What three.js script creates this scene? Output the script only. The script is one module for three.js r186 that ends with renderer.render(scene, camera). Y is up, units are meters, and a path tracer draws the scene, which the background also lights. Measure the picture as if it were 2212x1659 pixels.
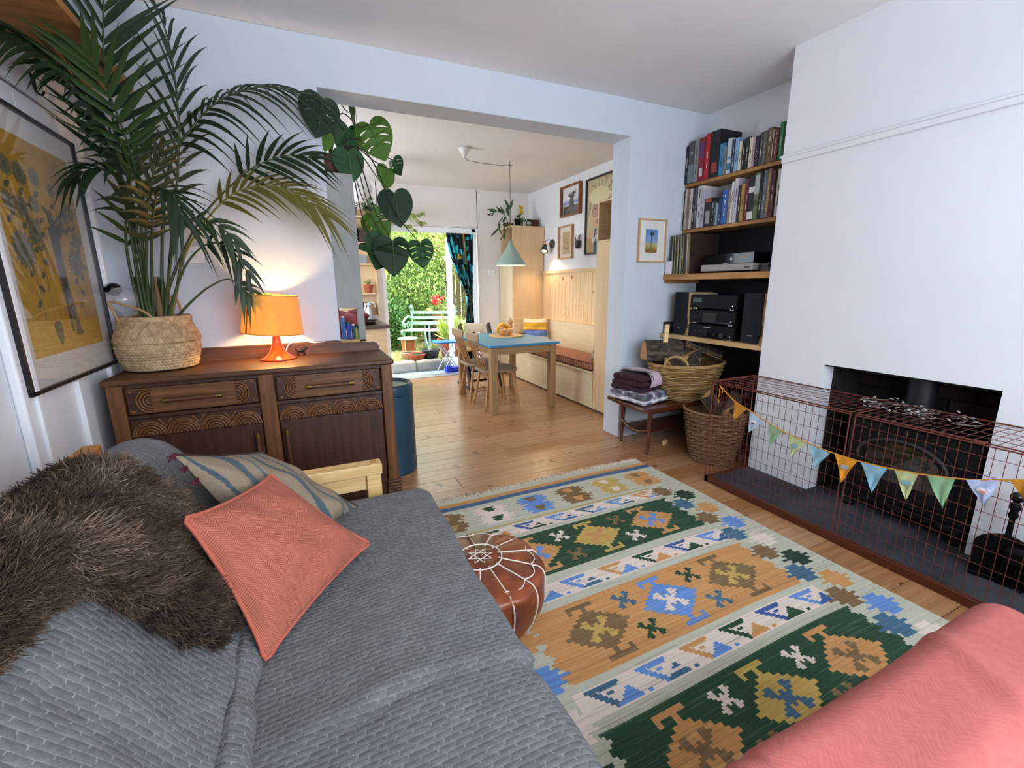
import * as THREE from 'three';
import { mergeGeometries, mergeVertices } from 'three/addons/utils/BufferGeometryUtils.js';
import { RoundedBoxGeometry } from 'three/addons/geometries/RoundedBoxGeometry.js';
import { RectAreaLightUniformsLib } from 'three/addons/lights/RectAreaLightUniformsLib.js';

// ---------- camera, sky, sun, daylight, exposure ----------
const scene = new THREE.Scene();
const D = Math.PI / 180;
const camera = new THREE.PerspectiveCamera(81.61, 4 / 3, 0.05, 120);
camera.position.set(0, 1.34, 0);
camera.rotation.set(-12.642 * D, -24.616 * D, -0.593 * D, 'YXZ');
scene.background = new THREE.Color(0.92, 0.97, 1.0);
scene.backgroundIntensity = 10;
const sun = new THREE.DirectionalLight(0xfff0d8, 7);
sun.position.set(2.4, 12, -8.5); sun.target.position.set(0, 0, -10); scene.add(sun, sun.target);
sun.shadow.mapSize.set(2048, 2048); Object.assign(sun.shadow.camera, { left: -9, right: 9, top: 9, bottom: -9, far: 40 });
sun.shadow.radius = 4;
RectAreaLightUniformsLib.init();
function daylight(color, intensity, w, h, pos, look) {
  const l = new THREE.RectAreaLight(color, intensity, w, h);
  l.position.set(...pos); l.lookAt(...look); scene.add(l); return l;
}
// daylight in the three lights of the front bay window behind the camera, and in the kitchen side window
daylight(0xd2e1ff, 7.6, .66, 1.54, [.18, 1.6, 1.05], [1.66, 1.25, -.29]);
daylight(0xd2e1ff, 7.6, 1.4, 1.54, [1.15, 1.6, 1.33], [1.15, 1.35, 0]);
daylight(0xd2e1ff, 7.6, .66, 1.54, [2.12, 1.6, 1.05], [.64, 1.25, -.29]);
daylight(0xe4edff, 15, 1.5, 1.1, [-1.04, 1.6, -4.9], [3, 1.6, -4.9]);
const renderer = new THREE.WebGLRenderer({ antialias: true });
renderer.toneMapping = THREE.LinearToneMapping;
renderer.toneMappingExposure = .71;
renderer.shadowMap.enabled = true;

// ---------- helpers ----------
const V = (x, y, z) => new THREE.Vector3(x, y, z);
const rng = s => () => { s |= 0; s = s + 0x6D2B79F5 | 0; let t = Math.imul(s ^ s >>> 15, 1 | s); t = t + Math.imul(t ^ t >>> 7, 61 | t) ^ t; return ((t ^ t >>> 14) >>> 0) / 4294967296; };
const lerp = (a, b, t) => a + (b - a) * t, clamp = (x, a = 0, b = 1) => Math.min(b, Math.max(a, x));
const sstep = (a, b, x) => { const t = clamp((x - a) / (b - a)); return t * t * (3 - 2 * t); };
const hash = (x, y) => { let h = Math.imul(x | 0, 374761393) + Math.imul(y | 0, 668265263) | 0; h = Math.imul(h ^ h >>> 13, 1274126177); return ((h ^ h >>> 16) >>> 0) / 4294967296; };
function vnoise(x, y, px = 1e6, py = 1e6) {        // periodic value noise
  const xi = Math.floor(x), yi = Math.floor(y), fx = x - xi, fy = y - yi, u = fx * fx * (3 - 2 * fx), v = fy * fy * (3 - 2 * fy);
  const m = (a, p) => ((a % p) + p) % p, a = m(xi, px), b = m(xi + 1, px), c = m(yi, py), d = m(yi + 1, py);
  return lerp(lerp(hash(a, c), hash(b, c), u), lerp(hash(a, d), hash(b, d), u), v);
}
const fbm = (x, y, px, py, n = 4) => { let s = 0, a = .5; for (let i = 0; i < n; i++) { s += a * vnoise(x, y, px, py); x *= 2; y *= 2; px *= 2; py *= 2; a *= .5; } return s; };
function tex(w, h, fn, srgb = true, size = null) {   // fn(u, v) -> [r,g,b] 0..1 (sRGB values) or grey
  const d = new Uint8Array(w * h * 4);
  for (let j = 0; j < h; j++) for (let i = 0; i < w; i++) {
    const c = fn(i / w, j / h), k = (j * w + i) * 4, g = typeof c === 'number';
    for (let q = 0; q < 3; q++) d[k + q] = clamp((g ? c : c[q])) * 255;
    d[k + 3] = 255;
  }
  const t = new THREE.DataTexture(d, w, h); t.magFilter = THREE.LinearFilter; t.minFilter = THREE.LinearMipmapLinearFilter; t.generateMipmaps = true;
  t.wrapS = t.wrapT = THREE.RepeatWrapping; if (srgb) t.colorSpace = THREE.SRGBColorSpace;
  if (size) t.repeat.set(1 / size[0], 1 / size[1]);
  t.needsUpdate = true; return t;
}
function canvasTex(w, h, draw) {
  const c = document.createElement('canvas'); c.width = w; c.height = h; const g = c.getContext('2d'); draw(g, w, h);
  const t = new THREE.CanvasTexture(c); t.colorSpace = THREE.SRGBColorSpace; t.magFilter = THREE.LinearFilter; return t;
}
const mix3 = (a, b, t) => [lerp(a[0], b[0], t), lerp(a[1], b[1], t), lerp(a[2], b[2], t)];
const hx = n => [(n >> 16 & 255) / 255, (n >> 8 & 255) / 255, (n & 255) / 255];
const S = (o) => new THREE.MeshStandardMaterial({ roughness: .8, ...o });
const PH = (o) => new THREE.MeshPhysicalMaterial({ roughness: .5, ...o });
const ds = THREE.DoubleSide;

function fin(g) { g = g.index ? g.toNonIndexed() : g; for (const k of Object.keys(g.attributes)) if (!['position', 'normal', 'uv', 'color'].includes(k)) g.deleteAttribute(k); g.morphAttributes = {}; return g; }
function merge(list) {
  list = (Array.isArray(list) ? list : [list]).flat(9).map(fin);
  if (list.length === 1) return list[0];
  const uv = list.every(g => g.attributes.uv), col = list.every(g => g.attributes.color);
  list.forEach(g => { if (!uv) g.deleteAttribute('uv'); if (!col) g.deleteAttribute('color'); g.clearGroups(); });
  return mergeGeometries(list);
}
function buv(g, rot = 0) {           // metric box-mapped uv on a non-indexed geometry; rot 1 swaps u and v
  const p = g.attributes.position, n = p.count, uv = new Float32Array(n * 2), a = V(), b = V(), c = V(), e = V();
  for (let i = 0; i < n; i += 3) {
    a.fromBufferAttribute(p, i); b.fromBufferAttribute(p, i + 1); c.fromBufferAttribute(p, i + 2);
    b.sub(a); e.copy(c).sub(a); b.cross(e); const x = Math.abs(b.x), y = Math.abs(b.y), z = Math.abs(b.z);
    for (let k = 0; k < 3; k++) {
      const X = p.getX(i + k), Y = p.getY(i + k), Z = p.getZ(i + k);
      let u, v; if (x >= y && x >= z) { u = Z; v = Y; } else if (y >= z) { u = X; v = Z; } else { u = X; v = Y; }
      if (rot) [u, v] = [v, u];
      uv[(i + k) * 2] = u; uv[(i + k) * 2 + 1] = v;
    }
  }
  g.setAttribute('uv', new THREE.BufferAttribute(uv, 2)); return g;
}
const used = {};
const numbered = n => { const k = used[n] = (used[n] ?? -1) + 1; return k ? `${n}_${String(k).padStart(3, '0')}` : n; };
function mesh(name, geos, material, parent = scene, o = {}) {
  let g = merge(geos);
  if (!o.keep) g = buv(g, o.rot || 0);
  if (!g.attributes.normal) g.computeVertexNormals();
  const m = new THREE.Mesh(g, material); m.name = parent === scene ? numbered(name) : name; parent.add(m);
  if (o.kind) m.userData.kind = o.kind; if (o.label) m.userData.label = o.label;
  return m;
}
const struct = (name, geos, material, o = {}) => { const m = mesh(name, geos, material, scene, o); m.userData.kind = 'structure'; return m; };
function thing(name, label, category, pos = [0, 0, 0], ry = 0, group) {
  const o = new THREE.Group(); o.name = numbered(name); o.position.set(...pos); o.rotation.y = ry; scene.add(o);
  o.userData = { label, category }; if (group) o.userData.group = group; return o;
}
const tag = (m, label, category, group) => { m.userData.label = label; m.userData.category = category; if (group) m.userData.group = group; return m; };
// geometry makers -------------------------------------------------
const T = (g, x = 0, y = 0, z = 0, rx = 0, ry = 0, rz = 0) => { if (rx) g.rotateX(rx); if (rz) g.rotateZ(rz); if (ry) g.rotateY(ry); return g.translate(x, y, z); };
const box = (x0, x1, y0, y1, z0, z1, r = 0) => {           // box by its bounds
  const w = x1 - x0, h = y1 - y0, d = z1 - z0; r = Math.min(r, w / 2.01, h / 2.01, d / 2.01);
  return (r > 0 ? new RoundedBoxGeometry(w, h, d, 2, r) : new THREE.BoxGeometry(w, h, d)).translate((x0 + x1) / 2, (y0 + y1) / 2, (z0 + z1) / 2);
};
const cbox = (w, h, d, r = 0) => box(-w / 2, w / 2, -h / 2, h / 2, -d / 2, d / 2, r);
const lathe = (pts, seg = 32) => new THREE.LatheGeometry(pts.map(p => new THREE.Vector2(p[0], p[1])), seg);
const cyl = (r0, r1, h, seg = 20) => new THREE.CylinderGeometry(r1, r0, h, seg).translate(0, h / 2, 0);   // r0 bottom
const A3 = p => Array.isArray(p) ? V(...p) : p;
function tube(pts, r, seg = 24, rad = 6, closed = false) {  // r number or function of t
  const c = new THREE.CatmullRomCurve3(pts.map(A3), closed);
  const g = new THREE.TubeGeometry(c, seg, 1, rad, closed), p = g.attributes.position, P = V(), Q = V();
  for (let i = 0; i <= seg; i++) {
    const t = i / seg, R = typeof r === 'function' ? r(t) : r; c.getPointAt(t, P);
    for (let j = 0; j <= rad; j++) { const k = i * (rad + 1) + j; Q.fromBufferAttribute(p, k).sub(P).multiplyScalar(R).add(P); p.setXYZ(k, Q.x, Q.y, Q.z); }
  }
  return g;
}
function rod(a, b, r0, r1 = r0, seg = 8) {                  // straight tapered rod from a to b
  a = A3(a); b = A3(b); const d = b.clone().sub(a), L = d.length(), g = new THREE.CylinderGeometry(r1, r0, L, seg).translate(0, L / 2, 0);
  g.applyQuaternion(new THREE.Quaternion().setFromUnitVectors(V(0, 1, 0), d.normalize())); return g.translate(a.x, a.y, a.z);
}
function beam(a, b, w, h, r = 0) {                          // straight bar with a rectangular section
  a = A3(a); b = A3(b); const d = b.clone().sub(a), L = d.length(), g = cbox(w, L, h, r).translate(0, L / 2, 0);
  g.applyQuaternion(new THREE.Quaternion().setFromUnitVectors(V(0, 1, 0), d.normalize())); return g.translate(a.x, a.y, a.z);
}
function grid(nu, nv, f, close = false) {                   // parametric sheet; f(u, v) -> [x,y,z]; smooth normals, uv = (u,v) or f's 4th and 5th
  const pos = [], uv = [], idx = [];
  for (let j = 0; j <= nv; j++) for (let i = 0; i <= nu; i++) { const p = f(i / nu, j / nv); pos.push(p[0], p[1], p[2]); uv.push(p[3] ?? i / nu, p[4] ?? j / nv); }
  for (let j = 0; j < nv; j++) for (let i = 0; i < nu; i++) { const a = j * (nu + 1) + i, b = a + 1, c = a + nu + 1, d = c + 1; idx.push(a, b, d, a, d, c); }
  const g = new THREE.BufferGeometry(); g.setAttribute('position', new THREE.Float32BufferAttribute(pos, 3)); g.setAttribute('uv', new THREE.Float32BufferAttribute(uv, 2)); g.setIndex(idx);
  g.computeVertexNormals();
  if (close) {                                              // weld normals along u = 0 and u = 1
    const n = g.attributes.normal; for (let j = 0; j <= nv; j++) { const a = j * (nu + 1), b = a + nu, x = n.getX(a) + n.getX(b), y = n.getY(a) + n.getY(b), z = n.getZ(a) + n.getZ(b), l = Math.hypot(x, y, z) || 1; n.setXYZ(a, x / l, y / l, z / l); n.setXYZ(b, x / l, y / l, z / l); }
  }
  return g;
}
const extrude = (pts, depth, bevel = 0, holes = []) => {
  const sh = pts instanceof THREE.Shape ? pts : new THREE.Shape(pts.map(p => new THREE.Vector2(p[0], p[1]))); holes.forEach(h => sh.holes.push(new THREE.Path(h.map(p => new THREE.Vector2(p[0], p[1])))));
  return new THREE.ExtrudeGeometry(sh, { depth, bevelEnabled: bevel > 0, bevelSize: bevel, bevelThickness: bevel, bevelSegments: 2, curveSegments: 14 });
};
// a stuffed pillow on four corner points a b c d (in order round the edge); returns [surface, edge points]
function pillow(a, b, c, d, thick, n = 26, opt = {}) {
  [a, b, c, d] = [a, b, c, d].map(A3);
  const nrm = b.clone().sub(a).cross(d.clone().sub(a)).normalize(), R = rng(opt.seed || 3), ph = [R() * 6, R() * 6, R() * 6], pin = opt.pinch ?? .05;
  const base = (u, v) => {
    const uu = u * 2 - 1, vv = v * 2 - 1, cu = 1 - uu * uu, cv = 1 - vv * vv;
    const U = .5 + (uu * (1 - pin * cv * Math.abs(uu))) / 2, W = .5 + (vv * (1 - pin * cu * Math.abs(vv))) / 2;
    return a.clone().lerp(b, U).lerp(d.clone().lerp(c, U), W);
  };
  const f = s => (u, v) => {
    const uu = Math.abs(u * 2 - 1), vv = Math.abs(v * 2 - 1), h = Math.pow(Math.max(0, (1 - uu ** 2.6) * (1 - vv ** 2.6)), .62);
    const w = (opt.wr ?? .006) * (Math.sin(u * 17 + v * 5 + ph[0]) * .5 + Math.sin(v * 13 - u * 7 + ph[1]) + Math.sin((u + v) * 21 + ph[2]) * .4) * Math.min(1, h * 2);
    const p = base(u, v).addScaledVector(nrm, s * (thick / 2 * h + (h > .02 ? w : 0)));
    return [p.x, p.y, p.z, u * (opt.us || 1), v * (opt.vs || 1)];
  };
  const back = grid(n, n, (u, v) => f(-1)(1 - u, v));
  const edge = []; const E = 10;
  for (let i = 0; i < E; i++) edge.push(base(i / E, 0)); for (let i = 0; i < E; i++) edge.push(base(1, i / E)); for (let i = 0; i < E; i++) edge.push(base(1 - i / E, 1)); for (let i = 0; i < E; i++) edge.push(base(0, 1 - i / E));
  return [[grid(n, n, f(1)), back], edge];
}
function softBox(w, h, d, r, seg, fn) {                     // rounded, subdivided box with a displacement
  let g = new THREE.BoxGeometry(w, h, d, ...seg); g.deleteAttribute('uv'); g.deleteAttribute('normal'); g.clearGroups(); g = mergeVertices(g, 1e-5);
  const p = g.attributes.position, q = V(), c = V();
  for (let i = 0; i < p.count; i++) {
    q.fromBufferAttribute(p, i); c.set(clamp(q.x, -w / 2 + r, w / 2 - r), clamp(q.y, -h / 2 + r, h / 2 - r), clamp(q.z, -d / 2 + r, d / 2 - r));
    const e = q.clone().sub(c); if (e.length() > 1e-6) q.copy(c).addScaledVector(e.normalize(), r);
    if (fn) fn(q); p.setXYZ(i, q.x, q.y, q.z);
  }
  g.computeVertexNormals(); return g;
}
const inst = (name, geo, material, mats, parent, cols) => {
  const m = new THREE.InstancedMesh(geo, material, mats.length); mats.forEach((x, i) => { m.setMatrixAt(i, x); if (cols) m.setColorAt(i, cols[i]); });
  m.name = name; m.userData.kind = 'stuff'; parent.add(m); return m;
};
const MX = (pos, q, s) => new THREE.Matrix4().compose(A3(pos), q, typeof s === 'number' ? V(s, s, s) : A3(s));
const ORD = ['first', 'second', 'third', 'fourth', 'fifth', 'sixth', 'seventh', 'eighth', 'ninth', 'tenth', 'eleventh', 'twelfth', 'thirteenth', 'fourteenth', 'fifteenth', 'sixteenth', 'seventeenth', 'eighteenth', 'nineteenth', 'twentieth', 'twenty-first', 'twenty-second', 'twenty-third', 'twenty-fourth', 'twenty-fifth', 'twenty-sixth', 'twenty-seventh', 'twenty-eighth', 'twenty-ninth', 'thirtieth'];
// ---------- materials ----------
const plasterBump = tex(256, 256, (u, v) => .5 + .5 * (fbm(u * 8, v * 8, 8, 8, 5) - .5) + .12 * (hash(u * 256 | 0, v * 256 | 0) - .5), false, [1.1, 1.1]);
const plasterMap = tex(128, 128, (u, v) => { const n = .955 + .05 * fbm(u * 4, v * 4, 4, 4, 4); return [n, n, n]; }, true, [2.3, 2.3]);
const plaster = c => S({ color: c, map: plasterMap, bumpMap: plasterBump, bumpScale: .0025, roughness: .9 });
const mWall = plaster(0xe9ebee), mCeil = plaster(0xf3f2f1), mWarm = plaster(0xefeae4), mBlueWall = plaster(0xd0d9e2), mWhite = S({ color: 0xeceef0, roughness: .55, bumpMap: plasterBump, bumpScale: .0008 });
const mBlackWall = S({ color: 0x0c0c0e, roughness: .85, bumpMap: plasterBump, bumpScale: .002 });
// wood: grain along u; base tones lo..hi
function woodTex(seed, lo, hi, o = {}) {
  const R = rng(seed), kn = []; for (let i = 0; i < (o.knots || 0); i++) kn.push([R(), R(), .4 + R()]);
  const W = o.w || 512, H = o.h || 256, per = o.rings || 7, L = hx(lo), Hh = hx(hi), KD = hx(o.knot || 0x5a3416);
  return tex(W, H, (u, v) => {
    let warp = .5 * fbm(u * 2 + seed, v * 4, 2 * 1e3, 4, 3), kd = 0;
    for (const k of kn) { let dx = Math.abs(u - k[0]); dx = Math.min(dx, 1 - dx) * (o.asp || 4); let dy = Math.abs(v - k[1]); dy = Math.min(dy, 1 - dy); const r = Math.hypot(dx, dy) / (.05 * k[2]); warp += .35 * Math.exp(-r * r * .22); kd = Math.max(kd, 1 - sstep(.5, 1.15, r)); }
    const g = .5 + .5 * Math.sin((v * per + warp * 3) * 6.283), f = fbm(u * 6, v * 90, 6, 90, 3), st = fbm(u * 14, v * 180, 14, 180, 2);
    let c = mix3(L, Hh, clamp(.25 + .35 * g * (o.ring ?? 1) + .75 * (f - .3) + .3 * (st - .4)));
    return mix3(c, KD, kd * .85);
  }, true, o.size || [1.4, .35]);
}
const woodBump = tex(256, 256, (u, v) => .6 * fbm(u * 3, v * 70, 3, 70, 3) + .2 * fbm(u * 8, v * 128, 8, 128, 2), false, [.9, .25]);
const pineTex = [11, 23, 37].map(s => woodTex(s, 0x9a6d48, 0xc69d74, { knots: 5, size: [1.5, .36], rings: 6, asp: 4, knot: 0x5d3a1c }));
const mPlank = []; [[0, 0xffffff], [1, 0xf3e6d6], [2, 0xfff6ea], [0, 0xe9d5bd], [1, 0xfaf0e2], [2, 0xeee0cf]].forEach(([i, c]) => mPlank.push(PH({ map: pineTex[i], color: c, roughness: .32, bumpMap: woodBump, bumpScale: .0007, clearcoat: .35, clearcoatRoughness: .28 })));
const mOak = PH({ map: woodTex(51, 0x361c0b, 0x6b4120, { size: [.9, .3], rings: 5 }), roughness: .5, bumpMap: woodBump, bumpScale: .0006, clearcoat: .1, clearcoatRoughness: .35 });
const mOakDark = PH({ map: woodTex(52, 0x2a1308, 0x4d2a14, { size: [.9, .3], rings: 5 }), roughness: .5, bumpMap: woodBump, bumpScale: .0005, clearcoat: .08, clearcoatRoughness: .35 });
const mOakMid = PH({ map: woodTex(53, 0x46270f, 0x845426, { size: [.8, .25], rings: 6 }), roughness: .5, bumpMap: woodBump, bumpScale: .0006, clearcoat: .1, clearcoatRoughness: .35 });
const mBirch = S({ map: woodTex(61, 0xd2b184, 0xe6cda4, { size: [1.3, .9], rings: 2, ring: .5 }), roughness: .5 });
const mBirchPale = S({ map: woodTex(62, 0xd8c39c, 0xecdcbb, { size: [1.2, .9], rings: 2, ring: .5 }), roughness: .5 });
const mTG = [71, 72, 73].map(s => S({ map: woodTex(s, 0xd8b282, 0xf0d3a8, { knots: 4, size: [.9, .35], rings: 4, asp: 2.5, knot: 0x8a5426 }), roughness: .5, bumpMap: woodBump, bumpScale: .0005 }));
const mShelfPine = S({ map: woodTex(81, 0x96652f, 0xbf8c4f, { knots: 2, size: [1.1, .3], rings: 4 }), roughness: .55, bumpMap: woodBump, bumpScale: .0006 });
const mShelfPale = S({ map: woodTex(82, 0xb8915c, 0xd6b37e, { size: [1.1, .3], rings: 3 }), roughness: .55 });
const mTeak = PH({ map: woodTex(83, 0x361609, 0x6a3217, { size: [.9, .25], rings: 5 }), roughness: .35, bumpMap: woodBump, bumpScale: .0004, clearcoat: .3 });
const mPine = S({ map: woodTex(84, 0xc99f5e, 0xe9cc92, { size: [.8, .22], rings: 4 }), roughness: .5, bumpMap: woodBump, bumpScale: .0004 });
const mPineRed = S({ map: woodTex(85, 0xa86a34, 0xcd9256, { size: [.8, .22], rings: 4 }), roughness: .5 });
const mTableWood = S({ map: woodTex(86, 0x8b6a43, 0xad8c60, { size: [.8, .25], rings: 5 }), roughness: .5 });
const mChairWood = PH({ map: woodTex(87, 0x9c6b3f, 0xc4935f, { size: [.6, .2], rings: 4 }), roughness: .4, clearcoat: .2 });
const mBark = S({ map: tex(128, 128, (u, v) => { const n = fbm(u * 4, v * 10, 4, 10, 4); return mix3([.16, .13, .10], [.42, .37, .31], clamp(n * 1.6 - .3)); }, true, [.2, .2]), roughness: .95 });
const mLogEnd = S({ map: woodTex(88, 0x9a7145, 0xc9a06b, { size: [.3, .1], rings: 5 }), roughness: .8 });
const flat = (c, r = .6, o = {}) => S({ color: c, roughness: r, ...o });
const metal = (c, r = .35, o = {}) => S({ color: c, roughness: r, metalness: 1, ...o });
const mBlack = PH({ color: 0x070709, roughness: .55, specularIntensity: .35 }), mBlackGloss = flat(0x07070a, .18), mIron = flat(0x101114, .55, { metalness: .4 }), mChrome = metal(0xd8dade, .18), mBrass = metal(0x8a7440, .4);
const mRust = S({ color: 0x6e3426, roughness: .6, metalness: .2 }), mTerra = S({ color: 0xa8583a, roughness: .85, bumpMap: plasterBump, bumpScale: .001 }), mTerraDark = S({ color: 0x6e4637, roughness: .9, map: tex(64, 64, (u, v) => { const n = fbm(u * 4, v * 4, 4, 4); return [.62 + .4 * n, .62 + .4 * n, .64 + .4 * n]; }, true, [.2, .2]) });
const mSoil = S({ color: 0x1c140e, roughness: 1 }), mGlassThin = PH({ color: 0xffffff, transmission: 1, thickness: 0, roughness: 0, ior: 1.5 });
const mPaper = flat(0xe9e6df, .8), mPaintWhite = flat(0xf2f3f5, .4), mCreamFrame = flat(0xc59d70, .55);
const mSlate = S({ map: tex(256, 256, (u, v) => { const n = fbm(u * 5, v * 5, 5, 5, 5); return mix3([.14, .15, .17], [.30, .31, .33], clamp(n * 1.5 - .2)); }, true, [.8, .8]), roughness: .75, bumpMap: plasterBump, bumpScale: .003 });
const mSoot = S({ map: tex(128, 128, (u, v) => { const n = fbm(u * 6, v * 6, 6, 6, 4); return mix3([.03, .028, .026], [.17, .14, .12], clamp(n * 1.8 - .5)); }, true, [.5, .5]), roughness: .95, bumpMap: plasterBump, bumpScale: .004 });
const leafMat = (c, o = {}) => PH({ color: c, roughness: .5, side: ds, transmission: 0, sheen: 0, ...o });
const mPalm = leafMat(0x172c12), mPalm2 = leafMat(0x263d14), mPalmGold = leafMat(0x635a1f), mMonst = leafMat(0x1d4a20, { roughness: .65 }), mMonst2 = leafMat(0x4f7420, { roughness: .65 }), mMonstDark = leafMat(0x123216, { roughness: .65 });
const mLeafStem = flat(0x34481f, .5), mStemDark = flat(0x2a2418, .6);
// ---------- structure ----------
const ZW = -3.026, ZB = -3.248, XL = -.93, XR = 3.22, CH = 2.7, XC = 2.807, ZF = -6.35, ZBK = .75;
{ // floor: sub-floor with every plank a part
  const f = struct('floor', box(XL - .15, XR + .2, -.2, -.03, -6.75, 1.5), flat(0x2a1c10, .9));
  const R = rng(5), W = .18; let k = 0;
  for (let z = ZBK; z > -6.6; z -= W, k++) {
    const cut = R() < .75 ? lerp(.2, 2.6, R()) : 9, spans = cut < 5 ? [[XL, cut - .0012], [cut + .0012, XR]] : [[XL, XR]];
    for (const [a, b] of spans) {
      const off = R() * 3, offv = R(), g = merge(box(a, b, -.03, (R() - .5) * .0016, z - W + .003, z, .0016)); buv(g);
      const uv = g.attributes.uv; for (let i = 0; i < uv.count; i++) uv.setXY(i, uv.getX(i) + off, uv.getY(i) + offv);
      mesh('floor_plank', g, mPlank[R() * 6 | 0], f, { keep: 1 });
    }
  }
  // nail rows and fine shaded gaps come from the joints themselves
}
struct('ceiling', box(XL - .1, XR + .2, CH, CH + .25, ZB, 1.5), mCeil);
struct('ceiling', box(XL - .1, XR + .2, 2.655, CH + .25, -6.6, ZB), mWarm);
struct('wall_partition', [box(XL - .02, .19, 0, CH, ZB, ZW, .006), box(.18, 2.43, 2.442, CH + .01, ZB, ZW, .006), box(2.418, XR + .01, 0, CH, ZB, ZW, .006)], mBlueWall);
// left wall with the doorway and, in the kitchen, a side window
struct('wall_left', [box(XL - .16, XL, 0, CH, -2.14, ZBK), box(XL - .16, XL, 2.14, CH, -2.99, -2.14), box(XL - .16, XL, 0, CH, -4.15, -2.99),
  box(XL - .16, XL, 0, 1.05, -5.65, -4.15), box(XL - .16, XL, 2.15, CH, -5.65, -4.15), box(XL - .16, XL, 0, CH, -6.6, -5.65)], mWall);
struct('wall_hall', box(XL - .5, XL - .17, 0, 2.4, -3.2, -1.9), mWall);
struct('wall_right', [box(XR, XR + .18, 0, CH, ZW, ZBK), box(XR, XR + .18, 1.76, CH, -6.6, ZW), box(XR, XR + .18, 0, 1.76, -6.6, ZW)], mWall);
struct('wall_alcove', box(XR - .006, XR, 0, 1.752, ZW, -2.03), mBlackWall);
struct('wall_back', [box(XL - .1, 0, 0, CH, ZBK, ZBK + .2), box(2.3, XR + .1, 0, CH, ZBK, ZBK + .2), box(0, 2.3, 0, .82, ZBK, ZBK + .2), box(0, 2.3, 2.38, CH, ZBK, ZBK + .2)], mWall);
{ // bay window: apron and head in plan, posts and bars between them
  const plan = [[0, -ZBK], [2.3, -ZBK], [2.3, -.8], [1.85, -1.3], [.45, -1.3], [0, -.8]], slab = (y0, y1, k) => T(extrude(plan.map(p => [p[0], p[1]]), y1 - y0), 0, 0, 0, -Math.PI / 2).translate(0, y0, 0);
  const w = struct('window_1', [slab(0, .82), slab(2.38, CH)], mWall);
  for (const [x, z] of [[.02, .8], [.45, 1.27], [1.15, 1.27], [1.85, 1.27], [2.28, .8]]) mesh('mullion', box(x - .035, x + .035, .82, 2.38, z - .035, z + .035, .004), mPaintWhite, w);
  for (const y of [.84, 1.6, 2.36]) { mesh('glazing_bar', beam([.02, y, .8], [.45, y, 1.27], .04, .04), mPaintWhite, w); mesh('glazing_bar', beam([.45, y, 1.27], [1.85, y, 1.27], .04, .04), mPaintWhite, w); mesh('glazing_bar', beam([1.85, y, 1.27], [2.28, y, .8], .04, .04), mPaintWhite, w); } }
struct('window_2', [box(XL - .12, XL - .07, 1.05, 1.1, -5.65, -4.15), box(XL - .12, XL - .07, 2.1, 2.15, -5.65, -4.15), ...[-5.65, -4.93, -4.2].map(z => box(XL - .12, XL - .07, 1.05, 2.15, z, z + .05))], mPaintWhite);
struct('wall_far', [box(XL - .1, 1.0, 0, CH, ZF - .22, ZF), box(2.38, XR + .1, 0, CH, ZF - .22, ZF), box(.99, 2.39, 2.13, CH, ZF - .22, ZF)], mWarm);
// chimney breast with its fireplace opening, white reveals and sooty recess
struct('wall_chimney', extrude([[.4, 0], [.842, 0], [.842, .85], [1.615, .85], [1.615, 0], [2.03, 0], [2.03, CH], [.4, CH]], XR - XC).rotateY(Math.PI / 2).translate(XC, 0, 0), mWall);
{ const r = struct('wall_fireplace', [box(3.2, 3.218, 0, .85, -1.615, -.842), box(2.915, 3.2, 0, .85, -1.615, -1.6), box(2.915, 3.2, 0, .85, -.857, -.842), box(2.83, 3.2, .838, .85, -1.615, -.842)], mSoot);
  const R = rng(9), bm = [0x2a1c16, 0x32221a, 0x1d1714, 0x3a2c22].map(c => S({ color: c, roughness: .95, bumpMap: plasterBump, bumpScale: .004 }));
  for (let row = 0; row < 11; row++) for (let k = -1; k < 4; k++) { const z0 = -1.598 + k * .225 + (row % 2) * .112, a = Math.max(-1.598, z0), b = Math.min(-.86, z0 + .215); if (b - a > .03) mesh('brick', box(3.19 - R() * .008, 3.2, .04 + row * .073, .04 + row * .073 + .064, a, b, .004), bm[R() * 4 | 0], r); } }
struct('trim_picture_rail', [box(XC - .016, XC, 2.055, 2.1, -2.03, -.4, .006), box(XC - .026, XC, 2.085, 2.1, -2.034, -.4, .006)], mWall);
// door behind the poster, with its lining and mouldings
{ const d = struct('door_1', [box(XL - .05, XL - .012, 0, 2.13, -2.98, -2.16)], mPaintWhite);
  for (const [z0, z1] of [[-2.98, -2.87], [-2.6, -2.5], [-2.28, -2.16]]) mesh('stile', box(XL - .014, XL + .008, 0, 2.09, z0, z1, .006), mPaintWhite, d);
  for (const [y0, y1] of [[0, .2], [.95, 1.12], [1.96, 2.09]]) mesh('rail', box(XL - .0135, XL + .0065, y0, y1, -2.97, -2.17, .004), mPaintWhite, d);
  const k = mesh('door_knob', T(lathe([[0, .085], [.018, .083], [.031, .068], [.034, .052], [.028, .036], [.014, .026], [.011, .01], [.026, .006], [.027, 0], [0, 0]], 24), XL + .008, 1.335, -2.935, 0, 0, -Math.PI / 2), mBlackGloss, d, { label: 'round black door knob' }); }
struct('trim_1', [box(XL, XL + .028, 0, 2.2, -3.024, -2.985, .006), box(XL, XL + .02, 2.098, 2.2, -3.02, -2.05, .006), box(XL, XL + .03, 0, 2.2, -2.14, -2.03, .01), box(XL + .028, XL + .04, 0, 2.2, -2.12, -2.09, .005)], mPaintWhite);
// hearth with its rusty-painted kerb
{ const h = struct('hearth', box(2.42, 3.2, 0, .036, -2.02, -.3, .004), mSlate); mesh('kerb', [box(2.392, 2.422, 0, .044, -2.045, -.28, .004), box(2.392, 2.8, 0, .044, -2.045, -2.015, .004)], flat(0x55250f, .5), h); }
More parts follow.
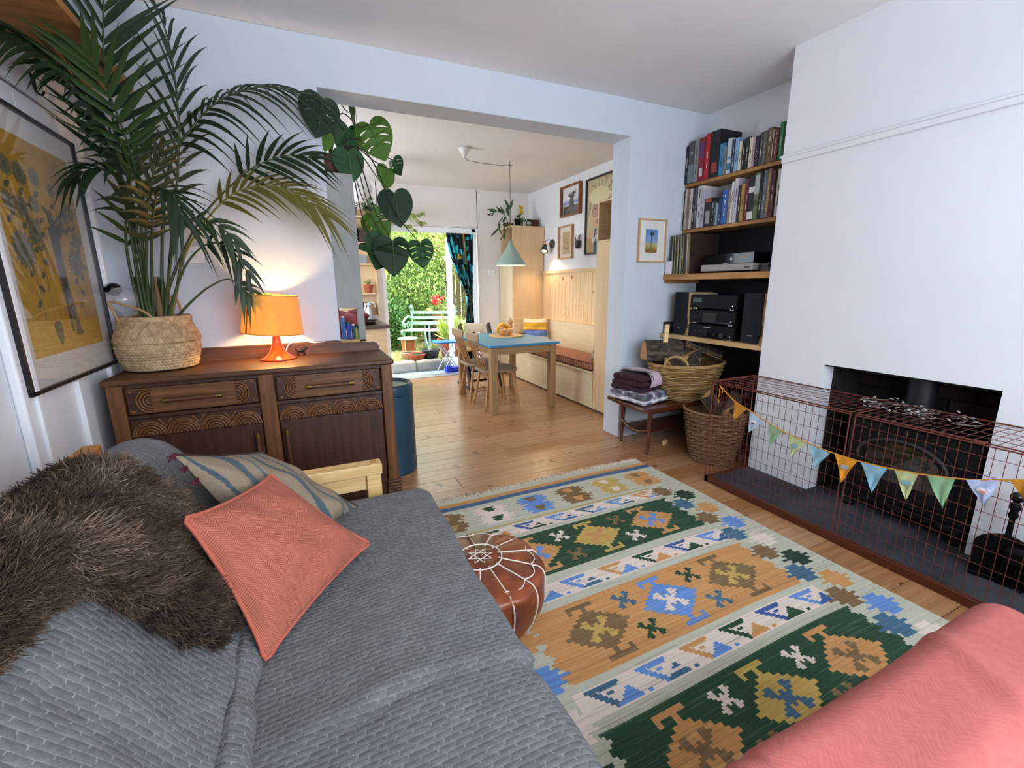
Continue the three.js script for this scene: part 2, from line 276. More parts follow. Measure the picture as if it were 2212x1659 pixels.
// garden door: frame in the wall and a leaf folded out
{ const f = struct('door_2', [box(1.0, 1.06, 0, 2.13, ZF - .16, ZF - .08, .006), box(2.32, 2.38, 0, 2.13, ZF - .16, ZF - .08, .006), box(1.0, 2.38, 2.06, 2.13, ZF - .16, ZF - .08, .006)], mPaintWhite);
  mesh('threshold', box(.98, 2.4, -.02, .012, ZF - .24, ZF - .04, .004), metal(0xb8bcc0, .4), f);
  mesh('reveal_lining', [box(2.378, 2.384, 0, 2.13, ZF - .08, ZF), box(1.0, 2.38, 2.128, 2.134, ZF - .08, ZF)], mPaintWhite, f);
  const L = new THREE.Group(); L.name = 'door_leaf'; L.position.set(2.31, 0, ZF - .15); L.rotation.y = Math.PI / 2 - .28 + Math.PI; // leaf runs from the hinge out into the garden
  L.rotation.y = 0; f.add(L);
  const a = .26, dx = -Math.sin(a), dz = -Math.cos(a), W = .64, bar = (s0, s1, y0, y1) => T(box(s0, s1, y0, y1, -.03, .03, .008), 0, 0, 0, 0, Math.atan2(-dz, dx));
  mesh('leaf_frame', [bar(0, .085, .02, 2.05), bar(W - .085, W, .02, 2.05), bar(.05, W - .05, 1.965, 2.05), bar(.05, W - .05, .02, .14)], mPaintWhite, L);
  mesh('pane', T(box(.08, W - .08, .13, 1.97, -.004, .004), 0, 0, 0, 0, Math.atan2(-dz, dx)), mGlassThin, L);
  const hg = T(merge([box(-.018, .018, -.11, .11, 0, .01, .004), rod([0, 0, .01], [0, 0, .05], .008), rod([0, 0, .045], [-.1, 0, .045], .008)]), W - .04, 1.03, -.062, 0, 0, 0);
  mesh('handle', T(hg, 0, 0, 0, 0, Math.atan2(-dz, dx)), mChrome, L); }
// wall switches
for (const [n, l, p, ax] of [['light_switch', 'white light switch plate on the wall beside the garden door', [2.59, 1.51, ZF], 'z'], ['light_switch', 'white double socket plate on the white wall behind the palm stems', [-.52, 1.515, ZW], 'z']]) {
  const t = thing(n, l, 'switch', p); mesh('plate', box(-.045, .045, -.045, .045, 0, .01, .004), mPaintWhite, t); mesh('rocker', box(-.012, .012, -.02, .02, .008, .014, .002), flat(0xdedfe0, .4), t); }
// ---------- kilim rug ----------
{ const RX0 = .415, RX1 = 2.215, RZ0 = -2.52, RZ1 = .18, K = 620, W = Math.round((RX1 - RX0) * K), H = Math.round((RZ1 - RZ0) * K);
  const C = { sage: '#cbcab4', green: '#24482f', orange: '#d69a5c', mustard: '#d0ae5a', blue: '#6a96da', teal: '#466e8a', white: '#f2dfd0', brown: '#846843', tan: '#b8985f', dkgreen: '#203c2b' };
  const t = canvasTex(W, H, g => {
    const R = rng(77), q = .0125;
    const rect = (x0, z0, x1, z1, c) => { g.fillStyle = C[c] || c; const a = Math.round((x0 - RX0) * K), b = Math.round((z0 - RZ0) * K); g.fillRect(a, b, Math.round((x1 - RX0) * K) - a, Math.round((z1 - RZ0) * K) - b); };
    rect(RX0, RZ0, RX1, RZ1, 'sage');
    const art = (cx, cz, s, c, rows, sx = 1) => rows.forEach((r, j) => { for (let i = 0; i < r.length; i++) if (r[i] === '#') rect(cx + (i - r.length / 2) * s * sx, cz + (j - rows.length / 2) * s, cx + (i + 1 - r.length / 2) * s * sx, cz + (j + 1 - rows.length / 2) * s, c); });
    const CR = ['.##...##.', '###...###', '.##.#.##.', '..#####..', '...###...', '..#####..', '.##.#.##.', '###...###', '.##...##.'];
    const diamond = (cx, cz, hw, hh, c, inner) => {
      const n = 13; for (let j = 0; j < n; j++) { const f = 1 - Math.abs(j - (n - 1) / 2) / (n / 2), w = Math.max(q, Math.round(hw * f / q) * q); rect(cx - w, cz - hh + j * 2 * hh / n, cx + w, cz - hh + (j + 1) * 2 * hh / n, c); }
      rect(cx - .012, cz - hh - .02, cx + .012, cz - hh + .01, c); rect(cx - .075, cz - hh - .036, cx + .05, cz - hh - .015, c); rect(cx - .075, cz - hh - .036, cx - .055, cz - hh + .008, c);
      rect(cx - .012, cz + hh - .01, cx + .012, cz + hh + .02, c); rect(cx - .05, cz + hh + .015, cx + .075, cz + hh + .036, c); rect(cx + .055, cz + hh - .008, cx + .075, cz + hh + .036, c);
      art(cx, cz, .0125, inner, CR, 1.2);
    };
    const zig = (z0, z1, seed) => {   // pale band with stepped hooked triangles, hanging and standing in turn
      rect(.68, z0, 1.95, z1, 'white'); const up = ['teal', 'blue', 'orange', 'green', '#3f5fa0', 'blue'], P = .212, n = 7, m = .007, h = z1 - z0 - 2 * m, sh = h / n; let k = seed;
      for (let x = .7; x < 1.92; x += P, k++) {
        const c = up[k % 6], c2 = up[(k + 5) % 6] === c ? 'green' : up[(k + 5) % 6], R1 = (a, b, y0, y1, col) => { a = Math.max(.69, a); b = Math.min(1.94, b); if (b > a) rect(a, y0, b, y1, col); };
        for (let j = 0; j < n; j++) { const w = .085 * (1 - j / n); R1(x + .02 + j * .012, x + .02 + j * .012 + .03, z0 + m + j * sh, z0 + m + (j + 1) * sh, c); if (j < 5) R1(x + .055 + j * .012, x + .055 + .105 - j * .014, z0 + m + j * sh * .8, z0 + m + (j + 1) * sh * .8, j === 2 ? 'white' : c);
          if (j < 5) R1(x + P * .5 + .055 - .05 + j * .012, x + P * .5 + .055 + .05 - j * .008, z1 - m - (j + 1) * sh * .8, z1 - m - j * sh * .8, j === 2 && hash(k, seed) > .4 ? 'white' : c2); }
        R1(x + .02, x + .17, z0 + m, z0 + m + sh, c); R1(x + P * .5 + .0, x + P * .5 + .14, z1 - m - sh, z1 - m, c2);
        for (let j = 0; j < n; j++) R1(x + .155 + j * .0085, x + .175 + j * .0085, z0 + m + j * sh, z0 + m + (j + 1) * sh, 'white');
      }
    };
    const teeth = (z0, z1, c) => { for (let i = 0, z = z0; z < z1 - .001; z += q, i++) { const o = (Math.abs((i % 5) - 2) - 1) * .014; rect(.695 - o, z, 1.935 + o, Math.min(z1, z + q), c); } };
    const field = (z0, c, sets, crs) => {
      const z1 = z0 + .345; teeth(z0, z1, c); const cz = (z0 + z1) / 2; sets.forEach(([a, b], i) => diamond(1.315 + (i - 1) * .38, cz, .155, .112, a, b));
      crs.forEach((cc, i) => { art(1.315 - .19 + (i % 2) * .38, cz + (i < 2 ? -.088 : .09), .0098, cc, CR, 1.1); });
    };
    const G1 = [[['orange', 'blue'], ['mustard', 'orange'], ['orange', 'blue']], ['white', 'brown', 'brown', 'white']];
    const O1 = [[['brown', 'mustard'], ['blue', 'white'], ['brown', 'mustard']], ['teal', 'green', 'green', 'teal']];
    const G2 = [[['orange', 'brown'], ['mustard', 'teal'], ['orange', 'brown']], ['white', 'white', 'brown', 'brown']];
    // end borders (mirrored at the far end)
    const ends = (Z, s) => {
      const r = (a, b, c, x0 = RX0, x1 = RX1) => rect(x0, Math.min(Z + s * a, Z + s * b), x1, Math.max(Z + s * a, Z + s * b), c);
      r(.045, .085, 'orange'); r(.085, .13, '#46688f'); r(.41, .422, 'mustard', .68, 1.95);
      [['brown', 'tan', .62], ['white', 'green', .896], ['blue', 'brown', 1.18], ['brown', 'orange', 1.46], ['mustard', 'white', 1.75], ['orange', 'brown', 2.02]].forEach(([a, b, x]) => {
        for (let j = 0; j < 14; j++) { const w = .055 + (j % 2) * .02 + .035 * Math.abs(Math.sin(j * .48 + .2)) + (hash(j, x * 100) - .5) * .012; r(.165 + j * .015, .165 + (j + 1) * .015, a, x - w, x + w); }
        for (let j = 0; j < 4; j++) { r(.18 + j * .014, .194 + j * .014, b, x - .045 + j * .008, x + .03 - (j % 2) * .012); r(.30 + j * .014, .314 + j * .014, b, x - .03 + (j % 2) * .012, x + .045 - j * .008); }
      });
    };
    ends(RZ0, 1); ends(RZ1, -1);
    zig(-2.085, -1.99, 3); field(-1.955, 'green', ...G1); zig(-1.555, -1.45, 0); field(-1.405, 'orange', ...O1); zig(-1.03, -.925, 0); field(-.885, 'green', ...G2); zig(-.5, -.4, 2); field(-.36, 'orange', ...O1);
    // side borders: comb motifs
    const bc = ['brown', 'dkgreen', 'teal', 'orange', 'brown', 'blue', 'teal', 'white']; let k = 0;
    for (let z = -2.09; z < -.1; z += .092, k++) for (const s of [1, -1]) {
      const out = k % 2, cx = 1.315 + s * (out ? .79 : .69), c = s > 0 ? bc[k % 8] : bc[(k + 3) % 8];
      for (let j = 0; j < 9; j++) { const w = (.135 - Math.abs(j - 4) * .019) * (j % 2 ? .68 : 1); rect(cx - w * (s > 0 ? .75 : .55), z + j * .013, cx + w * (s > 0 ? .55 : .75), z + (j + 1) * .013, c); }
      rect(cx - .012, z + .02, cx + .012, z + .1, c);
    }
    // weft streaks
    for (let y = 0; y < H; y += 1) { g.fillStyle = R() < .5 ? `rgba(255,250,235,${R() * .10})` : `rgba(30,20,8,${R() * .12})`; const x = R() * W * .8; g.fillRect(R() < .3 ? 0 : x, y, R() < .3 ? W : W * (.1 + R() * .5), 1 + (R() * 2 | 0)); }
    for (let i = 0; i < 2600; i++) { g.fillStyle = R() < .5 ? `rgba(255,245,225,${R() * .16})` : `rgba(40,25,10,${R() * .16})`; g.fillRect(R() * W, R() * H, 20 + R() * 120, 1 + R() * 2); }
  });
  t.flipY = false;
  const bump = tex(128, 128, (u, v) => .5 + .3 * Math.sin(v * 6.283 * 16) + .25 * (hash(u * 128 | 0, v * 128 | 0) - .5), false); bump.repeat.set(36, 54);
  const mRug = S({ map: t, bumpMap: bump, bumpScale: .0012, roughness: .95 });
  const r = thing('rug', 'flat-woven kilim rug with green and orange bands of diamonds on the floor', 'rug', [RX0, 0, RZ0]);
  const w = RX1 - RX0, d = RZ1 - RZ0, rip = (x, z) => .0075 + .002 * Math.sin(x * 3 + z * 2.1) * Math.sin(z * 4.3) + .0012 * Math.sin(x * 9 + 2);
  const top = grid(60, 90, (u, v) => [u * w + .006 * Math.sin(v * 9), rip(u * w, v * d), v * d + .007 * Math.sin(u * 7), u, v]); top.index.array.reverse(); top.computeVertexNormals();
  const rim = (n, f) => grid(n, 1, (u, v) => { const [x, z] = f(u), h = rip(x, z); return [x + (z % d === 0 ? 0 : .006 * Math.sin(z / d * 9)), v * h + .0008, z + .007 * Math.sin(x / w * 7), x / w, z / d]; });
  mesh('weave', [top, rim(60, u => [u * w, 0]), rim(60, u => [u * w, d]), rim(90, u => [0, u * d]), rim(90, u => [w, u * d])], mRug, r, { keep: 1 });
  const R = rng(31), fr = []; for (let i = 0; i < 260; i++) { const x = (i + .5) / 260 * w, L = .035 + R() * .025, a = (R() - .5) * .03, z0 = .007 * Math.sin(x / w * 7); fr.push(tube([[x, .006, z0], [x + a * .4, .006 + R() * .008, z0 - L * .5], [x + a + (R() - .5) * .02, .003, z0 - L]], tt => .0034 - .0012 * tt, 4, 4)); }
  mesh('fringe', fr, flat(0xe8ddc8, .95), r, { kind: 'stuff' });
}
// ---------- sideboard ----------
{ const t = thing('sideboard', 'dark oak sideboard with carved arches and two drawers below the palm', 'sideboard', [0, 0, 0]);
  const zf = -2.57, ring = (cx, cy, r, a0, a1, m = .0062) => T(new THREE.TorusGeometry(r, m, 6, 22, a1 - a0).rotateZ(a0), cx, cy, zf + .001);
  mesh('top', [box(-.875, .432, .902, .93, -3.022, -2.55, .01)], mOak, t);
  mesh('carcass', [box(-.85, .405, .08, .9, -3.02, -2.6), box(-.85, .405, .885, .903, -2.6, zf), box(-.85, .405, .735, .752, -2.6, zf), box(-.85, .405, .08, .12, -2.6, zf)], mOakDark, t);
  for (const [a, b] of [[-.862, -.802], [-.256, -.182], [.357, .418]]) mesh('stile', box(a, b, .1, .903, -2.66, zf + .012, .008), mOakMid, t, { rot: 1 });
  for (const [a, b] of [[-.868, -.795], [.35, .426]]) mesh('foot', [box(a, b, 0, .125, -2.67, zf + .02, .005), ...[0, 1, 2, 3].map(i => box(a - .003, b + .003, .125 + i * .02, .141 + i * .02, -2.67, zf + .022, .006))], mOak, t);
  mesh('backboard', T(extrude([[-.85, .93], [.415, .93], [.418, .95], [.405, .972], [.38, .981], [.2, .984], [.19, .995], [.17, 1.002], [-.85, 1.002]], .016, .003), 0, 0, -3.018), mOak, t);
  const handle = (len) => [T(cyl(.0105, .0105, len - .03, 10), 0, -len / 2 + .015, .028)], caps = len => [-1, 1].map(s => T(cyl(.0118, .0118, .024, 12), 0, s * (len / 2 - .011) - .011, .028)), posts = len => [-1, 1].map(s => rod([0, s * (len / 2 - .02), 0], [0, s * (len / 2 - .02), .03], .006));
  for (const [a, b] of [[-.8, -.258], [-.18, .355]]) {
    const dr = mesh('drawer', box(a + .006, b - .006, .758, .882, -2.6, zf + .004, .004), mOakMid, t);
    for (const s of [0, 1]) { const x = s ? b - .01 : a + .01, c = s ? x - .088 : x + .088, f = s ? 1 : -1;   // quarter-round fans at the drawer ends
      mesh('carved_ground', box(Math.min(x, c), Math.max(x, c), .762, .878, zf, zf + .006, .002), mOakDark, dr); mesh('carved_fan', [...[.016, .03, .043, .056].map(r => T(ring(c, .82, r, f > 0 ? -Math.PI / 2 : Math.PI / 2, f > 0 ? Math.PI / 2 : Math.PI * 1.5), 0, 0, .007)), ...[.773, .867].map(y => T(new THREE.SphereGeometry(.01, 8, 6).scale(1, .7, .5), x - f * .014, y, zf + .007))], mOakMid, dr); }
    const len = .235, cx = (a + b) / 2 + .0, G = (arr) => arr.map(g => T(g, cx, .82, zf + .004, 0, 0, Math.PI / 2).translate(0, 0, 0));
    const H = mesh('handle', G([...handle(len), ...posts(len)]), mOak, dr); G(caps(len)).forEach(g => mesh('brass_cap', g, mBrass, dr));
    const n = 4, w = (b - a - .006) / n, band = mesh('carved_frieze', box(a + .003, b - .003, .648, .732, -2.6, zf + .001), mOakDark, t);
    for (let i = 0; i < n; i++) { const cx = a + .003 + (i + .5) * w; mesh('carved_arch', [.014, .028, .042, .055, .066].map(r => T(ring(cx, .65, Math.min(r, w / 2 - .002), 0, Math.PI), 0, 0, .001)), mOakMid, band);
      if (i < n - 1) mesh('carved_wedge', [beam([cx + w / 2, .69, zf + .003], [cx + w / 2 - .026, .728, zf + .003], .009, .008, .002), beam([cx + w / 2, .69, zf + .003], [cx + w / 2 + .026, .728, zf + .003], .009, .008, .002)], mOakMid, band); }
    const door = mesh('door', box(a + .004, b - .004, .124, .644, -2.6, zf - .002, .003), mOakDark, t, { rot: 1 }), hxp = a < -.5 ? b - .028 : a + .03;
    const HH = mesh('handle', [...handle(.2), ...posts(.2)].map(g => T(g, hxp, .5, zf)), mOak, door); caps(.2).forEach(g => mesh('brass_cap', T(g, hxp, .5, zf), mBrass, door));
  }
}
// ---------- poster on the door ----------
{ const pt = canvasTex(560, 770, (g, w, h) => {
    const R = rng(4); g.fillStyle = '#b48a2c'; g.fillRect(0, 0, w, h);
    for (let i = 0; i < 900; i++) { g.fillStyle = `rgba(${R() < .5 ? '225,178,60' : '95,80,45'},${.03 + R() * .07})`; g.beginPath(); g.ellipse(R() * w, R() * h * .82, 6 + R() * 40, 3 + R() * 22, R() * 3, 0, 7); g.fill(); }
    g.fillStyle = '#c09430'; g.fillRect(0, h * .86, w, h * .14);
    for (let i = 0; i < 60; i++) { g.fillStyle = `rgba(80,62,24,${.06 + R() * .1})`; g.fillRect(R() * w, h * (.86 + R() * .13), 20 + R() * 120, 1 + R() * 2); }
    const flower = (x, y, r) => { g.fillStyle = '#5f5c4c'; for (let k = 0; k < 17; k++) { const a = k / 17 * 6.283; g.beginPath(); g.ellipse(x + Math.cos(a) * r * .7, y + Math.sin(a) * r * .7, r * .42, r * .13, a, 0, 7); g.fill(); } g.fillStyle = '#6f6b58'; g.beginPath(); g.arc(x, y, r * .62, 0, 7); g.fill(); g.fillStyle = '#57543f'; g.beginPath(); g.arc(x, y, r * .35, 0, 7); g.fill(); };
    const stem = (x, y, y2, b) => { g.strokeStyle = '#6b6140'; g.lineWidth = 5; g.beginPath(); g.moveTo(x, y); g.quadraticCurveTo(x + b, (y + y2) / 2, x + b * .5, y2); g.stroke(); g.fillStyle = '#4f4c38'; for (let k = 0; k < 3; k++) { const yy = lerp(y, y2, .3 + .22 * k), s = k % 2 ? 1 : -1; g.beginPath(); g.ellipse(x + b * .6 + s * 20, yy, 19, 10, s * .6, 0, 7); g.fill(); } };
    [[90, 120, 34], [170, 130, 40], [265, 125, 34], [370, 150, 26], [470, 130, 28], [60, 235, 34], [140, 250, 40], [225, 225, 30], [440, 240, 30], [510, 220, 24], [190, 325, 44], [500, 330, 34]].forEach(f => { stem(f[0], f[1], f[1] + 210, 8); flower(...f); });
    stem(90, 400, 650, 60); flower(90, 395, 64); stem(450, 430, 660, -10); flower(450, 425, 56);
    g.fillStyle = '#3d3c34'; g.beginPath(); g.ellipse(318, 262, 24, 30, 0, 0, 7); g.fill();          // standing figure raising a long tube
    g.beginPath(); g.moveTo(280, 300); g.lineTo(350, 285); g.lineTo(405, 262); g.lineTo(418, 296); g.lineTo(360, 335); g.lineTo(346, 410); g.lineTo(290, 410); g.closePath(); g.fill();
    g.strokeStyle = '#46433a'; g.lineWidth = 13; g.beginPath(); g.moveTo(300, 300); g.lineTo(495, 190); g.stroke();
    g.fillStyle = '#5b5a55'; g.fillRect(290, 405, 60, 110); g.fillStyle = '#4d4c48'; g.beginPath(); g.moveTo(292, 510); g.lineTo(352, 510); g.lineTo(378, 700); g.lineTo(336, 700); g.lineTo(322, 560); g.lineTo(318, 700); g.lineTo(300, 700); g.closePath(); g.fill();
    g.fillStyle = '#35332b'; g.beginPath(); g.ellipse(360, 708, 34, 11, 0, 0, 7); g.fill();
    g.fillStyle = '#4c4a38'; g.beginPath(); g.moveTo(168, 660); g.quadraticCurveTo(200, 640, 226, 664); g.quadraticCurveTo(232, 716, 200, 748); g.quadraticCurveTo(166, 712, 168, 660); g.fill();
  });
  const t = thing('framed_poster', 'tall black-framed yellow poster of sunflowers and a figure, hung on the white door', 'poster', [XL + .01, 0, 0]);
  const z0 = -2.872, z1 = -2.062, y0 = .972, y1 = 1.99, mF = flat(0x0a0a12, .35);
  for (const [n, g] of [['frame_bar', box(0, .034, y0, y1, z0, z0 + .014)], ['frame_bar', box(0, .034, y0, y1, z1 - .014, z1)], ['frame_bar', box(0, .034, y0, y0 + .014, z0, z1)], ['frame_bar', box(0, .034, y1 - .014, y1, z0, z1)]]) mesh(n, g, mF, t);
  mesh('mount', box(.004, .02, y0 + .01, y1 - .01, z0 + .01, z1 - .01), flat(0xd8d3cd, .8), t);
  const pg = grid(1, 1, (u, v) => [.0215, lerp(y0 + .12, y1 - .1, v), lerp(z1 - .1, z0 + .1, u)]); mesh('print', pg, S({ map: pt, roughness: .7 }), t, { keep: 1 });
  mesh('glazing', box(.027, .029, y0 + .012, y1 - .012, z0 + .012, z1 - .012), mGlassThin, t);
  const hk = thing('picture_hook', 'small dark iron hook above the yellow poster', 'hook', [XL + .02, 2.16, -2.655]); mesh('plate', T(extrude([[-.018, .03], [.014, .018], [.01, -.012], [-.006, -.016]], .004, .001), 0, 0, 0, 0, Math.PI / 2), mIron, hk); mesh('hook_curl', tube([[.004, -.012, 0], [.006, -.034, 0], [.02, -.044, 0], [.03, -.03, 0]], .0045, 14, 6), mIron, hk);
}
tag(mesh('wall_shelf', extrude((() => { const s = new THREE.Shape(); s.moveTo(XL + .004, 1.4); s.lineTo(XL + .276, 1.4); s.lineTo(XL + .276, 2.98); s.quadraticCurveTo(XL + .276, 3.016, XL + .24, 3.016); s.lineTo(XL + .004, 3.016); s.closePath(); return s; })(), .026, .002).rotateX(-Math.PI / 2).translate(0, 2.282, 0), S({ map: woodTex(90, 0x8a5a28, 0xb9834a, { size: [1.1, .4], rings: 4 }), roughness: .6 })), 'broad orange-brown wooden shelf high on the left wall above the poster', 'shelf');
// ---------- seagrass basket ----------
const PX = -.705, PZ = -2.855;
{ const t = thing('seagrass_basket', 'woven seagrass belly basket holding the palm on the sideboard', 'basket', [PX, .931, PZ]);
  const prof = [[.001, 0], [.12, .001], [.15, .006]]; for (let i = 0; i <= 110; i++) { const f = i / 110, y = .008 + f * .262; let r = f < .42 ? lerp(.155, .178, Math.sin(f / .42 * 1.5)) : f < .5 ? .182 - .002 * Math.sin((f - .42) / .08 * 3.1) * 4 : lerp(.182, .152, sstep(.5, .92, f)); r += .0022 * Math.abs(Math.sin(f * 20 * Math.PI / 1)) - (Math.abs(f - .5) < .012 ? .008 : 0); prof.push([r, y]); }
  prof.push([.146, .272], [.141, .262], [.15, .2], [.16, .1]);
  const g = lathe(prof, 64), p = g.attributes.position; for (let i = 0; i < p.count; i++) { const a = Math.atan2(p.getZ(i), p.getX(i)), y = p.getY(i), k = 1 + .018 * Math.sin(a * 3 + y * 9) * sstep(.02, .2, y) + .02 * sstep(.05, .15, y) * Math.cos(a * 2); p.setX(i, p.getX(i) * k); p.setZ(i, p.getZ(i) * k * (1 - .05 * sstep(.1, .27, y))); } g.computeVertexNormals();
  const br = tex(256, 256, (u, v) => { const row = v * 16 | 0, q = (v * 16 % 1), x = u * 24 + (row % 2) * .5; const d = Math.abs(((x + (q - .5) * .9) % 1 + 1) % 1 - .5) * 2; return clamp(.25 + .75 * (1 - d * d) * Math.sin(q * Math.PI)); }, false); br.repeat.set(3, 1.2);
  const bc = tex(256, 256, (u, v) => { const row = v * 16 | 0, q = (v * 16 % 1), x = u * 24 + (row % 2) * .5, d = Math.abs(((x + (q - .5) * .9) % 1 + 1) % 1 - .5) * 2, n = vnoise(x | 0, row, 24, 16), m = fbm(u * 6, v * 6, 6, 6, 3); return mix3([.56, .46, .33], [.86, .76, .58], clamp(.25 + .5 * n + .4 * m - .25 * d)); }); bc.repeat.set(3, 1.2);
  const mSea = S({ map: bc, bumpMap: br, bumpScale: .004, roughness: .95, side: ds });
  mesh('body', g, mSea, t, { keep: 1 });
  const mRope = S({ color: 0xb08d62, roughness: .95 });
  mesh('handle', tube([[-.11, .25, .115], [-.125, .30, .11], [-.14, .345, .09], [-.06, .325, .125], [.0, .3, .15], [.03, .27, .155]], .006, 30, 6), mRope, t);
  mesh('handle', tube([[.02, .25, -.1], [.03, .32, -.11], [.07, .365, -.12], [.09, .33, -.11], [.1, .25, -.09]], .006, 30, 6), mRope, t);
  const gl = thing('glass_globe', 'clear glass watering globe beside the black door knob', 'globe', [PX - .1, 1.18, PZ + .03]);
  mesh('bulb', lathe([[0, .165], [.03, .16], [.055, .14], [.066, .11], [.06, .075], [.035, .045], [.016, .03], [.009, 0], [.008, -.08]], 28), PH({ color: 0xf4f4f6, transmission: .85, thickness: 0, roughness: .12 }), gl);
}
// ---------- palm ----------
{ const t = thing('kentia_palm', 'tall kentia palm with arching dark fronds in the seagrass basket', 'plant', [PX, .935, PZ]);
  mesh('nursery_pot', lathe([[0, 0.01], [.1, .01], [.122, .235], [.128, .235], [.128, .225]], 28), mBlack, t);
  mesh('soil', T(new THREE.CircleGeometry(.121, 24), 0, .215, 0, -Math.PI / 2), mSoil, t);
  const R = rng(17), O = V(PX, .935, PZ);
  // frond: rachis points (world), leaflet length, count, start of leaflets, material
  const fronds = [
    [[[-.66,1.15,-2.86],[-0.6,1.45,-2.845],[-0.493,1.934,-2.840],[-0.450,2.201,-2.800],[-0.439,2.461,-2.720],[-0.466,2.561,-2.660],[-0.481,2.64,-2.600]], 0.27, 13, 0.42, mPalm, 0.85, [1,.1,.3]],
    [[[-.67,1.15,-2.85],[-0.628,1.481,-2.850],[-0.540,1.895,-2.840],[-0.393,2.121,-2.820],[-0.263,2.240,-2.800],[-0.065,2.325,-2.800],[0.151,2.326,-2.820]], 0.235, 14, 0.55, mPalm, 0.25, [.0,.8,.6]],
    [[[-.72,1.15,-2.84],[-0.709,1.390,-2.820],[-0.704,1.895,-2.750],[-0.677,2.075,-2.680],[-0.651,2.253,-2.600],[-0.599,2.436,-2.520],[-0.557,2.563,-2.460]], 0.25, 12, 0.5, mPalm, 1.15, [.1,.15,1]],
    [[[-.73,1.15,-2.83],[-0.727,1.390,-2.820],[-0.706,1.880,-2.720],[-0.724,2.033,-2.620],[-0.745,2.142,-2.500],[-0.795,2.193,-2.380],[-0.835,2.199,-2.280]], 0.2, 13, 0.55, mPalm, 0.6, [.9,.5,.2]],
    [[[-.71,1.15,-2.83],[-0.695,1.389,-2.800],[-0.633,1.874,-2.680],[-0.628,2.015,-2.580],[-0.634,2.136,-2.480],[-0.651,2.213,-2.400]], 0.2, 7, 0.66, mPalm2, 1.1, [.2,.1,1]],
    [[[-.67,1.15,-2.87],[-0.642,1.297,-2.880],[-0.454,1.672,-2.900],[-0.284,1.864,-2.900],[-0.141,1.974,-2.880],[0.020,2.030,-2.860],[0.12,2.02,-2.840]], 0.19, 7, 0.7, mPalm, 0.85, [0,.5,.9]],
    [[[-.65,1.15,-2.86],[-0.599,1.297,-2.860],[-0.533,1.496,-2.850],[-0.321,1.769,-2.820],[-0.193,1.841,-2.800],[-0.021,1.843,-2.780],[0.159,1.718,-2.760]], 0.2, 12, 0.55, mPalmGold, 0.75, [0,.75,.65]],
    [[[-.66,1.15,-2.84],[-0.629,1.298,-2.820],[-0.527,1.587,-2.760],[-0.429,1.666,-2.740],[-0.341,1.633,-2.720],[-0.270,1.549,-2.700]], 0.1, 5, 0.66, mPalm2, 0.5, [0,.6,.8]],
    [[[-.66,1.15,-2.85],[-0.621,1.251,-2.840],[-0.502,1.480,-2.800],[-0.386,1.560,-2.760],[-0.308,1.525,-2.740],[-0.245,1.405,-2.720]], 0.1, 4, 0.66, mPalm, 0.4, [0,.6,.8]],
    [[[-.65,1.14,-2.82],[-0.626,1.159,-2.800],[-0.529,1.262,-2.780],[-0.425,1.346,-2.760],[-0.339,1.380,-2.760],[-0.274,1.321,-2.760],[-0.242,1.267,-2.760]], 0.085, 3, 0.8, mPalm2, 0.5, [0,.6,.8]],
    [[[-.7,1.15,-2.82],[-0.681,1.300,-2.800],[-0.602,1.661,-2.700],[-0.545,1.776,-2.640],[-0.489,1.749,-2.580],[-0.456,1.647,-2.540]], 0.17, 9, 0.55, mPalm, 0.4, [.5,.6,.6]],
    [[[-.73,1.15,-2.82],[-0.729,1.345,-2.800],[-0.702,1.739,-2.720],[-0.708,1.829,-2.660],[-0.751,1.837,-2.600],[-0.817,1.784,-2.550]], 0.14, 8, 0.6, mPalm, 0.5, [.2,.9,.4]],
    [[[-.74,1.15,-2.83],[-0.753,1.345,-2.820],[-0.740,1.561,-2.780],[-0.698,1.723,-2.740],[-0.649,1.857,-2.700],[-0.593,1.987,-2.660]], 0.15, 7, 0.45, mPalm2, 1.0, [.8,.1,.6]],
    [[[-.7,1.15,-2.82],[-0.699,1.300,-2.800],[-0.652,1.560,-2.740],[-0.614,1.721,-2.700],[-0.566,1.837,-2.660],[-0.509,1.929,-2.620]], 0.15, 7, 0.5, mPalm, 0.9, [.8,.1,.6]],
    [[[-.72,1.15,-2.83],[-0.709,1.390,-2.820],[-0.683,1.917,-2.720],[-0.720,2.062,-2.600],[-0.745,2.142,-2.500],[-0.776,2.146,-2.440]], 0.2, 10, 0.6, mPalm, 0.6, [.5,.7,.5]]];
  const bladeG = (P, dir, up, L, w, droop) => grid(2, 7, (u, v) => {
    const side = dir.clone().cross(up).normalize(), c = P.clone().addScaledVector(dir, L * v).add(V(0, -droop * L * v * v * .8, 0)), k = w * Math.sin(Math.PI * Math.pow(clamp(v * .96 + .04), .55)) * (1 - v * v * .3), x = (u - .5) * 2;
    c.addScaledVector(side, x * k).addScaledVector(up, Math.abs(x) * k * .35); return [c.x - O.x, c.y - O.y, c.z - O.z];
  });
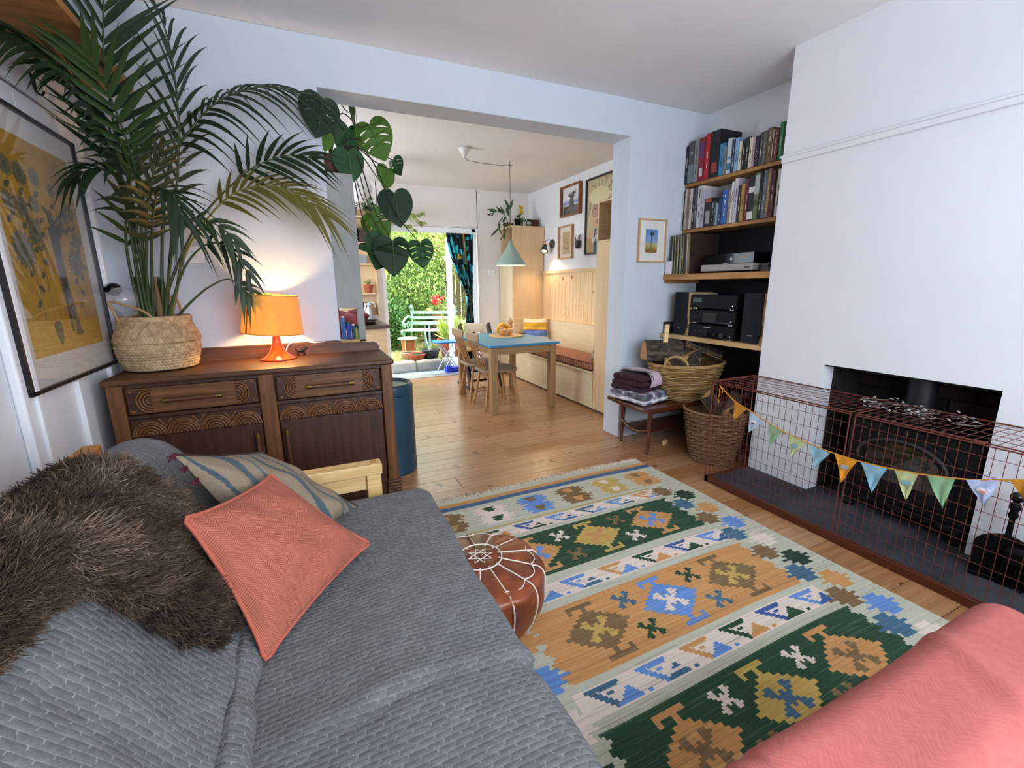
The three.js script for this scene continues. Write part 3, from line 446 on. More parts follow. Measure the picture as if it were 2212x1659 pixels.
  fronds.forEach(([pts, L, n, s0, m, stiff, nm], fi) => {
    const c = new THREE.CatmullRomCurve3(pts.map(A3)), fr = mesh('frond', tube(pts.map(p => A3(p).clone().sub(O)), q => lerp(.0085, .0025, q), 36, 6), m === mPalmGold ? flat(0x6b6a2a, .5) : mLeafStem, t);
    const up0 = V(...nm).normalize(), blades = [];
    n = Math.round(n * 1.25); for (let i = 0; i < n; i++) for (const s of [-1, 1]) {
      const q = lerp(s0, .99, (i + .3 * R()) / (n - .7)), P = c.getPointAt(Math.min(1, q)), tg = c.getTangentAt(Math.min(1, q)), side = tg.clone().cross(up0).normalize();
      const k = (q - s0) / (1 - s0), len = L * 1.22 * (.55 + .75 * Math.sin(Math.PI * (.18 + .72 * k))) * (.88 + .24 * R()), ang = lerp(1.05, .35, k);
      const dir = tg.clone().multiplyScalar(Math.cos(ang)).addScaledVector(side, s * Math.sin(ang)).addScaledVector(up0, .18 * (R() - .3)).normalize(), un = dir.clone().cross(tg).normalize(); if (un.dot(up0) < 0) un.negate();
      const tip = P.clone().addScaledVector(dir, len); if (tip.x < XL + .06 && P.x < -.6) dir.addScaledVector(V(0, 0, .6), 1).normalize(), dir.x = Math.max(dir.x, -(P.x - XL - .07) / len), 0;
      if (tip.y > 2.66) dir.y = Math.min(dir.y, Math.max(-.2, (2.66 - P.y) / len)); if (tip.z < -2.97) dir.z = Math.max(dir.z, -(P.z + 2.98) / len);
      blades.push(bladeG(P, dir, un, len, .0105 + .005 * R(), (1 - stiff) * .9 + .12 + .2 * k));
    }
    mesh('leaflets', blades, m, fr, { kind: 'stuff' });
  });
  for (let i = 0; i < 7; i++) { const a = i / 7 * 6.28, x = Math.cos(a) * .05, z = Math.sin(a) * .04; mesh('sheath', tube([[x, .21, z], [x * 1.1 + .004, .33, z], [x * 1.25, .46, z * 1.1]], q => lerp(.017, .006, q), 10, 8), i % 2 ? flat(0x7a5a40, .85) : flat(0x3d4a22, .7), t); }
}
// ---------- table lamp ----------
{ const t = thing('table_lamp', 'lit table lamp with yellow drum shade and orange trumpet base on the sideboard', 'lamp', [-.165, .93, -2.88]);
  mesh('base', lathe([[0, 0], [.092, 0], [.096, .004], [.092, .009], [.07, .02], [.05, .038], [.034, .066], [.024, .1], [.018, .14], [.016, .165], [0, .165]], 40), PH({ color: 0xe2491c, roughness: .18, clearcoat: .8, clearcoatRoughness: .08 }), t);
  mesh('lamp_holder', cyl(.013, .013, .05, 14).translate(0, .16, 0), mPaintWhite, t);
  const sh = lathe([[.158, 0], [.16, .0], [.136, .212], [.134, .212], [.158, .0]], 56), tilt = g => { g.rotateZ(-.075); g.rotateX(.02); return g.translate(-.012, .155, .005); };
  const shade = mesh('lamp_shade', tilt(sh), PH({ color: 0xf6cc66, roughness: 1, transmission: .45, thickness: 0, side: ds, bumpMap: woodBump, bumpScale: .0004 }), t);
  mesh('seam_tape', tilt(merge([grid(1, 8, (u, v) => { const r = lerp(.1605, .1365, v), a = 2.42 + u * .085; return [Math.cos(a) * r, .212 * v, Math.sin(a) * r]; })])), S({ color: 0xa8641c, side: ds, roughness: .9 }), shade);
  mesh('rim_wire', [tilt(new THREE.TorusGeometry(.159, .002, 6, 56).rotateX(Math.PI / 2)), tilt(new THREE.TorusGeometry(.136, .002, 6, 56).rotateX(Math.PI / 2).translate(0, .212, 0))], flat(0xa8701e, .6), shade);
  mesh('bulb', T(new THREE.SphereGeometry(.028, 16, 12), 0, .245, 0), S({ color: 0xfff0d0, emissive: 0xffb45a, emissiveIntensity: 6 }), t);
  const l = new THREE.PointLight(0xffcd88, 1.25, 0, 2); l.position.set(-.165, .93 + .245, -2.88); l.shadow.radius = 1.4; l.castShadow = true; scene.add(l);
  mesh('cord', tube([[.03, .012, -.08], [.06, .07, -.115], [.12, .085, -.118], [.2, .07, -.12], [.26, .074, -.118]], .003, 24, 5), mPaintWhite, t);
}
{ const t = thing('dog_figurine', 'tiny black dog figurine beside the orange lamp base', 'figurine', [-.045, .93, -2.965], .15);
  mesh('body', [T(new THREE.SphereGeometry(.011, 10, 8).scale(2.1, 1, .8), 0, .03, 0), T(new THREE.SphereGeometry(.008, 8, 8).scale(1.4, 1, .9), .029, .041, 0), ...[[-.018, .005], [-.016, -.005], [.018, .005], [.016, -.005]].map(([x, z]) => rod([x, 0, z], [x, .03, z], .004)), rod([-.022, .033, 0], [-.034, .048, 0], .003), ...[.004, -.004].map(z => rod([.026, .044, z], [.023, .053, z], .003, .001))], flat(0x0d0a09, .35), t); }
{ const t = thing('bin', 'tall teal cylindrical bin in the opening beside the sideboard', 'bin', [.485, 0, -3.205]); const mT = PH({ color: 0x123f52, roughness: .42, clearcoat: .2 });
  mesh('body', lathe([[0, 0], [.168, 0], [.174, .006], [.174, .58], [.171, .585], [0, .585]], 48), mT, t); mesh('lid', lathe([[.17, .585], [.175, .588], [.175, .642], [.168, .656], [.15, .66], [.142, .652], [.138, .645], [.0, .648]], 48), mT, t); mesh('lid_rim', T(new THREE.TorusGeometry(.162, .006, 8, 48), 0, .657, 0, Math.PI / 2), flat(0x2b3550, .3), t); }
// ---------- sofa ----------
const clothTex = (() => { // brick-like puckered cells
  const cell = (u, v) => { const row = v * 12 | 0, q = v * 12 % 1, x = (u * 6 + (row % 2) * .5 + .05 * Math.sin(v * 31)) % 1; return [Math.min(x, 1 - x) * 2, Math.min(q, 1 - q) * 2, hash((u * 6 + (row % 2) * .5) | 0, row)]; };
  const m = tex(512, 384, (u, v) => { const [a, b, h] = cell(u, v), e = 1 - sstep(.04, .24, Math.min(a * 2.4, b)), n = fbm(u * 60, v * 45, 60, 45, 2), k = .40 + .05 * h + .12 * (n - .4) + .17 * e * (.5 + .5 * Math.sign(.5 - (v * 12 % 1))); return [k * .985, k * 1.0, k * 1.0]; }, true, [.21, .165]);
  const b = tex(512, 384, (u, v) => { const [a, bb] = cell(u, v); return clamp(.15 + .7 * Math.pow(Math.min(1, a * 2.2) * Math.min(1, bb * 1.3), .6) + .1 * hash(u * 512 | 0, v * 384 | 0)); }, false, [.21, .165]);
  return [m, b];
})();
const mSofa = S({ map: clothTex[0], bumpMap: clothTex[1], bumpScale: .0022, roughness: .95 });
// a long upholstered body: a closed profile (x,y) carried along z with rounded ends
function bolster(prof, z0, z1, nz, er, wrinkle) {
  const c = new THREE.CatmullRomCurve3(prof.map(p => V(p[0], p[1], 0)), true, 'catmullrom', .3), N = 72, P = c.getSpacedPoints(N), L = c.getLength(); let cx = 0, cy = 0; P.forEach(p => { cx += p.x / P.length; cy += p.y / P.length; });
  const g = grid(N, nz, (u, v) => {
    const p = P[Math.round(u * N)], s = 1 - Math.cos(Math.PI * v), z = lerp(z0, z1, v < .5 ? Math.pow(v * 2, 1.25) / 2 : 1 - Math.pow((1 - v) * 2, 1.25) / 2), d = Math.min(z - z0, z1 - z), k = d >= er ? 0 : er - Math.sqrt(Math.max(0, er * er - (er - d) ** 2));
    const r = Math.hypot(p.x - cx, p.y - cy), f = Math.max(.0, 1 - k / r), w = wrinkle ? wrinkle(p.x, p.y, z, u) : 0; let x = cx + (p.x - cx) * (f + w / r), y = cy + (p.y - cy) * (f + w / r);
    return [x, y, z, u * L, z];
  }, true);
  const cap = (v, zz, flip) => { const ring = []; for (let i = 0; i <= N; i++) { const p = P[i % N]; const f = Math.max(0, 1 - er / Math.hypot(p.x - cx, p.y - cy)); ring.push([cx + (p.x - cx) * f, cy + (p.y - cy) * f]); } return grid(N, 1, (u, q) => { const r = ring[Math.round(u * N)], k = flip ? 1 - q : q; return [lerp(cx, r[0], k), lerp(cy, r[1], k), zz, lerp(cx, r[0], k), lerp(cy, r[1], k)]; }); };
  return [g, cap(0, z0, true), cap(1, z1, false)];
}
const backProf = [[-.2, .36], [-.195, .47], [-.27, .585], [-.35, .705], [-.43, .815], [-.475, .862], [-.53, .882], [-.6, .865], [-.635, .8], [-.62, .68], [-.55, .5], [-.42, .36], [-.3, .33]];
{ const t = thing('sofa', 'long sofa under a quilted grey cover with pale wooden arm frame', 'sofa', [0, 0, 0]);
  const wr = (x, y, z) => .007 * Math.sin(z * 5.3 + x * 4) * Math.sin(x * 7 + 1) + (y > .4 ? -.02 * Math.exp(-(((z + .815 + .02 * Math.sin(x * 9)) / .018) ** 2)) * sstep(-.1, .1, x) + .012 * Math.exp(-(((z + .845) / .03) ** 2)) : 0) + .005 * Math.sin(z * 19 + x * 23) * sstep(.0, -.2, x) + .004 * Math.sin((x - z) * 14);
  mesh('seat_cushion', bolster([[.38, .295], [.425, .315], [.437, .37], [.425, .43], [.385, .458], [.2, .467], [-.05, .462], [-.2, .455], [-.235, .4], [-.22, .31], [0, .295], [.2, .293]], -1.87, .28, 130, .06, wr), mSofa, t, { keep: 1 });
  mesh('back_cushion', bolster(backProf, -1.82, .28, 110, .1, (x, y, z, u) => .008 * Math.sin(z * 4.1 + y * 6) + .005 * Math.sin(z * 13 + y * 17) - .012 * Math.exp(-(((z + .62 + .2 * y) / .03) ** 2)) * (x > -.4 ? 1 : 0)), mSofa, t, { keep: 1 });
  mesh('tuck_fold', bolster([[-.205, .445], [-.178, .462], [-.186, .492], [-.212, .515], [-.24, .5], [-.235, .45]], -1.25, .28, 60, .02, (x, y, z) => .004 * Math.sin(z * 21) + .003 * Math.sin(z * 47)), mSofa, t, { keep: 1 });
  for (const z of [-1.935, .33]) { const a = mesh('arm', [box(-.68, .24, .53, .58, z - .035, z + .035, .006)], mPine, t); mesh('arm_post', box(.172, .234, 0, .533, z - .028, z + .028, .005), mPine, a); mesh('arm_post', box(-.66, -.6, 0, .533, z - .028, z + .028, .005), mPine, a); mesh('arm_slat', box(-.6, .18, .46, .53, z - .012, z + .012, .003), mPine, a); mesh('arm_slat', box(-.02, .03, .2, .47, z - .01, z + .01, .003), mPine, a); mesh('arm_rail', box(-.6, .18, .18, .24, z - .014, z + .014, .004), mPine, a);
    mesh('dowel_end', box(.195, .218, .5795, .5806, z - .014, z + .014), flat(0xb9854c, .6), a); }
  mesh('base_rail', [box(.16, .19, .2, .29, -1.93, .33, .004), box(-.64, -.61, .2, .29, -1.93, .33, .004)], mPine, t);
  mesh('seat_slat', Array.from({ length: 14 }, (_, i) => box(-.62, .17, .275, .292, -1.82 + i * .15, -1.74 + i * .15, .002)), mPine, t);
  mesh('back_frame', [beam([-.66, .2, -1.9], [-.73, .8, -1.9], .06, .05, .005), beam([-.66, .2, .3], [-.73, .8, .3], .06, .05, .005), box(-.755, -.7, .74, .805, -1.96, .34, .006)], mPineRed, t);
}
// ---------- sheepskin over the back ----------
{ const t = thing('sheepskin', 'shaggy dark brown sheepskin draped over the sofa back', 'sheepskin', [0, 0, 0]);
  const c = new THREE.CatmullRomCurve3(backProf.map(p => V(p[0], p[1], 0)), true, 'catmullrom', .3), N = 800, P = c.getSpacedPoints(N); let i0 = 0; P.forEach((p, i) => { if (Math.hypot(p.x + .195, p.y - .47) < Math.hypot(P[i0].x + .195, P[i0].y - .47) && i < N / 2) i0 = i; });
  const LIM = [[-1.42, .72], [-1.36, .64], [-1.25, .56], [-1.12, .55], [-1.06, .6], [-1.03, .585], [-.985, .62], [-.962, .72], [-.955, .80], [-.94, .835], [-.87, .845], [-.7, .86], [-.3, .865]];
  const yl = z => { if (z <= LIM[0][0]) return .74; for (let k = 1; k < LIM.length; k++) if (z < LIM[k][0]) { const [a, b] = LIM[k - 1], [d, e] = LIM[k]; return lerp(b, e, (z - a) / (d - a)); } return .865; };
  const at = f => { const x = clamp(i0 + f, 0, N) , i = Math.min(N - 1, Math.floor(x)); return P[i].clone().lerp(P[i + 1], x - i); };
  const cen = V(-.43, .6, 0);
  // lower limit as profile position per z
  const low = z => { const y = yl(z); let i = 0; while (i < 260 && at(i).y < y) i++; return i; };
  const top = z => 330 + 20 * Math.sin(z * 4);
  const sur = (z, f, off) => { const p = at(f), q = at(f + 2), n = V(q.y - p.y, -(q.x - p.x), 0).normalize(); if (n.dot(p.clone().sub(cen)) < 0) n.negate(); return [V(p.x + n.x * off, p.y + n.y * off, z), n]; };
  const Z0 = -1.41, Z1 = -.28, zs = v => lerp(Z0, Z1, v);
  mesh('hide', grid(40, 80, (u, v) => { const z = zs(v), f = lerp(low(z), top(z), u), p = sur(z, f, .012 + .012 * Math.sin(u * Math.PI))[0]; return [p.x, p.y, p.z]; }), S({ color: 0x3a2a1f, roughness: 1, side: ds }), t);
  const tg = (() => { const g = tube([[0, 0, 0], [.08, .35, .08], [-.06, .68, .22], [.16, .95, .3]], q => .11 * (1 - q * .9), 5, 3); return merge(g); })();
  const R = rng(61), M = [], K = [], Q = new THREE.Quaternion(), Q2 = new THREE.Quaternion(), col = [0x2c1f16, 0x3f2e21, 0x554232, 0x6f5a48, 0x8a7562, 0x281b13].map(h => new THREE.Color(h));
  const n = 110000; for (let i = 0; i < n; i++) {
    const z = zs(R()), lo = low(z), hi = top(z), f = lerp(lo - 4, hi, Math.pow(R(), 1.25)), [p, nn] = sur(z, f, .012 + .04 * Math.pow(Math.sin((f - lo) / (hi - lo) * 8.5 + z * 3), 2) * sstep(0, 30, f - lo) * lerp(.2, 1, sstep(-1.25, -.95, z)));
    const cl = vnoise(z * 38 + 50, f * .16), cl2 = vnoise(z * 38 + 150, f * .16 + 40), edge = sstep(0, 40, f - lo);
    const d = nn.clone().addScaledVector(V(0, -1, 0), .45 + .5 * cl).add(V((R() - .5) * .7, (R() - .5) * .6, (cl2 - .5) * 2.4 + (R() - .5) * .7)).normalize();
    Q.setFromUnitVectors(V(0, 1, 0), d); Q2.setFromAxisAngle(V(0, 1, 0), R() * 6.28); Q.multiply(Q2);
    const L = (.05 + .03 * R()) * lerp(.75, 1, edge) * lerp(.68, 1, sstep(-1.2, -.95, z)), w = .018 + .02 * R(); M.push(MX(p, Q, [w, L, w]));
    const b = vnoise(z * 6 + 9, f * .03 + 3) * .55 + R() * .45 + (cl - .5) * .3; K.push(col[clamp(b * 5.2, 0, 5) | 0].clone().multiplyScalar(1.05 + .35 * R()));
  }
  inst('wool', tg, S({ color: 0xffffff, roughness: .9 }), M, t, K);
}
// ---------- cushions ----------
{ const her = tex(256, 256, (u, v) => { const w = u * 8, c = Math.floor(w), s = c % 2 ? 1 : -1, q = ((v * 26 + s * (w - c) * 2.2) % 1 + 1) % 1, k = Math.min(q, 1 - q) * 2, n = hash(u * 256 | 0, v * 256 | 0); return mix3([.60, .30, .23], [.82, .50, .40], clamp(k * .9 + .25 * (n - .5))); }); her.repeat.set(2.4, 2.4);
  const herB = tex(256, 256, (u, v) => { const w = u * 8, c = Math.floor(w), s = c % 2 ? 1 : -1, q = ((v * 26 + s * (w - c) * 2.2) % 1 + 1) % 1; return Math.min(q, 1 - q) * 2; }, false); herB.repeat.set(2.4, 2.4);
  const mCoral = S({ map: her, bumpMap: herB, bumpScale: .0015, roughness: .85 });
  const t = thing('coral_cushion', 'coral herringbone cushion standing on its corner on the grey sofa', 'cushion', [0, 0, 0]);
  const [g, e] = pillow([-.168, .472, -1.06], [.118, .492, -1.43], [-.150, .752, -1.525], [-.302, .815, -1.175], .12, 34, { seed: 5, pinch: .07 });
  mesh('cover', g, mCoral, t, { keep: 1 }); mesh('piping', tube(e, .0055, 120, 6, true), flat(0xb8604c, .85), t);
  const st = canvasTex(512, 512, (c, w, h) => { const R = rng(8); c.fillStyle = '#8f7f69'; c.fillRect(0, 0, w, h);
    for (const [x, b, col] of [[36, 16, '#46545c'], [120, 44, '#4c5a62'], [214, 12, '#55636a'], [300, 30, '#4c5a62'], [392, 14, '#4c5a62'], [470, 34, '#46545c']]) { c.fillStyle = col; for (let y = 0; y < h; y += 4) { const o = 14 * Math.sin(y * .012 + x) + (R() - .5) * 5; c.fillRect(x + o, y, b, 5); } }
    for (let i = 0; i < 9000; i++) { c.fillStyle = R() < .5 ? 'rgba(205,190,165,.16)' : 'rgba(60,45,30,.16)'; c.fillRect(R() * w, R() * h, 1 + R() * 6, 1.5); } });
  const s = thing('striped_cushion', 'beige wool cushion with slate blue stripes behind the coral cushion', 'cushion', [0, 0, 0]);
  const [g2, e2] = pillow([-.17, .50, -1.40], [.11, .50, -1.70], [-.2, .735, -1.82], [-.372, .885, -1.46], .17, 30, { seed: 9, pinch: .06, wr: .009 });
  mesh('cover', g2, S({ map: st, roughness: 1, bumpMap: herB, bumpScale: .0008 }), s, { keep: 1 });
  mesh('edge_cord', tube(e2.slice(10, 31), .005, 60, 6), flat(0x3a2c22, .9), s);
  const tas = []; const R = rng(3); for (let i = 0; i < 26; i++) { const p = e2[(30 + (i % 3)) % e2.length]; tas.push(tube([[p.x, p.y, p.z], [p.x + (R() - .5) * .014, p.y - .006 + R() * .012, p.z + R() * .014], [p.x - .004 + (R() - .5) * .022, p.y - .014 * R(), p.z + .008 + R() * .018]], .0018, 5, 4)); }
  mesh('tassel', tas, flat(0x5c1428, .9), s);
}
// ---------- leather pouffe ----------
{ const t = thing('leather_pouffe', 'round tan leather pouffe with white stitched petals beside the sofa', 'pouffe', [.535, .009, -1.49]);
  const NP = 13, RR = .262, HH = .275, prof = f => { // f 0 bottom centre .. 1 top centre
    if (f < .12) return [lerp(0, .17, f / .12), 0]; if (f > .62) { const k = (f - .62) / .38; return [lerp(.235, 0, k), lerp(HH - .035, HH, Math.sin(k * 1.57))]; }
    const a = (f - .12) / .5; return [.17 + (RR - .17) * Math.sin(a * 2.35) / 1 * (1 - .0 * a) + (a > .6 ? 0 : 0), (HH - .035) * (1 - Math.cos(a * Math.PI)) / 2 * .98 + .0]; };
  const rad = f => prof(f);
  const body = grid(130, 44, (u, v) => { const a = u * 6.2832; let [r, y] = rad(v); const seam = Math.abs(Math.sin(a * NP / 2)), side = sstep(.1, .2, v) * (1 - sstep(.86, .93, v)); r *= 1 - .03 * (1 - Math.pow(seam, .35)) * side; y -= .006 * (1 - Math.pow(seam, .3)) * sstep(.6, .7, v) * (1 - sstep(.86, .9, v)); r += .004 * Math.sin(a * 7 + v * 19) * side; return [Math.cos(-a) * r, y + .004 * Math.sin(a * 3) * sstep(.3, .6, v), Math.sin(-a) * r, u * 3, v * 2]; }, true);
  const lt = tex(256, 256, (u, v) => { const n = fbm(u * 6, v * 6, 6, 6, 5), w = fbm(u * 20, v * 20, 20, 20, 3); return mix3([.36, .16, .07], [.62, .31, .15], clamp(n * 1.3 + .4 * (w - .5) - .05)); });
  mesh('leather', body, PH({ map: lt, roughness: .33, bumpMap: plasterBump, bumpScale: .0016, clearcoat: .25, clearcoatRoughness: .35 }), t, { keep: 1 });
  const mSt = flat(0xe6dccb, .8), at = (a, v, o = .003) => { const [r, y] = rad(v); const R2 = r * (1 - (v < .86 && v > .2 ? .024 : 0)); return [Math.cos(-a) * (R2 + (v < .62 ? o : 0)), y + (v >= .62 ? o - (v < .86 ? .004 : 0) : 0), Math.sin(-a) * (R2 + (v < .62 ? o : 0))]; };
  for (let i = 0; i < NP; i++) { const a = i / NP * 6.2832; mesh('seam', [tube([.88, .82, .76, .7, .66, .6, .5, .4, .28, .2].map((v, k) => at(a + (k > 4 ? 0 : .0), v)), .0032, 40, 5)], mSt, t); mesh('petal_stitch', tube(Array.from({ length: 9 }, (_, k) => { const b = a + k / 8 * 6.2832 / NP; return at(b, .665 - .03 * Math.sin(k / 8 * Math.PI), .005); }), .0026, 20, 5), mSt, t); }
  mesh('centre_stitch', T(new THREE.TorusGeometry(.086, .003, 6, 48), 0, HH - .0, 0, Math.PI / 2), mSt, t);
  const star = []; for (let k = 0; k < 8; k++) { const a = k * Math.PI / 4, b = a + Math.PI * .75; star.push(rod([Math.cos(a) * .05, HH + .004, Math.sin(a) * .05], [Math.cos(b) * .05, HH + .004, Math.sin(b) * .05], .0018, .0018, 5)); } mesh('embroidered_star', star, mSt, t);
}
// ---------- pink armchair ----------
{ const pb = tex(256, 256, (u, v) => { const a = Math.sin(u * 6.283 * 24 + 2 * Math.sin(v * 6.283 * 5)), b = Math.sin(v * 6.283 * 20 + 2 * Math.sin(u * 6.283 * 4)); return clamp(.5 + .28 * a * b + .35 * (fbm(u * 20, v * 20, 20, 20, 3) - .5)); }, false, [.3, .3]);
  const pm = tex(128, 128, (u, v) => { const n = fbm(u * 30, v * 30, 30, 30, 3); return mix3([.70, .375, .345], [.74, .415, .38], clamp(n * 1.4 - .2)); }, true, [.3, .3]);
  const mPink = S({ map: pm, bumpMap: pb, bumpScale: .0009, roughness: .95 });
  const t = thing('armchair', 'armchair covered by a coral pink throw at the near edge of the rug', 'armchair', [1.05, 0, -.2]);
  const fold = q => { const w = .010 * Math.sin(q.x * 6 + q.z * 9) * (q.y > -.1 ? 1 : 2) + .012 * Math.exp(-(((q.x - .15 + q.z * .5) / .03) ** 2)) + .008 * Math.sin(q.x * 23 + q.y * 3) * sstep(.2, -.1, q.y); q.y += q.y > .1 ? w : 0; q.z += q.y < .2 ? w * .8 : 0; if (q.x < -.4) { q.y += q.y > .15 ? .022 * sstep(-.4, -.49, q.x) : 0; q.z += .008 * Math.sin(q.y * 30); } };
  const a1 = softBox(1.0, .545, .24, .07, [70, 40, 22], fold); a1.translate(-.02, .285, -.09);
  mesh('arm', a1, mPink, t);
  mesh('throw_hem', tube([[-.518, .1, -.205], [-.52, .4, -.207], [-.516, .53, -.19], [-.512, .572, -.15], [-.512, .572, -.05], [-.516, .53, .0], [-.52, .4, .02]], .009, 60, 7), mPink, t);
  mesh('seat', T(softBox(.9, .3, .62, .09, [30, 14, 22], q => { q.y += .008 * Math.sin(q.x * 9 + q.z * 8); }), 0, .27, .34), mPink, t);
  mesh('arm', T(softBox(.93, .545, .22, .085, [30, 20, 12]), 0, .283, .76), mPink, t);
  mesh('backrest', T(softBox(.22, .52, .6, .1, [12, 22, 30]), .42, .62, .48, 0, 0, -.08), mPink, t);
}
// ---------- alcove shelves ----------
const shelf = (label, m, g, extra) => { const t = thing('alcove_shelf', label, 'shelf', [0, 0, 0]); mesh('board', g, m, t); if (extra) extra(t); return t; };
shelf('topmost pine board shelf in the alcove, carrying hardback books', mShelfPine, box(3.0, 3.219, 2.11, 2.136, -3.025, -2.031, .002));
shelf('second pine board shelf in the alcove, carrying art books and magazines', mShelfPine, box(3.0, 3.219, 1.748, 1.775, -3.025, -2.031, .002));
shelf('thick pine shelf in the alcove under the record player', mShelfPine, box(2.822, 3.219, 1.362, 1.408, -3.025, -2.031, .003), t => mesh('batten', box(2.84, 3.21, 1.335, 1.361, -3.025, -2.99, .002), mShelfPine, t));
shelf('pale wood shelf in the alcove carrying the black hi-fi', mShelfPale, box(2.822, 3.219, .874, .908, -3.025, -2.031, .003));
{ // books: [z0, z1, height, tone, colour]
  const S1 = [[-3.022, -2.99, .29, 'navy', 0x1b2138], [-2.99, -2.933, .317, 'slate photo', 0x4b4f4c], [-2.933, -2.886, .315, 'grey', 0x8b8d8a], [-2.886, -2.827, .317, 'red and white patterned', 0x8c2030], [-2.827, -2.777, .333, 'bright red', 0xb8202a], [-2.777, -2.685, .334, 'tall black', 0x0c0c0f], [-2.685, -2.644, .225, 'sky blue', 0x2f7fb0], [-2.644, -2.616, .196, 'dull grey', 0x7d8078], [-2.616, -2.576, .242, 'white and blue', 0xb5c2c6], [-2.576, -2.545, .226, 'dark navy', 0x1c2745], [-2.545, -2.511, .227, 'pale blue', 0x7fa3c8], [-2.511, -2.484, .196, 'cream and olive', 0xcfc9a8], [-2.484, -2.458, .198, 'black', 0x15151a], [-2.458, -2.426, .207, 'black and green', 0x1a1f18], [-2.426, -2.397, .198, 'ivory', 0xd8cfb8], [-2.397, -2.381, .193, 'pale pink', 0xc9a9b2], [-2.381, -2.348, .195, 'aubergine', 0x2a1b30], [-2.348, -2.32, .209, 'charcoal', 0x3c3f40], [-2.32, -2.29, .211, 'sage grey', 0x5f6256], [-2.29, -2.252, .222, 'brown', 0x6b5237], [-2.252, -2.242, .2, 'white', 0xc8c4b8], [-2.242, -2.204, .192, 'rust brown', 0x6a2f22], [-2.204, -2.175, .232, 'leaf green', 0x2f7a4a], [-2.175, -2.141, .226, 'bottle green', 0x1f4a30]];
  const S2 = [[-3.022, -3.008, .31, 'white', 0xc9c6c4], [-3.008, -2.993, .315, 'dark navy', 0x232436], [-2.993, -2.968, .319, 'cream', 0xc5b8a4], [-2.968, -2.941, .317, 'rose patterned', 0x9a7a70], [-2.941, -2.917, .315, 'white and black', 0xd0cbc2], [-2.917, -2.889, .314, 'black and white photo', 0x3a3540], [-2.889, -2.865, .312, 'grey photo', 0x5d5866], [-2.865, -2.823, .321, 'tall white', 0xcfcfce], [-2.823, -2.787, .282, 'lavender white', 0xb9b4c4], [-2.787, -2.716, .213, 'grey portrait', 0x2a2830], [-2.716, -2.688, .183, 'matt black', 0x17171b], [-2.688, -2.669, .178, 'forest green', 0x2c5a3c], [-2.669, -2.648, .162, 'powder blue', 0x8aa0b8], [-2.648, -2.619, .191, 'ink blue', 0x24305a], [-2.619, -2.566, .244, 'bright blue', 0x1f55a0], [-2.566, -2.542, .24, 'tan', 0x9a8a70], [-2.542, -2.518, .293, 'thin white', 0xd5d0c6], [-2.518, -2.483, .31, 'white and lilac', 0xbdb6c4], [-2.483, -2.452, .255, 'black and olive', 0x1f2016], [-2.452, -2.422, .258, 'mustard', 0xa8843a], [-2.422, -2.396, .285, 'maroon', 0x6a2038], [-2.396, -2.349, .304, 'black and white banded', 0x1a1720], [-2.349, -2.31, .311, 'green landscape', 0x5f6e48], [-2.31, -2.283, .308, 'jet black', 0x101014], [-2.283, -2.252, .311, 'blue grey', 0x5a6872], [-2.252, -2.226, .318, 'brown yellow-lettered', 0x7a6350], [-2.226, -2.191, .3, 'wine red', 0x571426], [-2.191, -2.178, .309, 'thin black', 0x141416], [-2.178, -2.145, .3, 'cream cloth', 0xcfc8b4]];
  const pages = flat(0xcfc6b2, .9), R = rng(21), clothB = tex(64, 64, (u, v) => hash(u * 64 | 0, v * 64 | 0), false, [.03, .03]), mats = {};
  const mk = c => mats[c] ??= S({ color: c, roughness: .55, bumpMap: clothB, bumpScale: .0002 });
  const build = (arr, y, name, lab) => arr.forEach(([a, b, h, tone, c], i) => {
    const w = b - a - .0015, dep = Math.min(.222, h * .72), xf = (lab === 'top' ? 2.983 : 2.98) + R() * .008, t = thing('book', `${tone} book, ${ORD[i]} from the left on the ${lab} alcove shelf`, 'book', [xf, y, (a + b) / 2], 0, name);
    const lx = xf + dep > 3.215 ? 3.213 - xf : dep, cv = mk(c), th = Math.min(.003, w * .2), z = w / 2;
    mesh('cover', [box(0, lx, 0, h, -z, -z + th), box(0, lx, 0, h, z - th, z), box(0, .004, 0, h, -z, z, .0015)], cv, t); mesh('pages', box(.003, lx - .004, .003, h - .004, -z + th * .8, z - th * .8), pages, t);
    const mark = (y0, y1, col, k = .7) => mesh('spine_mark', box(-.0006, .001, y0 * h, y1 * h, -z * k, z * k), mk(col), t);
    const lum = (c >> 16 & 255) + (c >> 8 & 255) + (c & 255), ink = lum > 330 ? 0x2a2a30 : 0xc9c2ae;
    if (tone === 'black and white banded') { mark(.02, .2, 0xd8d4d0, 1); mark(.62, .74, 0xd8d4d0, 1); }
    else if (tone === 'green landscape') { mark(.55, .95, 0xaab0a8, 1); mark(.3, .42, 0x3f4f30, 1); }
    else if (tone === 'white and blue') { mark(.1, .3, 0x3f6f88, 1); mark(.4, .48, 0x5a8aa0, 1); }
    else if (tone === 'grey portrait') { mark(.1, .55, 0x9c9894, .6); mark(.86, .98, 0xb04a24, .8); }
    else if (tone === 'slate photo') { mark(.02, .45, 0x6f8288, 1); mark(.7, .74, 0xa09a88, .6); }
    else if (tone === 'tall black') { mark(.1, .32, 0x9c3418, .5); }
    else if (tone === 'red and white patterned') { mark(.1, .3, 0xd8ccc8, .5); mark(.55, .9, 0x5a3a70, .6); }
    else if (w > .014) { if (tone !== 'brown yellow-lettered') { const n = 2 + (R() * 2 | 0); let yy = .15 + R() * .2; for (let k = 0; k < n; k++) { const l = .05 + R() * .22; if (yy + l < .95) mark(yy, yy + l, ink, .16); yy += l + .05 + R() * .1; } } }
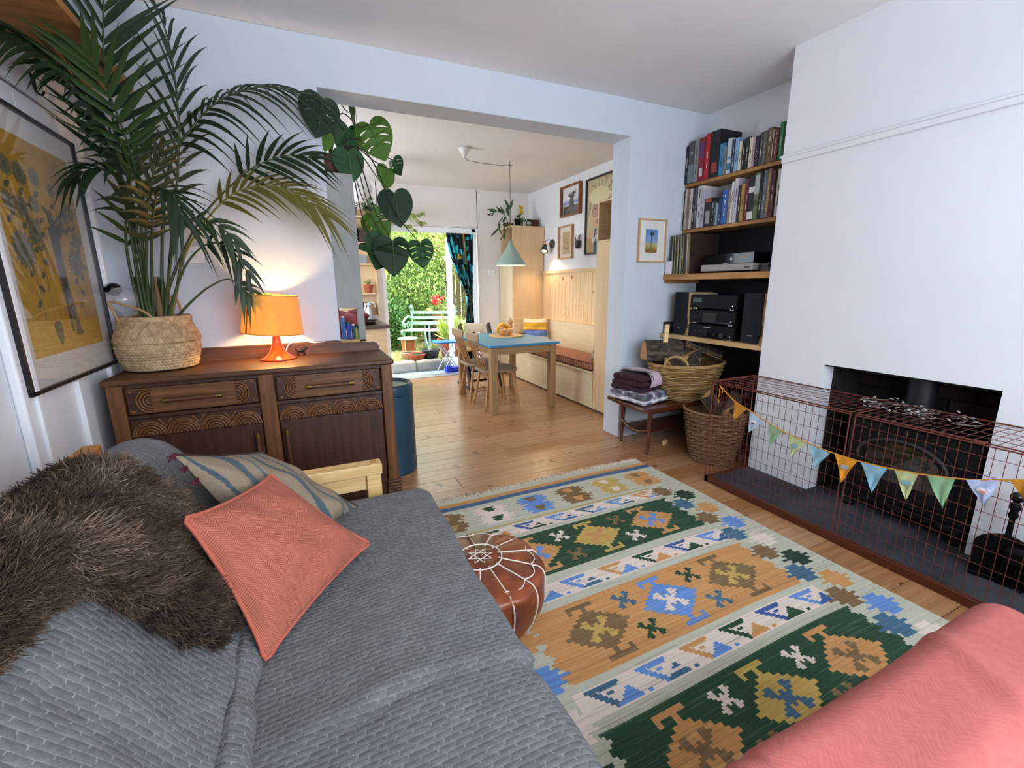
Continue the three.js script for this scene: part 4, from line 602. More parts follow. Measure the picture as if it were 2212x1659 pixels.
    if (tone === 'brown yellow-lettered') { const tt = canvasTex(256, 40, (g, W, H) => { g.fillStyle = '#7a6350'; g.fillRect(0, 0, W, H); g.fillStyle = '#d8b83a'; g.font = 'bold 31px sans-serif'; g.textBaseline = 'middle'; g.textAlign = 'center'; g.fillText('WES ANDERSON', W / 2, H / 2 + 1, W - 8); });
      mesh('spine_title', grid(1, 1, (u, v) => [-.001, lerp(h * .95, h * .1, u), lerp(z * .95, -z * .95, 1 - v)]), S({ map: tt, roughness: .6, side: ds }), t, { keep: 1 }); }
  });
  build(S1, 2.136, 'books on the top alcove shelf', 'top'); build(S2, 1.775, 'books on the second alcove shelf', 'second');
}
{ // records
  const cols = ['purple black', 'pale grey', 'charcoal', 'tan', 'olive', 'cream', 'dark green', 'mint', 'black', 'sage', 'brown', 'grey green', 'ivory', 'beige', 'dark brown'], hexs = [0x2b2530, 0xa8a49c, 0x30302e, 0x8c7a58, 0x55583a, 0xc4b98e, 0x2c382e, 0x8fa088, 0x1b1b1c, 0x6c7862, 0x5a4836, 0x5f6a60, 0xcdbd98, 0xb39a70, 0x2e1c10];
  for (let i = 0; i < 15; i++) { const z = -2.985 + i * .0148, t = thing('record', `${cols[i]} record sleeve, ${ORD[i]} from the left on the thick pine shelf`, 'record', [2.86, 1.408, z], 0, 'records on the thick pine shelf'); t.rotation.x = i > 9 ? -.035 : -.02;
    mesh('sleeve', box(0, .315, 0, .315, -.0045, .0045, .001), flat(hexs[i], .7), t); mesh('spine_edge', box(-.0008, .0005, .01, .305, -.002, .002), flat(hexs[(i + 4) % 15], .7), t); }
  const l = thing('ceramic_lantern', 'small white patterned ceramic lantern with loop at the left end of the record shelf', 'lantern', [2.845, 1.408, -2.99]);
  mesh('body', box(-.018, .018, 0, .108, -.024, .024, .004), flat(0xd9d4d8, .6), l);
  for (let i = 0; i < 6; i++) for (let j = 0; j < 2; j++) mesh('relief_house', box(-.0205, -.016, .008 + i * .016, .02 + i * .016, -.02 + j * .021, -.004 + j * .021, .002), flat(0xe6e2e6, .6), l);
  mesh('loop', tube([[0, .105, -.014], [0, .135, -.012], [0, .143, 0], [0, .135, .012], [0, .105, .014]], .002, 18, 5), mIron, l);
}
{ const t = thing('turntable', 'silver record player with smoked dust cover on the thick pine shelf', 'turntable', [2.85, 1.408, 0]), mSil = flat(0x8d8a80, .45);
  mesh('plinth', box(0, .33, .012, .062, -2.65, -2.2, .006), mSil, t); for (const [x, z] of [[.03, -2.62], [.03, -2.23], [.3, -2.62], [.3, -2.23]]) mesh('foot', T(cyl(.018, .016, .014, 12), x, 0, z), mBlack, t);
  mesh('platter', T(cyl(.145, .145, .014, 40), .17, .062, -2.45), metal(0x9a9a98, .35), t);
  const pc = PH({ color: 0x878d95, transmission: 1, thickness: 0, roughness: .05, specularIntensity: .25 }), cv = mesh('dust_cover', [box(.02, .025, .066, .135, -2.63, -2.21), box(.025, .32, .13, .135, -2.63, -2.21), box(.025, .32, .066, .13, -2.63, -2.625), box(.025, .32, .066, .13, -2.215, -2.21)], pc, t);
  mesh('counterweight', T(cyl(.028, .03, .04, 20), .1, .09, -2.5), flat(0x8a8880, .4), t); mesh('badge', box(.0185, .02, .088, .104, -2.4, -2.385), flat(0xc0c0c0, .3), t); mesh('gold_label', box(.0185, .02, .1, .112, -2.31, -2.28), flat(0xa5802c, .4), t);
  for (let i = 0; i < 4; i++) mesh('button', box(-.002, .008, .064, .067, -2.44 + i * .03, -2.425 + i * .03), flat(0x6a6860, .5), t); mesh('slider', box(-.002, .004, .03, .036, -2.26, -2.22), mBlack, t);
  const a = thing('small_amplifier', 'small dark grey box behind the right end of the record player', 'amplifier', [2.9, 1.408, -2.12]); mesh('case', box(0, .2, 0, .06, -.06, .06, .004), flat(0x23242a, .5), a); mesh('knob', T(cyl(.012, .011, .014, 14), 0, .04, .02, 0, 0, Math.PI / 2), mBlack, a);
}
{ // hi-fi: three stacked units and two speakers
  const fx = 2.86, units = [['black cassette amplifier at the bottom of the hi-fi stack', .908, 1.012, 'amplifier'], ['black tape deck in the middle of the hi-fi stack', 1.02, 1.128, 'tape deck'], ['black tuner with grey display on top of the hi-fi stack', 1.136, 1.246, 'tuner']];
  units.forEach(([l, y0, y1, c], i) => { const t = thing('hifi_unit', l, c, [fx, y0, -2.52], 0, 'stacked hi-fi units'), h = y1 - y0, w = .43;
    mesh('case', box(.01, .33, .006, h, -w / 2, w / 2, .003), mBlack, t); mesh('front_panel', box(0, .012, .004, h - .002, -w / 2, w / 2, .003), mBlack, t);
    for (const z of [-.17, .17]) mesh('chrome_foot', T(cyl(.02, .02, .014, 20), .02, -.008 + .006, z), mChrome, t);
    if (i === 2) mesh('display_window', box(-.0015, .002, .05, .085, -.19, -.1), flat(0x3a4a48, .15), t);
    if (i === 1) { mesh('cassette_door', box(-.003, .002, .012, .085, -.08, .05, .003), flat(0x131418, .15), t); for (let k = 0; k < 5; k++) mesh('key', box(-.006, 0, .012, .022, .07 + k * .025, .09 + k * .025, .001), flat(0x1d1d20, .3), t); }
    if (i === 0) { mesh('badge', box(-.0015, .001, .082, .088, -.06, .0), flat(0xb9b9bd, .3), t); for (let k = 0; k < 3; k++) mesh('knob', T(cyl(.012 + .008 * (k === 2), .011 + .008 * (k === 2), .018, 18), 0, .035, -.02 + k * .07, 0, 0, Math.PI / 2), flat(0x18181b, .3), t); for (let k = 0; k < 4; k++) mesh('slider', box(-.002, .001, .05, .053, -.16 + k * .05, -.13 + k * .05), flat(0x3a3a40, .4), t); }
    mesh('power_button', T(cyl(.006, .006, .006, 10), 0, .03, .19, 0, 0, Math.PI / 2), mChrome, t); });
  const cs = thing('cassette_box', 'flat pale case lying on the left of the tuner', 'case', [fx + .02, 1.246, -2.66]); mesh('lid', box(0, .12, .003, .011, -.07, .06, .002), flat(0x9a8a68, .6), cs); mesh('tray', box(0, .12, 0, .004, -.07, .06), flat(0x857754, .6), cs);
  const pin = (l, z, w) => { const t = thing('speaker', l, 'speaker', [fx, .908, z], 0, 'hi-fi speakers'); mesh('cabinet', box(.014, .25, 0, .352, -w / 2, w / 2 + .03, .003), mShelfPale, t); mesh('grille', extrude([[-w / 2 + .002, .006], [w / 2 - .02, .006], [w / 2 - .012, .05], [w / 2, .06], [w / 2, .13], [w / 2 - .008, .14], [w / 2 - .008, .352], [-w / 2 + .002, .352]], .014, .002).rotateY(-Math.PI / 2).scale(1, 1, 1).translate(.014, 0, 0), flat(0x10131c, .9, { bumpMap: plasterBump, bumpScale: .001 }), t); mesh('badge', box(-.003, .001, .055, .059, -.022, .012), flat(0xb4b4b8, .3), t); return t; };
  pin('black-fronted speaker at the right end of the hi-fi shelf', -2.165, .15); pin('black-fronted speaker left of the hi-fi stack by the wall', -2.835, .14);
  const sm = thing('small_speaker', 'little black box at the far left end of the hi-fi shelf', 'speaker', [2.85, .908, -2.965]); mesh('case', box(0, .1, 0, .098, -.045, .03, .004), flat(0x0c0f18, .6), sm); mesh('badge', box(-.001, .001, .032, .037, -.04, -.005), flat(0xb8b8bc, .3), sm);
  mesh('hifi_cable', tube([[3.19, .87, -2.2], [3.17, .6, -2.21], [3.18, .3, -2.19], [3.16, .03, -2.22]], .0045, 30, 6), flat(0x3a4238, .6)); tag(scene.children[scene.children.length - 1], 'dark cable hanging down below the pale hi-fi shelf', 'cable');
}
// ---------- palm tree picture ----------
function picture(label, o) { // o: centre on wall, w, h, axis ('z' faces +z, 'x' faces -x), depth, frame width, mount, draw, frame mat
  const t = thing('framed_picture', label, 'picture', o.pos, o.axis === 'x' ? -Math.PI / 2 : 0), { w, h, d = .02, f = .014 } = o;
  for (const g of [box(-w / 2, -w / 2 + f, -h / 2, h / 2, 0, d, .002), box(w / 2 - f, w / 2, -h / 2, h / 2, 0, d, .002), box(-w / 2 + f, w / 2 - f, h / 2 - f, h / 2, 0, d, .002), box(-w / 2 + f, w / 2 - f, -h / 2, -h / 2 + f, 0, d, .002)]) mesh('frame_bar', g, o.frame, t);
  mesh('mount', box(-w / 2 + f * .8, w / 2 - f * .8, -h / 2 + f * .8, h / 2 - f * .8, .002, .008), o.mount || mPaper, t);
  const [a, b, c, e] = o.print; mesh('print', grid(1, 1, (u, v) => [lerp(a, b, u), lerp(c, e, v), .0088]), S({ map: o.tex, roughness: .6 }), t, { keep: 1 });
  mesh('glazing', box(-w / 2 + f * .9, w / 2 - f * .9, -h / 2 + f * .9, h / 2 - f * .9, d * .6, d * .6 + .0015), mGlassThin, t); return t;
}
picture('small pale-framed print of a single palm tree beside the alcove', { pos: [2.672, 1.678, ZW], w: .292, h: .345, d: .022, f: .012, frame: mCreamFrame, print: [-.068, .058, -.093, .09], tex: canvasTex(200, 290, (g, w, h) => {
  const gr = g.createLinearGradient(0, 0, 0, h); gr.addColorStop(0, '#5b82c8'); gr.addColorStop(.5, '#86a6d2'); gr.addColorStop(.66, '#c9b878'); gr.addColorStop(1, '#8a5f26'); g.fillStyle = gr; g.fillRect(0, 0, w, h);
  g.strokeStyle = '#1c1a14'; g.lineWidth = 7; g.beginPath(); g.moveTo(100, 60); g.lineTo(98, 235); g.stroke(); g.lineWidth = 3; for (const d of [-38, -20, 20, 36]) { g.beginPath(); g.moveTo(98, 225); g.quadraticCurveTo(98 + d * .4, 240, 98 + d, 258); g.stroke(); }
  const R = rng(2); g.fillStyle = '#173018'; for (let i = 0; i < 46; i++) { const a = R() * 6.28, r = R() * 34; g.beginPath(); g.ellipse(100 + Math.cos(a) * r, 54 + Math.sin(a) * r * .7, 12, 4, a, 0, 7); g.fill(); } }) });
// ---------- side table, blankets, log baskets ----------
{ const t = thing('side_table', 'low teak table with tapered legs and curved end in front of the alcove', 'table', [0, 0, 0]);
  mesh('tabletop', [T(extrude((() => { const s = new THREE.Shape(); s.moveTo(2.29, 2.49); s.lineTo(3.16, 2.49); s.lineTo(3.16, 2.975); s.lineTo(2.255, 2.975); s.quadraticCurveTo(2.215, 2.73, 2.235, 2.51); s.quadraticCurveTo(2.25, 2.49, 2.29, 2.49); return s; })(), .02, .004), 0, 0, 0, -Math.PI / 2).translate(0, .388, 0)], mTeak, t);
  mesh('lip', tube([[2.262, .412, -2.965], [2.232, .412, -2.8], [2.23, .412, -2.65], [2.245, .412, -2.51]], .008, 20, 6), mTeak, t);
  for (const [x, z] of [[2.385, -2.94], [2.37, -2.595], [3.08, -2.94], [3.08, -2.56]]) mesh('leg', [rod([x, 0, z], [x + (x > 2.7 ? -.02 : .01), .39, z], .0125, .021, 12)], mTeak, t);
  mesh('end_rail', [tube([[2.385, .2, -2.94], [2.384, .165, -2.86], [2.38, .15, -2.77], [2.376, .165, -2.68], [2.372, .2, -2.6]], .013, 24, 6)], mTeak, t);
  mesh('side_rail', [box(2.39, 3.08, .33, .385, -2.615, -2.595, .004), box(2.39, 3.08, .33, .385, -2.95, -2.93, .004)], mTeak, t);
  mesh('magazine_shelf', box(2.39, 3.06, .15, .162, -2.93, -2.66, .003), mTeak, t);
}
{ // folded blankets
  const plaid = canvasTex(256, 256, (g, w, h) => { g.fillStyle = '#a9a7ae'; g.fillRect(0, 0, w, h); for (const [x, b, c] of [[10, 34, 'rgba(40,56,80,.55)'], [60, 10, 'rgba(230,228,230,.7)'], [84, 40, 'rgba(60,84,96,.5)'], [140, 8, 'rgba(110,60,60,.5)'], [164, 44, 'rgba(36,40,56,.5)'], [222, 16, 'rgba(235,232,235,.7)']]) { g.fillStyle = c; g.fillRect(x, 0, b, h); g.fillRect(0, x, w, b); } }); plaid.wrapS = plaid.wrapT = THREE.RepeatWrapping; plaid.repeat.set(3.2, 3.2);
  const mPl = S({ map: plaid, roughness: .95, bumpMap: plasterBump, bumpScale: .002 }), mPk = S({ color: 0xbfa6b2, roughness: .95, bumpMap: plasterBump, bumpScale: .003 }), mMar = S({ color: 0x33141e, roughness: .95, bumpMap: plasterBump, bumpScale: .004 });
  const fb = (name, label, cat, m, x0, x1, y0, h, z0, z1, ry, layers, extra) => { const t = thing(name, label, cat, [(x0 + x1) / 2, y0, (z0 + z1) / 2], ry); const w = x1 - x0, d = z1 - z0, lh = h / layers; for (let i = 0; i < layers; i++) mesh('fold', T(softBox(w - i * .006, lh * 1.04, d - i * .008, lh * .48, [20, 6, 22], q => { q.y += .006 * Math.sin(q.x * 14 + i) * Math.sin(q.z * 11 + i * 2) + .01 * Math.cos(q.z / d * 3); q.x += .006 * Math.sin(q.z * 20 + i * 3); q.z += .006 * Math.sin(q.x * 16 + i); }), 0, lh * (i + .5), 0), m[i % m.length], t); if (extra) extra(t, w, d); return t; };
  fb('plaid_blanket', 'grey and blue plaid blanket folded flat on the teak table', 'blanket', [mPl], 2.235, 2.545, .415, .085, -2.93, -2.58, .2, 2);
  fb('pink_blanket', 'pale pink and maroon blanket folded on top of the plaid one', 'blanket', [mMar, mMar, mMar], 2.245, 2.525, .498, .13, -2.93, -2.63, .25, 3, (t, w, d) => {
    const wrap = (x0, x1, m, n, o) => mesh(n, grid(10, 26, (u, v) => { const x = lerp(x0, x1, u); let y, z; if (v < .7) { z = lerp(-d / 2 + .03, d / 2 - .03, v / .7); y = .157 - .014 * (x / w) ** 2; } else { const q = (v - .7) / .3 * Math.PI * .75; z = d / 2 - .03 + .052 * Math.sin(q); y = .09 + .067 * Math.cos(q); } const e = sstep(.8, 1, x / (w / 2)); return [x + .012 * e, y + o - .03 * e + .003 * Math.sin(z * 30 + x * 25), z]; }), S({ color: m, roughness: .95, side: ds, bumpMap: plasterBump, bumpScale: .003 }), t);
    wrap(-.05, w / 2, 0xcdb6c2, 'pink_panel', .003); for (const [a, b, c] of [[-.046, -.037, 0x14141c], [-.034, -.03, 0xeeeaec], [-.027, -.018, 0x14141c]]) wrap(a, b, c, 'border_stripe', .006);
    const R = rng(12), fr = []; for (let i = 0; i < 30; i++) { const x = -.1 + i * .006; fr.push(tube([[x + .08, .136, -.13], [x + .08 + .01 * (R() - .5), .142, -.145], [x + .08 + .02 * (R() - .5), .134, -.165]], .0016, 5, 4)); } mesh('fringe', fr, flat(0x3c3440, .9), t, { kind: 'stuff' }); });
}
function wicker(name, label, pos, r0, r1, h, cane, cane2, rows, stakes, ell = 1, handles = []) {
  const t = thing(name, label, 'basket', pos), rad = y => lerp(r0, r1, Math.pow(y / h, .8)), ws = [], R = rng(rows * 7 + stakes);
  for (let i = 0; i < rows; i++) { const y = (i + .5) / rows * h, n = stakes * 4, pts = []; for (let k = 0; k < n; k++) { const a = k / n * 6.2832, s = Math.cos(a * stakes / 1 * .5 + (i % 2) * Math.PI) * .006, r = rad(y) + s; pts.push(V(Math.cos(a) * r * ell, y + .0015 * Math.sin(a * 5 + i), Math.sin(a) * r)); } ws.push(new THREE.TubeGeometry(new THREE.CatmullRomCurve3(pts, true), n, h / rows * .5, 4, true)); }
  const half = ws.filter((_, i) => i % 3), oth = ws.filter((_, i) => i % 3 === 0);
  mesh('weave', half, cane, t); mesh('weave', oth, cane2, t);
  const st = []; for (let k = 0; k < stakes; k++) { const a = (k + .25) / stakes * 6.2832; st.push(rod([Math.cos(a) * r0 * ell, 0, Math.sin(a) * r0], [Math.cos(a) * rad(h) * ell, h, Math.sin(a) * rad(h)], .0035, .0035, 5)); } mesh('stakes', st, cane2, t);
  mesh('liner', lathe([[0, .004], [r0 - .012, .004], [r1 - .014, h - .01]], 32).scale(ell, 1, 1), S({ color: 0x755538, roughness: .9, side: ds }), t);
  const rim = o => { const pts = []; for (let k = 0; k < 90; k++) { const a = k / 90 * 6.2832; pts.push(V(Math.cos(a) * (r1 + .004 * Math.cos(a * 30 + o)) * ell, h + .004 + .005 * Math.sin(a * 30 + o), Math.sin(a) * (r1 + .004 * Math.cos(a * 30 + o)))); } return new THREE.TubeGeometry(new THREE.CatmullRomCurve3(pts, true), 180, .006, 5, true); };
  mesh('rim', [rim(0), rim(2.1), rim(4.2)], cane, t);
  handles.forEach(a0 => mesh('handle', [0, .009].map(o => tube(Array.from({ length: 9 }, (_, k) => { const q = k / 8 * Math.PI, a = a0 + Math.cos(q) * .3; return V(Math.cos(a) * (r1 + o) * ell, h + Math.sin(q) * .085, Math.sin(a) * (r1 + o)); }), .009, 26, 6)), cane, t));
  return t;
}
const caneG = flat(0xb08c56, .7), caneG2 = flat(0x8d6c3c, .75), caneB = flat(0x947252, .75), caneB2 = flat(0x755538, .8);
wicker('log_basket', 'wide golden wicker basket full of logs on the teak table', [2.805, .412, -2.68], .165, .255, .29, caneG, caneG2, 20, 26, 1.28, [2.5, 5.9]);
wicker('floor_basket', 'brown wicker basket on the floor inside the corner of the cage', [2.755, 0, -2.31], .15, .23, .4, caneB, caneB2, 34, 26, .96, [1.9, 5.0]);
{ const R = rng(91), log = (label, pos, L, r, rot, half) => { const t = thing('log', label, 'log', pos); t.rotation.set(...rot); const seg = 16, ph = R() * 6, sh = []; for (let k = 0; k < seg; k++) { const a = k / seg * (half ? Math.PI : 6.2832), rr = r * (.9 + .16 * Math.sin(a * 3 + ph) + .06 * R()); sh.push([Math.cos(a) * rr, Math.sin(a) * rr * .9]); } if (half) sh.push([-r * .95, 0]);
    mesh('bark', extrude(sh, L, 0).translate(0, 0, -L / 2), mBark, t); for (const s of [-1, 1]) mesh('cut_end', T(extrude(sh.map(p => [p[0] * .9, p[1] * .9 + (half ? .004 : 0)]), .003, 0), 0, 0, s * (L / 2 + .0) - (s < 0 ? .003 : 0)), mLogEnd, t); if (half) mesh('split_face', box(-r * .93, r * .93, -.004, .003, -L / 2 + .003, L / 2 - .003), mLogEnd, t); };
  log('thick bark-covered log leaning on the left of the golden basket', [2.6, .79, -2.74], .3, .1, [.1, 1.15, .1]);
  log('flat split log standing in the middle of the golden basket', [2.78, .78, -2.64], .3, .085, [.35, 1.9, 2.4], true);
  log('dark grey split log at the right of the golden basket', [2.95, .77, -2.66], .28, .09, [.5, .7, -.6], true);
  log('brown log lying behind the others in the golden basket', [2.88, .75, -2.78], .26, .06, [.2, .3, .3]);
  log('pale split log at the front rim of the golden basket', [2.67, .72, -2.6], .28, .05, [.1, 1.5, .4], true);
  log('split log in the brown floor basket', [2.74, .42, -2.3], .26, .06, [1.2, .6, .3], true);
  log('pale log end in the brown floor basket behind the bunting', [2.84, .43, -2.24], .22, .055, [.9, 2.2, .2]);
  const w = thing('wood_offcut', 'small pale wooden offcut standing on top of the left log', 'wood block', [2.57, .945, -2.68]); w.rotation.set(.1, .9, -.28); mesh('block', box(-.045, .045, -.07, .07, -.015, .015, .003), mPine, w); mesh('end_grain', box(-.043, .043, .0695, .0715, -.013, .013), mLogEnd, w);
  const k = thing('toy_blocks', 'pair of small pale blocks on the floor under the teak table', 'block', [2.66, 0, -2.705], .3); mesh('block', box(-.026, -.002, 0, .04, -.012, .012, .002), mPine, k); mesh('block', box(.002, .026, 0, .042, -.014, .01, .002), mPine, k);
}
// ---------- stove ----------
{ const t = thing('stove', 'black cast-iron wood stove with arched door glass in the fireplace', 'stove', [0, 0, 0]), zc = -1.15, w = .29;
  mesh('body', box(2.84, 3.12, .13, .575, zc - w, zc + w, .015), mIron, t); mesh('top_plate', box(2.815, 3.14, .575, .6, zc - w - .025, zc + w + .025, .006), mIron, t); mesh('base_plate', box(2.82, 3.13, .105, .135, zc - w - .015, zc + w + .015, .006), mIron, t);
  for (const [x, z] of [[2.86, zc - .24], [2.86, zc + .24], [3.08, zc - .24], [3.08, zc + .24]]) mesh('leg', lathe([[0, 0], [.03, 0], [.026, .012], [.018, .04], [.026, .07], [0, .07]], 14).translate(x, .037, z), mIron, t);
  const arch = (r, y0, yc) => { const s = []; s.push([-r, y0]); s.push([r, y0]); for (let k = 0; k <= 18; k++) { const a = k / 18 * Math.PI; s.push([Math.cos(a) * r, yc + Math.sin(a) * r * .62]); } return s; };
  const place = g => g.rotateY(-Math.PI / 2).translate(2.842, 0, zc - .02);
  const door = mesh('door', place(extrude(arch(.235, .19, .38), .018, .004, [arch(.175, .25, .375).reverse()])), mIron, t);
  mesh('door_glass', place(extrude(arch(.176, .25, .375), .006, 0)), PH({ color: 0x1c1712, roughness: .12, clearcoat: 1 }), door);
  mesh('arch_moulding', tube(arch(.2, .22, .375).slice(2).map(p => place(new THREE.BufferGeometry().setFromPoints([V(p[0], p[1], .022)]))).map(g => V(g.attributes.position.getX(0), g.attributes.position.getY(0), g.attributes.position.getZ(0))), .011, 40, 6), flat(0x2a2829, .6), door);
  mesh('door_handle', [rod([2.82, .36, zc + .225], [2.775, .36, zc + .225], .008), T(new THREE.SphereGeometry(.018, 14, 10), 2.77, .36, zc + .225)], mIron, door);
  mesh('flue_pipe', T(cyl(.065, .065, .3, 28), 3.0, .6, zc - .05), flat(0x14181d, .5), t); mesh('flue_collar', T(lathe([[.09, 0], [.09, .012], [.068, .03], [.064, .03]], 28), 3.0, .598, zc - .05), mIron, t);
}
// ---------- fireguard cage ----------
{ const t = thing('wire_cage', 'long rust-brown wire crate standing round the hearth as a fireguard', 'wire cage', [0, 0, 0]), X0 = 2.4, X1 = 2.795, Z0 = -2.05, Z1 = -.24, Y1 = .7, rw = .0013, s = 5;
  const zj = -1.21, pan = (name, a) => mesh(name, a, mRust, t), wire = (a, b, r = rw) => rod(a, b, r, r, s);
  for (const [a, b] of [[Z0, zj - .012], [zj + .012, Z1]]) {
    const f = [], n = Math.round((b - a) / .036); for (let i = 1; i < n; i++) { const z = lerp(a, b, i / n); f.push(wire([X0, .03, z], [X0, Y1, z])); } for (let i = 0; i < 9; i++) f.push(wire([X0, .05 + i * .075, a], [X0, .05 + i * .075, b]));
    f.push(wire([X0, .03, a], [X0, Y1, a], .0036), wire([X0, .03, b], [X0, Y1, b], .0036), wire([X0, Y1 - .004, a], [X0, Y1 - .004, b], .0036), wire([X0, .03, a], [X0, .03, b], .0036)); pan('front_panel', f);
    const g = [], m = Math.round((b - a) / .036); for (let i = 1; i < m; i++) { const z = lerp(a, b, i / m); g.push(wire([X0, Y1 + .006, z], [X1, Y1 + .006, z])); } for (let i = 1; i < 5; i++) { const x = lerp(X0, X1, i / 5); g.push(wire([x, Y1 + .006, a], [x, Y1 + .006, b])); }
    g.push(wire([X0, Y1 + .006, a], [X0, Y1 + .006, b], .0036), wire([X1, Y1 + .006, a], [X1, Y1 + .006, b], .0036), wire([X0, Y1 + .006, a], [X1, Y1 + .006, a], .003), wire([X0, Y1 + .006, b], [X1, Y1 + .006, b], .003)); pan('top_panel', g);
  }
  const e = []; for (let i = 1; i < 11; i++) { const x = lerp(X0, X1, i / 11); e.push(wire([x, .03, Z0], [x, Y1, Z0])); } for (let i = 0; i < 9; i++) e.push(wire([X0, .05 + i * .075, Z0], [X1, .05 + i * .075, Z0])); e.push(wire([X0, .0, Z0], [X0, Y1, Z0], .0042), wire([X1, .03, Z0], [X1, Y1, Z0], .0042), wire([X0, Y1, Z0], [X1, Y1, Z0], .0036)); pan('end_panel', e);
  for (const z of [-1.72, -.75]) mesh('hinge_clip', box(X0 - .006, X0 + .006, Y1 - .004, Y1 + .01, z - .016, z + .016, .003), mRust, t);
  for (const y of [.04, .36]) mesh('joint_clip', box(X0 - .006, X0 + .006, y, y + .014, zj - .016, zj + .016, .003), mRust, t);
  mesh('corner_clip', box(X0 - .008, X0 + .008, Y1 - .1, Y1 - .02, Z0 - .008, Z0 + .006, .003), mRust, t);
}
// ---------- bunting on the cage ----------
{ const t = thing('bunting', 'string of triangular cloth flags tied along the wire cage', 'bunting', [0, 0, 0]), x = 2.386;
  const line = [[-1.988, .69], [-1.868, .614], [-1.754, .578], [-1.627, .536], [-1.499, .505], [-1.382, .488], [-1.252, .479], [-1.135, .479], [-1, .492], [-.884, .512], [-.76, .543], [-.639, .59], [-.5, .65]].map(p => V(x, p[1], p[0]));
  const cv = new THREE.CatmullRomCurve3(line); mesh('tape', tube(line, .0035, 120, 5), flat(0xd08a24, .8), t); mesh('tie', tube([[x, .665, -1.985], [x - .006, .64, -1.975], [x, .6, -1.99], [x - .004, .575, -1.978]], .0035, 16, 5), flat(0xd08a24, .8), t); mesh('tie', tube([[x, .665, -1.985], [x - .008, .68, -1.97], [x - .006, .655, -1.955], [x, .64, -1.965]], .003, 16, 5), flat(0xd08a24, .8), t);
  const F = [[-1.868, .614, -1.768, .588, -1.852, .496, 'c98a2c', 0], [-1.754, .578, -1.652, .542, -1.745, .443, 'b9cbe2', 1], [-1.627, .536, -1.536, .512, -1.606, .402, '93b58c', 0], [-1.499, .505, -1.405, .488, -1.472, .38, 'c2cc92', 2], [-1.382, .488, -1.277, .476, -1.338, .369, '8fbccb', 0], [-1.252, .479, -1.153, .475, -1.204, .344, 'e59b22', 3], [-1.135, .479, -1.028, .487, -1.069, .353, '8cbccc', 0], [-1, .492, -.911, .506, -.937, .368, 'c5cc94', 2], [-.884, .512, -.791, .533, -.811, .388, '8fbb90', 0], [-.76, .543, -.669, .578, -.689, .448, 'b4c4e2', 1], [-.639, .59, -.561, .622, -.579, .511, 'bd8420', 0]];
  const clothB = tex(64, 64, (u, v) => .5 + .3 * Math.sin(u * 6.283 * 16) * Math.sin(v * 6.283 * 16), false, [.02, .02]);
  F.forEach(([a, ya, b, yb, zm, yt0, c, k], i) => { const H = (ya + yb) / 2 - yt0, sheet = (o) => grid(8, 10, (u, v) => { const kk = 1 - v, zt = lerp(a, b, u), yt = lerp(ya, yb, u), z = lerp(zm, zt, kk), y = lerp((ya + yb) / 2 - H, yt, kk); return [x - .004 + o + .004 * Math.sin(z * 90 + y * 40 + i) * v + .003 * Math.sin(u * 9 + v * 6 + i), y, z]; });
    const g2 = sheet(.0016); g2.index.array.reverse(); g2.computeVertexNormals(); const fl = mesh('flag', [sheet(0), g2], S({ color: parseInt(c, 16), roughness: .9, bumpMap: clothB, bumpScale: .0006, side: ds }), t);
    if (k) { const cc = [0, 0xe4dfe6, 0x86b0b4, 0xaaa8a4][k]; mesh('applique', [T(new THREE.SphereGeometry(1, 14, 8).scale(.0014, .013, .019), x - .0085, (ya + yb) / 2 - H * .38, (a + b) / 2 * .6 + zm * .4), T(new THREE.SphereGeometry(1, 10, 8).scale(.0014, .007, .008), x - .0092, (ya + yb) / 2 - H * .31, (a + b) / 2 * .6 + zm * .4 + .016)], flat(cc, .9), fl); if (k === 1) mesh('applique', T(new THREE.SphereGeometry(1, 10, 8).scale(.0014, .006, .012), x - .0094, (ya + yb) / 2 - H * .42, (a + b) / 2 * .6 + zm * .4), flat(i > 5 ? 0xc98d8a : 0x6a4a7a, .9), fl); } });
}
// ---------- tangled leaf garland on the cage ----------
{ const t = thing('leaf_garland', 'tangled string of small silvery leaf lights heaped on the cage', 'garland', [2.6, .712, -1.06]), R = rng(44), pts = []; for (let i = 0; i < 46; i++) pts.push(V((R() - .5) * .22, .004 + R() * .028, lerp(-.2, .2, (i / 46 + (R() - .5) * .35))));
  mesh('wire', tube(pts, .0012, 420, 4), metal(0xb8b0a8, .3), t); const lg = T(new THREE.SphereGeometry(1, 10, 6).scale(.011, .0014, .006), .01, 0, 0), sh = metal(0xd4d2d0, .25);
  for (let i = 0; i < 52; i++) { const p = pts[i % 46], l = mesh('leaf', lg.clone(), sh, t); l.position.set(p.x + (R() - .5) * .03, p.y + R() * .01, p.z + (R() - .5) * .03); l.rotation.set((R() - .5) * .8, R() * 6.28, (R() - .5) * .8); } }
